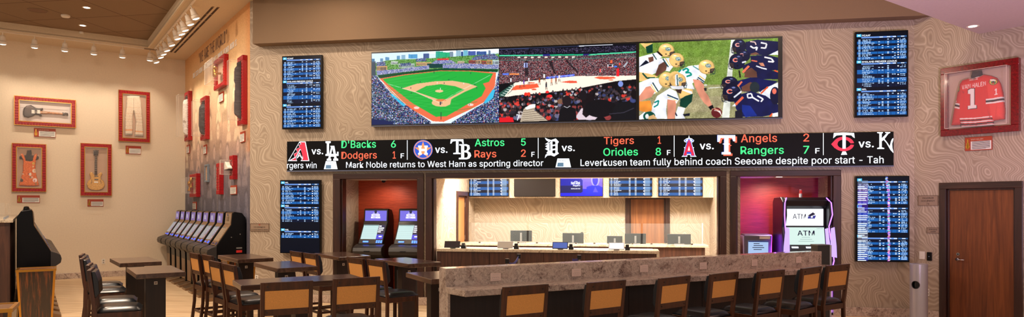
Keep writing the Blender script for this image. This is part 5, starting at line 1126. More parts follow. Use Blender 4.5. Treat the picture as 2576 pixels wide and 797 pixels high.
for (y_,w_,k) in ((350,10,'w'),(364,11,'k'),(378,10,'w')):
    c.line([(372,y_+8),(430,y_+2),(492,y_-12)],w_+2,(236,230,226) if k=='w' else (24,20,22))
for (y_,w_,k) in ((388,9,'w'),(401,9,'k'),(416,9,'w')): c.line([(126,y_-4),(176,y_+6)],w_+3,(236,230,226) if k=='w' else (24,20,22))
one=[(240,288),(262,276),(288,276),(288,396),(304,398),(304,420),(240,428),(240,404),(258,400),(258,316),(240,316)]
c.poly([(p[0]+(3 if p[0]>270 else -3),p[1]+(3 if p[1]>350 else -3)) for p in one],(30,24,26)); c.poly(one,(240,234,230))
def ctext(t,x0,x1,yb0,yb1,cap,col,k=0):
    v,f=glyphs(t,k); a=min(p[0] for p in v); b_=max(p[0] for p in v)
    P=[(x0+(p[0]-a)/(b_-a)*(x1-x0), (yb0+(yb1-yb0)*(p[0]-a)/(b_-a))-p[1]*cap) for p in v]
    for t_ in f: c.poly([P[i] for i in t_],col)
ctext('VAN HALEN',192,372,284,254,32,(240,234,230),.03); ctext('1',434,456,324,318,44,(240,234,230),.05); ctext('1',140,150,376,372,46,(240,234,230),.05)
c.ell(423,226,28,24,(22,60,40)); c.ell(423,226,25,21,(230,190,60)); c.ell(425,230,16,14,(40,120,70)); c.poly([(400,208),(424,204),(440,214),(436,222),(405,222)],(236,226,210)); c.ell(424,236,8,6,(200,40,30)); c.ell(424,226,6,5,(20,20,20))
c.ell(162,276,10,24,(40,110,70)); c.ell(160,276,6,16,(226,190,70)); c.line([(246,213),(312,206)],5,(240,230,226)); c.ell(305,205,5,4,(240,230,226))
for P in ([(190,290),(215,300),(205,318)],[(380,420),(400,500),(414,510)]): c.poly(P,(160,30,30),.6)
for a,b_ in (((210,320),(200,480)),((330,300),(345,470)),((360,260),(372,420)),((150,420),(130,530)),((450,400),(440,490))): c.line([a,b_],5,(196,40,36),.5)
c.blur(1)
exhibit('hockey_jersey','red hockey jersey with white number 1 in the large frame','jersey',RW,c,ex_,.06,.085,22)
m=MB(mat('pale_wood_stick',(226,186,120),.5)); p0=RW.hit(2360+118/sj,130+418/sj,.2); p1=RW.hit(2360+208/sj,130+462/sj,.2)
e=ext(RW,2429,2497,344,378,0); plaque('text plaque under the hockey jersey frame',RW,*e,None,9,False,'VAN HALEN')

# --- track lights
HOUS=WHITEP
def track_head(label,loc,tilt,rz):
    o=thing('track_light',label,'track light',loc,0,None); o.rotation_euler=(tilt,0,rz)
    MB(HOUS).cyl((0,0,.0),(0,0,-.06),.010).sphere((0,0,-.06),.018).build('stem',o,smooth=True)
    m=MB(HOUS); m.lathe([(0,-.06),(.040,-.06),(.046,-.10),(.056,-.17),(.068,-.175),(.070,-.235),(.060,-.235),(.055,-.20)],n=24); m.build('housing',o,smooth=True)
    MB(DARKG).lathe([(.0565,-.168),(.060,-.172),(.0565,-.176)],n=24).build('groove_ring',o)
    MB(LAMP).lathe([(.059,-.224),(.056,-.236),(.035,-.246),(0,-.25)],n=24).build('lens',o)
    return o
TRACK_SPOTS=[]
TU=.92
b_=MB(HOUS); b_.box(VB-.1,12,-TU-.02,-TU+.02,ZC-.03,ZC-.001); o_=thing('lighting_track','white ceiling track running beside the mural','lighting track',MU.w(0,0,0),MU.a); b_.build('rail',o_)
b_=MB(HOUS); b_.box(-12,-1.15,-1.06,-1.02,ZC-.03,ZC-.001); o_=thing('lighting_track','white ceiling track running along the cream wall','lighting track',CR.w(0,0,0),CR.a); b_.build('rail',o_)
proto=None
mouths=[(395,145),(406,132.5),(413,121),(421.7,108),(433.8,93.4),(448.5,76.5),(459,61.5),(467.6,47),(481,29),(494.5,9.5)]
ordn=['first','second','third','fourth','fifth','sixth','seventh','eighth','ninth','tenth']
for i,(px,py) in enumerate(mouths):
    v=MU.hit(px,515,TU-.11)[0]; p=MU.w(v,-TU,ZC-.03); lab='%s track light from the far corner along the mural track'%ordn[i]
    tilt=math.radians(22)
    if proto is None: proto=track_head(lab,p,tilt,MU.a); proto.scale=(1.15,1.15,1.15)
    else: q=dup(proto,p,0,lab); q.rotation_euler=(tilt,0,MU.a)
    proto['group']='track lights beside the mural'
    if i: q['group']='track lights beside the mural'
    s=MU.w(v,-TU+.14,ZC-.30); tg=MU.w(v,-.0,3.9); TRACK_SPOTS.append((s,tg,MURAL_W,64))
for i,px in enumerate((7,87,163,236,308,377)):
    s0=CR.hit(px,515,1.0)[0]; p=CR.w(s0,-1.04,ZC-.03); q=dup(proto,p,0,'%s track light from the left edge, over the cream wall'%ordn[i],'track lights along the cream wall'); q.rotation_euler=(math.radians(10),0,CR.a)
    TRACK_SPOTS.append((CR.w(s0,-.98,ZC-.31),CR.w(s0,0,4.0),CREAM_W,70))
# recessed downlights, detectors and a speaker in the tile field
ZT=ZC+.165
def ceil_pt(px,py,z): d=(z-CH)*F/(HY-py); return ((px-CX)/F*d,d)
dl=None
for lab,px,py,z in (('recessed downlight high in the tile field, nearer the top of the picture',218,19,ZT),('recessed downlight in the tile field, above the small white detector',208,64,ZT),('recessed downlight in the pale slab ceiling above the jersey',2447,66,ZSL)):
    x,y=ceil_pt(px,py,z)
    if dl is None:
        dl=thing('downlight',lab,'downlight',(x,y,z)); MB(HOUS).lathe([(.055,-.002),(.08,-.006),(.085,-.001)],n=24).build('trim_ring',dl); MB(LAMPS).cyl((0,0,-.001),(0,0,-.004),.056,n=24).build('lens',dl)
    else: dup(dl,(x,y,z),0,lab)
for lab,px,py,r in (('round white smoke detector beside the speaker grille',165,38,.09),('small white detector at the edge of the tile field',205.5,80,.05)):
    x,y=ceil_pt(px,py,ZT); o=MB(HOUS).lathe([(0,-.05),(r*.8,-.05),(r,-.03),(r,-.002),(0,-.002)],n=24).build('smoke_detector',loc=(x,y,ZT)); tag(o,lab,'smoke detector')
x,y=ceil_pt(95,26,ZT); o=thing('ceiling_speaker','round brown speaker grille in the tile ceiling','speaker',(x,y,ZT)); MB(mat('brown_grille',(120,86,56),.7)).cyl((0,0,-.001),(0,0,-.006),.17,n=32).build('grille',o); MB(SOFF).lathe([(.17,-.001),(.17,-.01),(.19,-.008),(.19,-.001)],n=32).build('rim',o)
for k,px in enumerate((1215,1330,1443,1562,1683)):
    x=TV.hit(px,515,-.5)[0]; dup(dl,TV.w(x,.5,HT+.02),0,'%s downlight from the left under the cashier header'%ordn[k],'downlights over the cashier counter')
dup(dl,TV.w(TV.hit(1960,515,-.3)[0],.3,HT),0,'downlight over the cash machine alcove')
# ================================================================== stools, tables, betting terminals
def make_stool(label):
    o=thing('counter_stool',label,'tall stool')
    # the sitter looks along +y; origin on the floor under the middle of the seat
    w=.235
    for s in (-1,1):
        m=MB(STOOLW); x0,x1=sorted((s*w,s*(w-.038)))
        m.prism([(-.30,0),(-.255,0),(-.205,.45),(-.20,.70),(-.215,.80),(-.262,1.18),(-.30,1.18),(-.255,.80),(-.24,.70),(-.245,.45)],x0,x1,'x')
        m.build('rear_leg',o,bevel=.003)
        m=MB(STOOLW); m.box(x0,x1,.185,.225,0,.70); m.build('front_leg',o,bevel=.003)
    m=MB(STOOLW); m.hexa([(-w+.038,-.289,1.10),(w-.038,-.289,1.10),(w-.038,-.256,1.10),(-w+.038,-.256,1.10),(-w+.038,-.300,1.18),(w-.038,-.300,1.18),(w-.038,-.266,1.18),(-w+.038,-.266,1.18)])
    m.build('top_rail',o,bevel=.003)
    m=MB(STOOLW); m.hexa([(-w+.038,-.258,.865),(w-.038,-.258,.865),(w-.038,-.226,.865),(-w+.038,-.226,.865),(-w+.038,-.266,.925),(w-.038,-.266,.925),(w-.038,-.234,.925),(-w+.038,-.234,.925)])
    lr=m.build('lower_rail',o,bevel=.003)
    m=MB(mat('rail_bolt',(24,14,10),.4))
    for x in (-w+.06,w-.06): m.cyl((x,-.262,.895),(x,-.266,.895),.007,n=10); m.cyl((x,-.294,1.14),(x,-.299,1.14),.007,n=10)
    m.build('bolt',lr)
    m=MB(TANF); a=w-.038; m.hexa([(-a,-.262,.925),(a,-.262,.925),(a,-.240,.925),(-a,-.240,.925),(-a,-.286,1.10),(a,-.286,1.10),(a,-.262,1.10),(-a,-.262,1.10)]); m.build('back_panel',o)
    m=MB(VINYL); a=w-.012; 
    P=[(-.232,.88),(-.215,.87),(-.180,.92),(-.190,1.05),(-.222,1.16),(-.258,1.165)]
    m.prism(P,-a,a,'x'); m.build('back_cushion',o,bevel=.012,seg=3)
    m=MB(STOOLW); m.box(-w+.038,w-.038,.195,.22,.635,.70); m.box(-w+.038,w-.038,-.235,-.21,.635,.70); m.box(-w+.006,-w+.03,-.21,.19,.635,.70); m.box(w-.03,w-.006,-.21,.19,.635,.70); m.build('apron',o,bevel=.002)
    m=MB(VINYL); n=12; vs=[]; fs=[]
    for j in range(n+1):
        for i in range(n+1):
            u=-1+2*i/n; v=-1+2*j/n; k=(1-math.fabs(u)**5)*(1-math.fabs(v)**5); r=1-.06*(math.fabs(u*v)**4)
            vs.append((u*.228*r,.0+v*.225*r+.005,.715+.050*k**.5))
    for j in range(n):
        for i in range(n): b=j*(n+1)+i; fs.append((b,b+1,b+n+2,b+n+1))
    m.add(vs,fs); m.box(-.226,.226,-.218,.228,.701,.716)
    m.build('seat',o,smooth=True,recalc=False)
    for (p,q) in (((-w+.02,-.225),(-w+.02,.205)),((w-.02,-.225),(w-.02,.205))):
        m=MB(STOOLW); m.box(p[0]-.011,p[0]+.011,p[1],q[1],.30,.335); m.build('side_stretcher',o,bevel=.002)
    m=MB(STOOLW); m.box(-w+.03,w-.03,.193,.216,.20,.235); m.build('foot_rail',o,bevel=.002)
    m=MB(STOOLW); m.box(-w+.03,w-.03,-.243,-.225,.30,.335); m.build('rear_stretcher',o,bevel=.002)
    return o
stool=None
def place_stool(x,y,face,label,group):
    """x, y of the middle of the seat; face = compass angle the sitter looks along"""
    global stool
    rz=math.radians(face-90)
    if stool is None:
        stool=make_stool(label); stool.location=(x,y,0); stool.rotation_euler=(0,0,rz); stool['group']=group; return
    dup(stool,(x,y,0),rz,label,group)
def back_to_seat(x,y,face,d=.28):
    a=math.radians(face); return x+math.cos(a)*d, y+math.sin(a)*d
GS='tall stools at the pedestal tables'
for x,y,l in ((-4.50,7.75,'nearest tall stool of the four seen edge-on at the left tables'),(-4.91,8.38,'second nearest tall stool of the four seen edge-on at the left tables'),(-5.60,9.34,'third tall stool back of the four seen edge-on at the left tables'),(-6.02,9.98,'farthest tall stool of the four seen edge-on at the left tables')):
    place_stool(x,y,27,l,GS)
for x,y,f,l in ((-4.72,10.05,40,'leftmost tall stool of the overlapping row of four before the slanting terminals'),(-4.36,9.68,40,'second from left in the overlapping row of four tall stools'),(-3.78,8.61,40,'third from left in the overlapping row of four tall stools'),(-3.42,8.165,40,'rightmost tall stool of the overlapping row of four, seat under the long table'),(-3.33,10.44,39,'left tall stool of the pair below the lower left odds screen'),(-2.99,10.03,39,'right tall stool of the pair below the lower left odds screen'),(-2.13,9.2,40,'left tall stool of the pair at the table before the kiosk alcove'),(-1.78,8.82,38,'right tall stool of the pair before the kiosk alcove, seat fully visible')):
    p=back_to_seat(x,y,f); place_stool(p[0],p[1],f,l,GS)
for x,y,f,l in ((-2.11,6.34,115,'large foreground tall stool on the left, tan back towards us'),(-1.535,6.685,119,'large foreground tall stool on the right, pale blue gleam on its seat')):
    p=back_to_seat(x,y,f); place_stool(p[0],p[1],f,l,GS)
cs=((1323,718,3),(1526,707,6),(1697,696,10),(1822,686,9),(1940,680,7),(2041,672,13),(2108,665.5,6))
cn=['first','second','third','fourth','fifth','sixth','seventh']
for i,(px,py,dr) in enumerate(cs):
    Zb=(CH-1.18)*F/(py-HY); x=(px-CX)/F*Zb; f=118+dr; p=back_to_seat(x,Zb,f); place_stool(p[0],p[1],f,'%s tall stool from the left along the granite counter'%cn[i],'tall stools along the granite counter')

def make_table(label,L_,W_):
    o=thing('pedestal_table',label,'table')
    m=MB(TOPW); m.box(-W_/2,W_/2,-L_/2,L_/2,1.012,1.07); m.build('tabletop',o,bevel=.006)
    m=MB(CNTB); m.box(-.115,.115,-.07,.07,.03,1.0); c_=m.build('column',o,bevel=.004)
    m=MB(WHITE); m.box(-.02,.02,-.074,-.0695,.885,.925); m.box(-.012,.012,-.0755,-.0735,.898,.912,mat('tag_slot',(120,100,90),.5)); m.build('socket_tag',c_)
    m=MB(BLACK); m.box(-.17,.17,-.20,.20,0,.03); m.build('base_plate',o,bevel=.006)
    m=MB(BLACK); m.box(-.14,.14,-.25,.25,1.0,1.012); m.build('top_bracket',o)
    return o
G3='dark pedestal tall tables'
table=None
for x,y,rot,l in ((-4.58,8.67,35,'nearer of the two left tall tables, white tag on its column'),(-5.69,10.2,37,'farther of the two left tall tables'),(-4.30,10.88,38,'tall table before the zebrawood bin and the slanting terminals'),(-3.17,9.43,36,'tall table with a blue gleam, under the lower left odds screen'),(-2.86,11.36,36,'farthest tall table, against the left jamb of the kiosk alcove'),(-1.57,10.10,36,'tall table before the kiosk alcove, violet gleam on its top')):
    # long side runs along local y
    if table is None: table=make_table(l,1.12,.54); table.location=(x,y,0); table.rotation_euler=(0,0,math.radians(rot)); table['group']=G3; q=table
    else: q=dup(table,(x,y,0),math.radians(rot),l,G3)
q=make_table('long tall table behind the two foreground stools',1.32,.60); q.location=(-2.37,7.545,0); q.rotation_euler=(0,0,math.radians(30-90)); q['group']=G3
q=make_table('tall table mostly hidden behind the left end of the granite counter',.86,.50); q.location=(-.88,8.02,0); q.rotation_euler=(0,0,math.radians(28)); q['group']=G3

# ---- betting terminals
SCRW=mat('terminal_pale_screen',(206,240,240),emit=.95); SCRV=mat('terminal_violet_screen',(118,110,230),emit=1.0); SCRVL=mat('terminal_violet_glow',(186,180,250),emit=1.0); NAVY=mat('terminal_navy_screen',(20,20,80),emit=.8); SCRB=mat('terminal_blue_band',(60,60,220),emit=1.0)
def make_terminal(label,face,SCRV,SCRVL,SCRW,NAVY,SCRB,E_W,E_BLUE):
    o=thing('betting_terminal',label,'betting terminal')
    # back on y=0, the front faces -y, width along x
    hw=.26
    prof=[(0,.10),(0,1.70),(-.08,1.80),(-.24,1.825),(-.275,1.80),(-.30,1.56),(-.60,1.13),(-.72,1.09),(-.775,1.06),(-.795,1.0),(-.78,.94),(-.70,.89),(-.60,.86),(-.55,.80),(-.53,.10)]
    m=MB(BLACKG); m.prism(prof,-hw,hw,'x'); m.build('cabinet',o,bevel=.012,seg=2)
    fr=MB(face)
    def on(p,q,x0,x1,t,mt,k=.002):   # slab lying on the profile segment p-q
        d=Vector((q[0]-p[0],q[1]-p[1])); n=Vector((-math.fabs(d.y),d.x if d.x<0 else d.x)).normalized()
        n=Vector((d.y,-d.x)).normalized(); 
        if n.x>0: n=-n
        a=(p[0]+n.x*k,p[1]+n.y*k); b=(q[0]+n.x*k,q[1]+n.y*k); 
        return [(a[0],a[1]),(b[0],b[1]),(b[0]+n.x*t,b[1]+n.y*t),(a[0]+n.x*t,a[1]+n.y*t)],x0,x1,mt
    A,B,D=(-.275,1.80),(-.30,1.56),(-.60,1.13)
    def lerp(p,q,t): return (p[0]+(q[0]-p[0])*t,p[1]+(q[1]-p[1])*t)
    def slab(m_,p,q,t0,t1,x0,x1,th,mt=None,k=.002):
        P,_,_,_=on(lerp(p,q,t0),lerp(p,q,t1),0,0,th,None,k); m_.prism(P,x0,x1,'x',mt)
    slab(fr,A,B,-.02,1.0,-hw+.015,hw-.015,.012); slab(fr,B,D,.0,1.0,-hw+.015,hw-.015,.012); fr.build('front_bezel',o,bevel=.003)
    s=MB(SCRV); slab(s,A,B,.08,.93,-hw+.035,hw-.035,.004,SCRV,.0145)
    u=s.build('upper_screen',o)
    m=MB(SCRVL)
    zc=1.675; yc=-.292-.0195
    P=[(.085*math.cos(t),yc,zc+.085*math.sin(t)) for t in np.linspace(0,2*PI,25)[:-1]]; m.poly(P)
    m.text('BET HERE',-.10,.10,zc-.045,.035,yc-.002,E_W,.03); m.text('BET NOW',-.09,.09,zc+.005,.03,yc-.002,E_W,.03)
    m.poly([(-.02,yc-.001,zc+.05),(.02,yc-.001,zc+.055),(.03,yc-.001,zc+.10),(0,yc-.001,zc+.12),(-.03,yc-.001,zc+.095)],mat('terminal_figure',(40,50,110),emit=.5)); 
    m.build('screen_lettering',u,recalc=False)
    s=MB(SCRW); slab(s,B,D,.16,.80,-hw+.035,.09,.004,SCRW,.0145); slab(s,B,D,.16,.60,.09,hw-.035,.004,NAVY,.0145); slab(s,B,D,.60,.80,.09,hw-.035,.004,SCRB,.0145)
    for i in range(7): slab(s,B,D,.22+.08*i,.225+.08*i,-hw+.04,.085,.001,mat('terminal_grid',(150,190,196),emit=.7),.0182)
    slab(s,B,D,.17,.195,-hw+.04,.085,.001,mat('terminal_header',(60,110,110),emit=.5),.0182)
    for i in range(4): slab(s,B,D,.20+.085*i,.245+.085*i,.10,.10+(.05,.11,.10,.06)[i],.001,E_W,.0182)
    slab(s,B,D,.66,.71,.14,.20,.001,E_W,.0182)
    s.build('lower_screen',o)
    m=MB(E_BLUE); slab(m,B,D,.89,.94,-.16,-.05,.006,E_BLUE,.016)
    for i in range(3): slab(m,B,D,.86,.90,.11+i*.045,.14+i*.045,.006,E_BLUE,.016); slab(m,B,D,.92,.96,.11+i*.045,.14+i*.045,.006,E_BLUE,.016)
    m.build('lit_button',o)
    m=MB(DARKG); m.prism([(-.60,1.132),(-.722,1.094),(-.782,1.064),(-.803,1.0),(-.786,.932),(-.70,.882),(-.60,.855),(-.60,.9)],-hw-.035,hw+.035,'x'); m.build('console_shelf',o,bevel=.01,seg=3)
    m=MB(BLACK); m.box(-.06,.06,-.806,-.79,.985,1.01); m.build('ticket_slot',o)
    m=MB(face); m.box(-hw+.05,hw-.05,-.545,-.531,.12,.80); m.build('pedestal_panel',o,bevel=.003)
    m=MB(BRONZE if face is not BLACKG else BLACK); m.prism([(-.53,.0),(-.80,.0),(-.80,.05),(-.53,.11)],-hw+.06,hw-.06,'x'); m.box(-hw+.06,hw-.06,-.53,0,0,.10,BLACK); m.build('foot',o,bevel=.006)
    return o
KROW='slanting betting terminals in a row against the mural'
t1=None
for i in range(9):
    lab='betting terminal standing %s from the far corner in the row under the mural'%ordn[i]
    v=.62+.71*i; p=MU.w(v,-.02,0)
    if t1 is None: t1=make_terminal(lab,BRONZE,mat('muted_violet_screen',(150,124,190),emit=.62),mat('muted_violet_glow',(206,190,220),emit=.62),mat('muted_white_screen',(196,190,190),emit=.62),mat('muted_lilac_screen',(176,160,186),emit=.6),mat('muted_rose_screen',(200,160,160),emit=.6),mat('muted_white_print',(226,220,226),emit=.6),mat('soft_blue_button',(50,90,250),emit=2.2)); t1.location=p; t1.rotation_euler=(0,0,MU.a); t1['group']=KROW; q=t1
    elif i<8: q=dup(t1,p,MU.a,lab,KROW)
    if i==8:
        q=make_terminal('switched-off betting terminal with tan blank panels, nearest the display wall',BRONZE,*([mat('blank_tan_panel',(150,128,104),.35)]*5),mat('blank_print',(130,110,90),.4),mat('idle_blue_button',(40,60,120),emit=.5)); q.location=p; q.rotation_euler=(0,0,MU.a); q['group']=KROW
    q.scale=(1,.92,.965)
# the nearest terminal shows a service plate on its flank
m=MB(mat('red_sticker',(196,30,26),.5)); m.box(.263,.266,-.20,-.08,.98,1.03); k=m.build('red_sticker',q)
m=MB(GREY); m.box(.263,.268,-.20,-.08,1.06,1.09); m.cyl((.26,-.3,1.3),(.27,-.3,1.3),.012); m.cyl((.26,-.12,1.36),(.27,-.12,1.36),.012); m.build('lock_plate',q)
# row at the far left, seen from its end, facing the other way
ang=MU.a+PI; ex=Vector((math.cos(ang),math.sin(ang))); ey=Vector((-math.sin(ang),math.cos(ang)))
K0=Vector((-7.72,11.55)); KD=Vector((-MU.ex.x,-MU.ex.y))
OFFS=mat('dark_idle_screen',(34,28,30),.15)
t3=make_terminal('betting terminal first from the near end in the left row seen end-on',BRONZE,OFFS,OFFS,OFFS,OFFS,OFFS,mat('idle_print',(90,80,80),.3),mat('dim_blue_button',(40,60,120),emit=.6))
for i in range(8):
    pos=K0+KD*(.70*i)+ey*.60       # K0 marks the front of the nearest
    q=dup(t3,(pos.x,pos.y,0),ang,'betting terminal %s from the near end in the left row seen end-on'%ordn[i],'betting terminals in the left row seen end-on') if i else t3
    q.location=(pos.x,pos.y,0); q.rotation_euler=(0,0,ang); q.scale=(1,.76,1); q['group']='betting terminals in the left row seen end-on'
tp=MB(BLACKG); tp.lathe([(0,1.80),(.06,1.80),(.06,1.83),(.045,1.87),(0,1.88)],c=(0,-.17,0),n=16); tp.build('topper',t3)
# kiosks in the alcove
t2=make_terminal('left kiosk inside the red alcove, both screens lit',DARKG,SCRV,SCRVL,SCRW,NAVY,SCRB,E_W,E_BLUE)
for px,lab in ((946,'left kiosk inside the red alcove, both screens lit'),(1034,'right kiosk inside the red alcove, partly behind the jamb')):
    x=TV.hit(px,515,-.57)[0]; p=TV.w(x,.865,0)
    q=dup(t2,p,TVR,lab,'kiosks in the red alcove') if px>1000 else t2
    q.location=p; q.rotation_euler=(0,0,TVR); q['group']='kiosks in the red alcove'
# low partition behind the left row with granite cap and glass
PW=Wall(*(K0+ey*.66),-54.4); 
o=thing('partition','dark wood partition with a granite cap behind the left terminal row','partition',PW.w(0,0,0),PW.a)
# local +x runs towards the viewer here; the terminals stand on its right
MB(CNTW).box(-5.6,.62,-.62,-.02,0,1.62).build('dark_panelling',o,bevel=.004)
MB(GRANL).box(-5.65,.66,-.66,.02,1.62,1.67).build('granite_cap',o,bevel=.004)
gl=MB(GLASS); 
for i in range(4): gl.box(-1.4*i-1.0,-1.4*i+.3,-.10,-.088,1.68,1.93)
gl.box(.30,.312,-.5,-.1,1.68,1.93)
gl.build('glass_screen',o)
m=MB(CHROME)
for i in range(8): m.box(.5-i*.35,.53-i*.35,-.105,-.083,1.67,1.70)
m.build('glass_clip',o)
# gold-edged zebrawood bins
def make_bin(label,h=.93,w=.48,taper=.045):
    o=thing('zebrawood_bin',label,'bin')
    a=w/2; b=a-taper; m=MB(ZEB); m.hexa([(-b,-b,.02),(b,-b,.02),(b,b,.02),(-b,b,.02),(-a,-a,h-.03),(a,-a,h-.03),(a,a,h-.03),(-a,a,h-.03)]); m.build('veneer_body',o)
    g=MB(GOLD); t=.022
    g.box(-a-.012,a+.012,-a-.012,-a+t,h-.035,h); g.box(-a-.012,a+.012,a-t,a+.012,h-.035,h); g.box(-a-.012,-a+t,-a+t,a-t,h-.035,h); g.box(a-t,a+.012,-a+t,a-t,h-.035,h)
    for sx in (-1,1):
        for sy in (-1,1):
            g.hexa([(sx*b-t*(sx>0)-.002*(sx<0)-.0,sy*b-t*(sy>0),.0),(sx*b+t*(sx<0)+.002,sy*b-t*(sy>0),.0),(sx*b+t*(sx<0)+.002,sy*b+t*(sy<0)+.003,.0),(sx*b-t*(sx>0)-.002,sy*b+t*(sy<0)+.003,.0),
                    (sx*a-t*(sx>0)-.004,sy*a-t*(sy>0)-.004,h-.034),(sx*a+t*(sx<0)+.004,sy*a-t*(sy>0)-.004,h-.034),(sx*a+t*(sx<0)+.004,sy*a+t*(sy<0)+.004,h-.034),(sx*a-t*(sx>0)-.004,sy*a+t*(sy<0)+.004,h-.034)])
    g.build('gilt_edging',o)
    MB(mat('bin_top_veneer',(120,80,54),.25)).box(-a+t,a-t,-a+t,a-t,h-.03,h-.008).build('top_panel',o)
    return o
bn=make_bin('tapered zebrawood bin with gold edges at the end of the left terminal row'); bn.location=(-7.30,10.38,0); bn.rotation_euler=(0,0,math.radians(35.6-2)); bn['group']='gold-edged zebrawood bins'
dup(bn,(-5.02,6.42,0),math.radians(30),'gold-edged zebrawood bin cut off by the lower left corner of the picture','gold-edged zebrawood bins')
dup(bn,(-4.98,12.3,0),math.radians(35.6),'gold-edged zebrawood bin behind a tall table, beside the slanting terminals','gold-edged zebrawood bins')
# ================================================================== granite counter, cashier fittings, cash machine, wall fittings
A0=Vector((-.689,7.01)); B0=Vector((4.41,9.62)); d=(B0-A0); LC=d.length; ang=math.atan2(d.y,d.x)
o=thing('granite_counter','long granite-topped serving counter with a raised back wall','counter',(A0.x,A0.y,0),ang)
m=MB(GRAN); m.box(0,LC,0,.19,0,1.238); m.box(0,.03,-.06,0,0,.985); m.build('upstand',o,bevel=.006)
m=MB(GRAN); m.prism([(0,0),(0,-.10),(.06,-.38),(LC+.05,-.38),(LC+.05,0)],.985,1.05,'z'); m.build('ledge',o,bevel=.006)
m=MB(CNTB)
n=5
for i in range(n): m.box(.03+(LC-.03)*i/n,.03+(LC-.03)*(i+1)/n-.006,-.05,-.0,.0,.985)
m.build('front_panel',o,bevel=.002)
m=MB(GLASS); m.box(3.0,LC,.085,.095,1.238,1.30); 
CW=Wall(A0.x,A0.y,math.degrees(ang))
for i,(px,py,w_) in enumerate(((1246,697,.125),(1449,686,.125),(1619,676,.12),(1768,669,.12),(1897,661,.105),(2008,654,.105))):
    x,z=CW.hit(px,py,0); p=CW.w(x,-.0,z-.04)
    q=thing('counter_outlet','%s white outlet plate from the left on the granite upstand'%ordn[i],'outlet',p,ang,'outlet plates on the granite upstand')
    MB(mat('pinkish_white_plate',(226,200,186),.4)).box(-w_/2,w_/2,-.010,-.001,0,.085).build('cover_plate',q,bevel=.002)
    k=MB(mat('faint_socket_marks',(204,182,170),.5)); 
    for zz in (.2,.5,.8): k.box(-w_*.28,w_*.28,-.0112,-.0098,.085*zz-.002,.085*zz+.002)
    for xx in (-.3,-.1,.1,.3): k.box(w_*xx-.003,w_*xx+.003,-.0112,-.0098,.032,.04)
    k.build('sockets',q)
# grey post at the far end of the counter
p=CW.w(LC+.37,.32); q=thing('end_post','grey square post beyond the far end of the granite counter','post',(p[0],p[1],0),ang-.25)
MB(DARKG).box(-.10,.10,-.08,.08,0,1.30).build('post_body',q,bevel=.004); MB(LGREY).box(.10,.13,-.085,.085,0,1.305).build('painted_lit_edge',q); MB(GREY).box(-.105,.10,-.085,.085,1.30,1.312).build('cap',q)  # pale strip paints in the lit right edge of the post

# --- front cashier counter
xl,xr=TV.hit(1097.5,515,0)[0],TV.hit(1659,515,0)[0]
o=thing('cashier_counter','dark veneered cashier counter with a beige granite top','counter',TV.w(xl,0,0),TVR)
L_=xr-xl
MB(GRANL).box(-.0,L_,-.0,.62,1.02,1.07).build('granite_top',o,bevel=.004)
MB(GRANL).box(L_-.05,L_,.0,.62,.0,1.02).build('granite_end',o,bevel=.004)
m=MB(CNTW); n=4
for i in range(n): m.box(.0+(L_-.05)*i/n+.003,(L_-.05)*(i+1)/n-.003,.03,.60,0,1.02)
m.build('veneer_panel',o,bevel=.002)
MB(mat('pale_work_surface',(236,226,208),.4)).box(.05,L_-.1,.20,.58,1.0705,1.074).build('pale_inlay',o)
def tablet(label,px0,px1,pyt,mt,bright,y=.12,zb=1.075,txt=None,back=False):
    x0=TV.hit(px0,515,-y)[0]; x1=TV.hit(px1,515,-y)[0]; hw=(x1-x0)/2; q=thing('tablet',label,'tablet',TV.w((x0+x1)/2,y,zb),TVR,'tablets on the cashier counter')
    H=.135; S=math.sin(math.radians(25)); K=math.cos(math.radians(25))
    def pl_(m,x0_,x1_,a,b,t0,t1,mt_=None):
        P=[]
        for (h,t) in ((a,t0),(b,t0),(b,t1),(a,t1)): P.append((-.05+h*S+t*K, .012+h*K-t*S))
        m.prism(P,x0_,x1_,'x',mt_)
    m=MB(BLACK if not bright=='silver' else LGREY); pl_(m,-hw,hw,0,H,-.008,.008); m.build('tablet_frame',q,bevel=.004)
    m=MB(mt); pl_(m,-hw+.012,hw-.012,.012,H-.012,-.010,-.008); m.build('tablet_screen',q)
    m=MB(BLACK); m.box(-.05,.05,.0,.12,0,.012); m.box(-.02,.02,.03,.06,.01,.09); m.box(hw+.01,hw+.10,.0,.10,0,.05); m.prism([(.0,.05),(.10,.05),(.06,.10),(.03,.10)],hw+.02,hw+.08,'x'); m.build('stand',q,bevel=.003)
    return q
tablet('dark tablet at the left end of the cashier counter',1119,1158,608,mat('dim_tablet_screen',(60,54,60),.15),'b')
tablet('silver tablet on the cashier counter below the dark screen',1252,1291,608,mat('silver_tablet_screen',(190,184,174),.25),'silver')
tablet('tablet with a blue screen on the cashier counter',1390,1429,605,mat('blue_tablet_screen',(84,110,190),emit=.9),'b')
tablet('tablet with a glaring white screen on the cashier counter',1531,1571,606,mat('white_tablet_screen',(255,252,240),emit=1.5),'silver')
# free-standing tablet right of the counter
x,z=TV.hit(1696,640,.35); p=TV.w(x,-.35,0); q=thing('standing_screen','small white-framed screen just showing above the granite counter, right of the cashier counter','screen',p,TVR)
m=MB(LGREY); m.box(-.15,.15,-.01,.01,.78,.99); m.build('screen_frame',q,bevel=.004); MB(mat('pale_standing_screen',(206,206,200),emit=.6)).box(-.135,.135,-.013,-.009,.795,.975).build('screen_face',q); m=MB(GREY); m.cyl((0,.0,0),(0,0,.78),.02); m.cyl((0,0,0),(0,0,.02),.16,n=24); m.build('screen_stand',q)
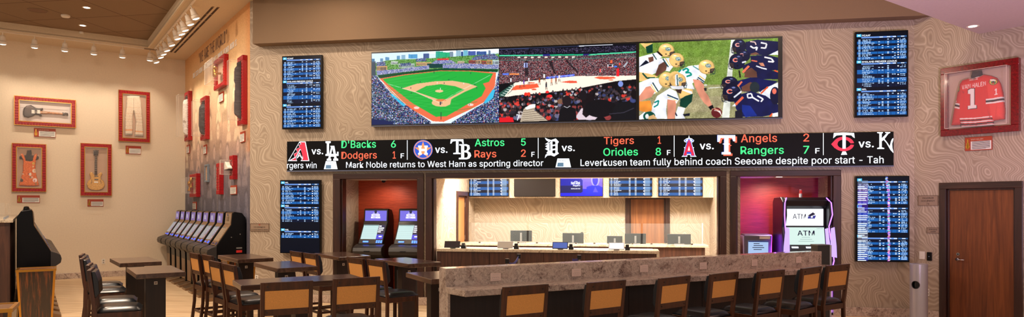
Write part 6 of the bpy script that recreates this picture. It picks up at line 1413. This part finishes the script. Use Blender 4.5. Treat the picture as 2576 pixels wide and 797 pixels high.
# --- back cashier counter
xl,xr=TV.hit(1140,515,-1.95)[0],TV.hit(1782,515,-1.95)[0]; L2=xr-xl; xl=max(xl,X(1087)+.02); L2=xr-xl
o=thing('rear_counter','rear cashier counter with granite top under the wall screens','counter',TV.w(xl,1.95,0),TVR)
MB(GRANL).box(0,L2,0,.6,1.02,1.07).build('granite_top',o,bevel=.004)
m=MB(CNTW); n=5
for i in range(n): m.box(.02+(L2-.08)*i/n+.003,.02+(L2-.08)*(i+1)/n-.003,.03,.57,0,1.02)
m.build('veneer_panel',o)
def pane(label,px0,px1,h,y=2.0):
    x0=TV.hit(px0,515,-y)[0]; x1=TV.hit(px1,515,-y)[0]
    q=thing('glass_screen',label,'glass screen',TV.w((x0+x1)/2,y,1.071),TVR,'glass panes on the rear cashier counter'); hw=(x1-x0)/2
    MB(GLASS).box(-hw,hw,0,.008,0.01,h).build('pane',q)
    m=MB(CHROME); m.box(-hw*.7-.02,-hw*.7+.02,-.008,.016,0,.03); m.box(hw*.7-.02,hw*.7+.02,-.008,.016,0,.03); m.build('clamp',q)
for i,(a_,b_) in enumerate(((1186,1325),(1330,1470),(1475,1612),(1617,1763))): pane('%s clear glass pane from the left on the rear cashier counter'%ordn[i],a_,b_,.44)
x=TV.hit(1767,515,-1.99)[0]; q=MB(LGREY).box(-.012,.012,-.012,.012,0,.45).build('glass_post',loc=TV.w(x,2.0,1.071),rot=TVR); tag(q,'thin pale post at the right end of the glass panes','post')
m=q
def monitor(label,px0,px1,h,y=2.22,logo=True):
    x0=TV.hit(px0,515,-y)[0]; x1=TV.hit(px1,515,-y)[0]; hw=(x1-x0)/2
    q=thing('monitor',label,'monitor',TV.w((x0+x1)/2,y,1.071),TVR,'monitors seen from behind on the rear counter')
    MB(BLACK).box(-hw,hw,-.0,.03,h-.24,h).build('monitor_shell',q,bevel=.005)
    m=MB(GREY); m.box(-.02,.02,-.03,-.0,.02,h-.05); m.box(-.10,.10,-.08,.06,0,.012); m.build('monitor_stand',q)
    if logo:
        g=MB(GOLD); 
        for k in range(3): g.hexa([(-.02+k*.012,-.003,h-.09),(-.014+k*.012,-.003,h-.09),(-.014+k*.012,-.001,h-.09),(-.02+k*.012,-.001,h-.09),(-.008+k*.012,-.003,h-.05),(-.002+k*.012,-.003,h-.05),(-.002+k*.012,-.001,h-.05),(-.008+k*.012,-.001,h-.05)])
        g.build('maker_mark',q)
for l,a_,b_,h,lg in (('leftmost monitor back on the rear cashier counter',1284,1338,.27,True),('monitor back right of the leftmost one, below the blue advert screen',1415,1468,.22,False),('small dark monitor back beside the glaring white tablet',1527,1566,.16,False),('monitor back in front of the brown cashier door',1572,1625,.22,True),('rightmost monitor back on the rear cashier counter',1679,1738,.215,True)): monitor(l,a_,b_,h,2.22 if a_!=1527 else 2.3,lg)
# round knob on the cashier back wall and a wall handle
x,z=TV.hit(1464,587,-3.7); q=MB(BLACK).cyl((0,0,0),(0,-.03,0),.035,n=20).build('door_bumper',loc=TV.w(x,3.699,z),rot=TVR); tag(q,'small round black bumper on the cashier back wall','bumper')
x,z0=TV.hit(1807,587,-.35); q=MB(DARKG).box(-.02,.0,-.02,.02,0,.30).build('pull_handle',loc=TV.w(X(1811)+.268,.9,1.35),rot=TVR,bevel=.004); tag(q,'dark upright pull handle on the right side wall of the cashier room','handle')
# --- stanchions with a blue belt
def stanch(label,x,y,h=1.0):
    q=thing('stanchion',label,'stanchion',(x,y,0),0,'chrome queue stanchions'); m=MB(CHROME); m.cyl((0,0,.0),(0,0,h-.08),.032,n=20); m.build('post',q,smooth=False)
    MB(BLACK).cyl((0,0,h-.08),(0,0,h-.005),.036,n=20).build('belt_head',q); MB(CHROME).cyl((0,0,h-.005),(0,0,h),.036,n=20).build('cap',q)
    MB(DARKG).lathe([(0,0),(.17,0),(.17,.015),(.04,.035),(0,.035)],n=28).build('base',q); return q
s1=stanch('chrome stanchion nearer the counter, left end of the blue belt',(1276-CX)/F*11.2,11.2,1.01)
s2=stanch('chrome stanchion at the right end of the short blue belt',(1305-CX)/F*12.25,12.25,1.01)
s3=stanch('chrome stanchion below the blue advert screen',(1457-CX)/F*12.0,12.0,1.01)
BELT=mat('blue_belt_webbing',(54,54,120),.6)
def belt(label,a,b,z=.955,sag=.08):
    n=10; m=MB(BELT); a=Vector(a); b=Vector(b); nrm=Vector((-(b-a).y,(b-a).x)).normalized()*.002
    for i in range(n):
        t0=i/n; t1=(i+1)/n; p=a.lerp(b,t0); q=a.lerp(b,t1); z0=z-sag*4*t0*(1-t0); z1=z-sag*4*t1*(1-t1)
        m.hexa([(p.x-nrm.x,p.y-nrm.y,z0-.025),(q.x-nrm.x,q.y-nrm.y,z1-.025),(q.x+nrm.x,q.y+nrm.y,z1-.025),(p.x+nrm.x,p.y+nrm.y,z0-.025),(p.x-nrm.x,p.y-nrm.y,z0+.025),(q.x-nrm.x,q.y-nrm.y,z1+.025),(q.x+nrm.x,q.y+nrm.y,z1+.025),(p.x+nrm.x,p.y+nrm.y,z0+.025)])
    tag(m.build('queue_belt'),label,'belt')
v1=Vector(s1.location[:2]); v2=Vector(s2.location[:2]); dd=(v2-v1).normalized()*.04
belt('blue retractable belt between two chrome stanchions',v1+dd,v2-dd)
v3=Vector(s3.location[:2]); v4=v3+Vector((-.9,-.9)); 
s4=stanch('chrome stanchion hidden low behind the granite counter',v4.x,v4.y,.95) if False else None
belt('short blue belt leaving the stanchion below the advert screen',v3+Vector((-.03,-.02)),v3+Vector((-.13,-.10)),.93,.01)

# --- cash machine
x=TV.hit(2030,515,.02)[0]; AR=TVR+math.radians(4)
q=thing('cash_machine','tall black cash machine edged with glowing violet light strips','cash machine',TV.w(x,.02,0),AR)
hw=.42; AB=mat('satin_black_casing',(22,18,26),.28)
m=MB(AB); m.prism([(.52,0),(.52,2.0),(.10,2.03),(-.02,1.98),(.02,1.88),(.10,1.82),(.10,1.50),(.04,1.20),(-.16,1.02),(-.16,.92),(.0,.84),(.0,0)],-hw+.07,hw-.07,'x'); m.build('casing',q,bevel=.01)
for s in (-1,1):
    side=MB(AB); a_,b_=sorted((s*(hw-.07),s*hw)); side.prism([(.52,0),(.52,1.96),(.44,2.03),(.06,2.035),(-.08,1.95),(-.10,1.72),(-.02,1.52),(-.16,1.10),(-.17,.95),(-.04,.78),(-.04,0)],a_,b_,'x'); side.build('side_cheek',q,bevel=.01)
    st=MB(E_PURP); xo=s*(hw-.035)
    path=[(xo-s*.05,-.0,2.02),(xo+s*.0,-.085,1.93),(xo+s*.012,-.108,1.73),(xo-s*.02,-.035,1.53),(xo-s*.02,-.06,1.45),(xo+s*.0,-.17,1.08),(xo+s*.012,-.18,.95),(xo+s*.02,-.055,.78),(xo+s*.02,-.05,.05)]
    for p1,p2 in zip(path,path[1:]): st.cyl(p1,p2,.010,n=8)
    st.build('light_strip',q)
    pn=MB(mat('violet_side_panel',(196,164,255),emit=1.35)); pn.prism([(-.043,1.50),(-.175,1.09),(-.178,1.0),(.0,1.02),(.06,1.22),(.10,1.48)],*(sorted((s*(hw-.075),s*(hw-.071)))),'x')
    pn.prism([(s*(hw-.075),1.50),(s*(hw-.02),1.52),(s*(hw+.012),1.20),(s*(hw+.02),1.0),(s*(hw-.085),1.02)],-.195,-.178,'y'); pn.build('glowing_panel',q)
WS=mat('cash_machine_white_screen',(246,250,255),emit=1.15); WS2=mat('cash_machine_pale_screen',(214,240,232),emit=1.05); NV=mat('cash_machine_ink',(18,26,96),emit=.25); VB=mat('cash_machine_violet_ink',(64,70,190),emit=.6)
m=MB(WS); m.box(-.315,.315,.088,.099,1.535,1.865); u=m.build('upper_screen',q)
m=MB(NV); m.text('ATM',-.20,.02,1.655,.085,.086,NV,.0)
m.poly([(.05,.0855,1.66),(.17,.0855,1.66),(.19,.0855,1.715),(.06,.0855,1.70)],VB); m.poly([(.05,.085,1.71),(.14,.085,1.77),(.18,.085,1.735),(.10,.085,1.70)],NV); m.cyl((.12,.085,1.69),(.12,.083,1.69),.018,m=WS)
m.build('screen_lettering',u,recalc=False)
m=MB(WS2); P=[(.098,1.505),(.038,1.205),(.028,1.207),(.088,1.507)]; m.prism(P,-.325,.325,'x'); u=m.build('lower_screen',q)
m=MB(NV); sl=.3/.06
def lt2(txt,x0,x1,z0,cap,mt,b=0.):
    v,f=glyphs(txt,b); a=min(p[0] for p in v); bb=max(p[0] for p in v); k=(x1-x0)/(bb-a)
    m.add([(x0+(p[0]-a)*k, .0825-(1.505-(z0+p[1]*cap))/sl, z0+p[1]*cap) for p in v],f,mt)
lt2('ATM',-.13,.16,1.365,.085,NV,.02); 
for i,zz in enumerate((1.33,1.295,1.262)): m.box(-.06-.03*i,.08+.03*i,.0855-(1.505-zz)/sl,.0865-(1.505-zz)/sl,zz,zz+.008,mat('grey_screen_print',(176,204,200),emit=.8))
lt2('CashLoad',.20,.30,1.482,.012,NV)
m.build('screen_lettering',u,recalc=False)
m=MB(DARKG); m.hexa([(-.30,-.155,1.03),(.30,-.155,1.03),(.30,.03,1.19),(-.30,.03,1.19),(-.30,-.145,1.05),(.30,-.145,1.05),(.30,.03,1.2),(-.30,.03,1.2)]); m.build('keypad_deck',q)
for a0,nm in ((-.25,'card_slot'),(-.01,'cash_slot')):
    m=MB(mat('lit_card_slot',(220,235,255),emit=3.)); m.hexa([(a0,-.035,1.15),(a0+.11,-.035,1.15),(a0+.11,-.025,1.15),(a0,-.025,1.15),(a0,-.012,1.175),(a0+.11,-.012,1.175),(a0+.11,-.002,1.175),(a0,-.002,1.175)]); m.build(nm,q)
m=MB(mat('beacon_red',(220,30,30),emit=.8)); m.cyl((-.0,.3,2.10),(-.0,.3,2.16),.022); m.cyl((0,.3,2.03),(0,.3,2.10),.026,m=LGREY); m.cyl((0,.3,2.16),(0,.3,2.172),.018,m=LGREY); bq=m.build('beacon',q)
# --- ticket redemption kiosk
x=TV.hit(1908,515,-.25)[0]; q=thing('ticket_kiosk','short grey ticket kiosk with a pale blue screen beside the cash machine','kiosk',TV.w(x,.25,0),TVR-math.radians(2))
m=MB(mat('kiosk_grey_casing',(92,88,90),.35)); m.prism([(.5,0),(.5,1.37),(.06,1.37),(.02,1.35),(.06,.95),(-.05,.93),(-.05,.85),(.05,.82),(.05,0)],-.235,.235,'x'); m.build('casing',q,bevel=.012)
m=MB(LGREY); m.box(-.255,-.237,.05,.5,0,1.34); m.build('side_panel',q)
m=MB(mat('kiosk_blue_screen',(170,200,240),emit=1.)); m.hexa([(-.17,.034,1.02),(.17,.034,1.02),(.17,.044,1.02),(-.17,.044,1.02),(-.17,.012,1.255),(.17,.012,1.255),(.17,.022,1.255),(-.17,.022,1.255)]); u=m.build('screen',q)
m=MB(NV); 
for i,(a_,b_) in enumerate(((-.08,.02),(-.08,.08),(-.10,.10),(-.08,.06))): zz=1.20-i*.035; m.box(a_,b_,.016-.0+(1.255-zz)*.09-.008,.0165+(1.255-zz)*.09-.0075,zz,zz+.012)
m.box(-.17,.17,.004,.010,1.235,1.255,mat('kiosk_screen_band',(40,60,130),emit=.6)); m.build('screen_print',u)
MB(mat('kiosk_label',(214,200,176),.5)).box(.02,.20,.008,.018,1.29,1.335).build('sticker',q)
MB(BLACK).box(-.12,.12,.025,.05,.965,.99).build('note_slot',q)
# --- dome camera in the kiosk alcove
x=TV.hit(965,515,-.4)[0]; q=thing('dome_camera','small white dome camera on the ceiling of the kiosk alcove','camera',TV.w(x,.4,HT)); MB(WHITE).cyl((0,0,-.001),(0,0,-.02),.06,n=24).build('mount_ring',q); MB(BLACKG).sphere((0,0,-.022),.042,nu=20,nv=12).build('dome',q,smooth=True)

# --- signs and fittings
def sign(label,W,px0,px1,py0,py1,rows,red=None,fr=(120,96,78)):
    x0,x1,z0,z1=ext(W,px0,px1,py0,py1,.01); hw=(x1-x0)/2; H=z1-z0
    q=thing('wall_sign',label,'sign',W.w((x0+x1)/2,-.0,z0),W.a)
    MB(BRUSHP).box(-hw,hw,-.014,-.001,0,H).build('plate',q,bevel=.002)
    m=MB(mat('sign_border',fr,.4)); rails(m,-hw,hw,0,H,.008,-.018,-.013); m.build('border',q)
    m=MB(INK)
    for t,c_,y_,cap in rows:
        v,_=glyphs(t,0); wd=(max(p[0] for p in v)-min(p[0] for p in v))*cap*H; m.text(t,-hw*c_,hw*c_,H*y_,cap*H,-.0152,INK,.012)
    m.build('lettering',q,recalc=False)
    if red:
        r=MB(mat('sign_red',(180,60,40),.5)); cz=H*.82; R_=H*.11; n=24
        for k in range(n):
            a_=2*PI*k/n; b_=2*PI*(k+1)/n; r.poly([(R_*math.cos(a_),-.0153,cz+R_*math.sin(a_)),(R_*math.cos(b_),-.0153,cz+R_*math.sin(b_)),(R_*.7*math.cos(b_),-.0153,cz+R_*.7*math.sin(b_)),(R_*.7*math.cos(a_),-.0153,cz+R_*.7*math.sin(a_))])
        r.poly([(-R_*.8,-.0153,cz+R_*.5),(-R_*.5,-.0153,cz+R_*.8),(R_*.8,-.0153,cz-R_*.5),(R_*.5,-.0153,cz-R_*.8)]); r.build('no_smoking_symbol',q,recalc=False)
sign('taupe sign reading no smoking in food service areas',TV,629.5,677,561.5,581,(('NO SMOKING',.6,.42,.17),('IN FOOD SERVICE AREAS',.88,.12,.14)),True)
sign('taupe sign reading maximum occupancy 76',RW,2309.5,2360,491.5,517,(('MAXIMUM',.55,.66,.17),('OCCUPANCY',.68,.38,.17),('76',.14,.10,.17)))
sign('small taupe sign reading sportsbook cashier, beside the walnut door',RW,2331.5,2363.5,572,586.5,(('SPORTSBOOK',.66,.55,.2),('CASHIER',.42,.2,.2)))
x0,x1,z0,z1=ext(RW,2313,2327.5,632,651.5,0); q=thing('light_switch','white blank switch plate left of the walnut door','switch',RW.w((x0+x1)/2,0,z0),RW.a); hw=(x1-x0)/2; MB(WHITE).box(-hw,hw,-.012,-.001,0,z1-z0).build('plate',q,bevel=.003); MB(WHITE).box(-hw*.4,hw*.4,-.017,-.011,(z1-z0)*.3,(z1-z0)*.7).build('rocker',q,bevel=.002)
x0,x1,z0,z1=ext(RW,2333,2345,634,655.5,0); q=thing('card_reader','black card reader beside the walnut door','card reader',RW.w((x0+x1)/2,0,z0),RW.a); hw=(x1-x0)/2; MB(BLACKG).box(-hw,hw,-.03,-.001,0,z1-z0).build('reader_body',q,bevel=.008); MB(mat('reader_dot',(120,140,160),.4)).cyl((0,-.0305,(z1-z0)*.5),(0,-.032,(z1-z0)*.5),.008).build('indicator',q)
outlet('white wall outlet low beside the steel bin',RW,2332.5,2338.5,726,744)
outlet('white wall outlet low on the patterned wall behind the tall tables',TV,642,650.5,692,703)
# --- cylindrical bin
q=thing('cylinder_bin','tall round light grey bin with a round opening, in the right corner','bin',(6.50,10.8,0),math.radians(-30))
r=.127; h=.955; n=48; m=MB(LGREY); hz=.63; hr=.058
# shell with a round hole: fine grid, cells inside the opening left out
vs=[];fs=[];nz=60
for j in range(nz+1):
    for i in range(n*2): t=2*PI*i/(n*2); vs.append((r*math.cos(t),r*math.sin(t),h*j/nz))
ta=math.radians(-112)
for j in range(nz):
    for i in range(n*2):
        t=2*PI*(i+.5)/(n*2); z=h*(j+.5)/nz; da=(t-ta+PI)%(2*PI)-PI
        if (da*r)**2+(z-hz)**2<hr**2: continue
        fs.append((j*n*2+i,j*n*2+(i+1)%(n*2),(j+1)*n*2+(i+1)%(n*2),(j+1)*n*2+i))
m.add(vs,fs); m.build('shell',q,smooth=True,recalc=False)
m=MB(BLACK); m.lathe([(.0,.3),(r-.03,.3),(r-.03,h-.03),(0,h-.03)],n=32); m.build('inner_liner',q)
m=MB(DARKG)
pts=[]
for k in range(25):
    a_=2*PI*k/24; u=hr*math.cos(a_)/r+ta; pts.append(((r+.001)*math.cos(u),(r+.001)*math.sin(u),hz+hr*math.sin(a_)))
m.tube(pts,.006,8); m.build('opening_rim',q)
m=MB(LGREY); m.lathe([(0,h+.008),(r-.01,h+.008),(r+.002,h),(r+.002,h-.02)],n=48); m.build('lid',q)
m=MB(GLASS); m.lathe([(0,h+.06),(.02,h+.058),(.028,h+.03),(.022,h+.008)],n=24); m.build('clear_knob',q,smooth=True)
# ================================================================== camera, world, light
cam = bpy.data.cameras.new('camera'); co = bpy.data.objects.new('camera', cam); C.objects.link(co)
co.location = (0,0,CH); co.rotation_euler = (PI/2,0,0); cam.sensor_width = 36; cam.lens = F/2576*36
cam.shift_y = (HY-398.5)/2576; cam.clip_end = 100
bpy.context.scene.camera = co
sc = bpy.context.scene
w = bpy.data.worlds.new('world'); sc.world = w; w.use_nodes = True
w.node_tree.nodes['Background'].inputs[0].default_value = lin((255,240,228))+(1,); w.node_tree.nodes['Background'].inputs[1].default_value = .64
vs = sc.view_settings; sc.display_settings.display_device = 'sRGB'; vs.view_transform = 'Standard'; vs.look = 'None'; vs.gamma = 1; vs.exposure = 0; vs.use_curve_mapping = False
WARM=(255,230,204); WARM2=(255,236,212)
def light(name, typ, loc, energy, col, target=None, size=.1, **k):
    l = bpy.data.lights.new(name, typ); l.energy = energy; l.color = lin(col)
    if typ == 'SPOT': l.spot_size = math.radians(k.get('cone',60)); l.spot_blend = k.get('blend',.6); l.shadow_soft_size = size
    if typ == 'AREA': l.shape = 'RECTANGLE' if 'sy' in k else 'DISK'; l.size = size; l.size_y = k.get('sy',size)
    if typ == 'POINT': l.shadow_soft_size = size
    o = bpy.data.objects.new(name, l); C.objects.link(o); o.location = loc
    if target is not None: o.rotation_euler = (Vector(target)-Vector(loc)).to_track_quat('-Z','Y').to_euler()
    return o
for p, tg, e, cn in TRACK_SPOTS: light('track_spot','SPOT',p,e,WARM2,tg,.04,cone=cn,blend=.9)
# downlights of the hall, in the ceilings
for x,y in ((-8,12),(-5.5,9),(-3.5,11.3),(-7,7.5)): light('hall_downlight','AREA',(x,y,ZC+.12),200,WARM,(x,y,0),.35)
for x,y in ((-1.5,9.0),(1.5,8.5),(4.2,7.8),(0,5.0)): light('hall_downlight','AREA',(x,y,6.5),125,WARM,(x,y,0),.5)
for x,y in ((6.0,8.2),): light('hall_downlight','AREA',(x,y,4.5),30,(255,200,180),(x,y,0),.3)
# cashier room
for px in (1215,1330,1443,1562,1683):
    x=TV.hit(px,515,-.5)[0]; p=TV.w(x,.5,HT); light('cashier_downlight','SPOT',p,45,(255,242,226),(p[0],p[1],0),.05,cone=110)
for x_ in (1.0,3.2,5.2):
    p=TV.w(X(1087)+x_-.2,1.35,2.95); light('cashier_ceiling_light','AREA',p,185,(255,246,234),(p[0],p[1],0),.7)
p=TV.w(X(950),.4,HT-.02); light('alcove_downlight','SPOT',p,70,WARM,(p[0]-.1,p[1]+.5,0),.05,cone=150)
p=TV.w(X(1960),.3,HT-.03); light('alcove_downlight','SPOT',p,60,WARM,(p[0],p[1]+.5,0),.05,cone=150)

light('added_slab_uplight','SPOT',(4.5,3.2,1.0),1250,(236,206,250),(6.9,8.3,4.6),.4,cone=75)  # added unseen spot, aimed up to brighten the slab ceiling
for s_ in (-1,1):
    cm=bpy.data.objects['cash_machine'].matrix_world
    a_=AR; cx_,cy_=bpy.data.objects['cash_machine'].location[:2]
    W_=lambda lx,ly:(cx_+lx*math.cos(a_)-ly*math.sin(a_), cy_+lx*math.sin(a_)+ly*math.cos(a_))
    p=W_(s_*.445,.28); q_=W_(s_*1.4,.5)
    light('cash_machine_flank_strip','AREA',(p[0],p[1],1.3),20,(160,60,255),(q_[0],q_[1],1.3),.02,sy=1.2)
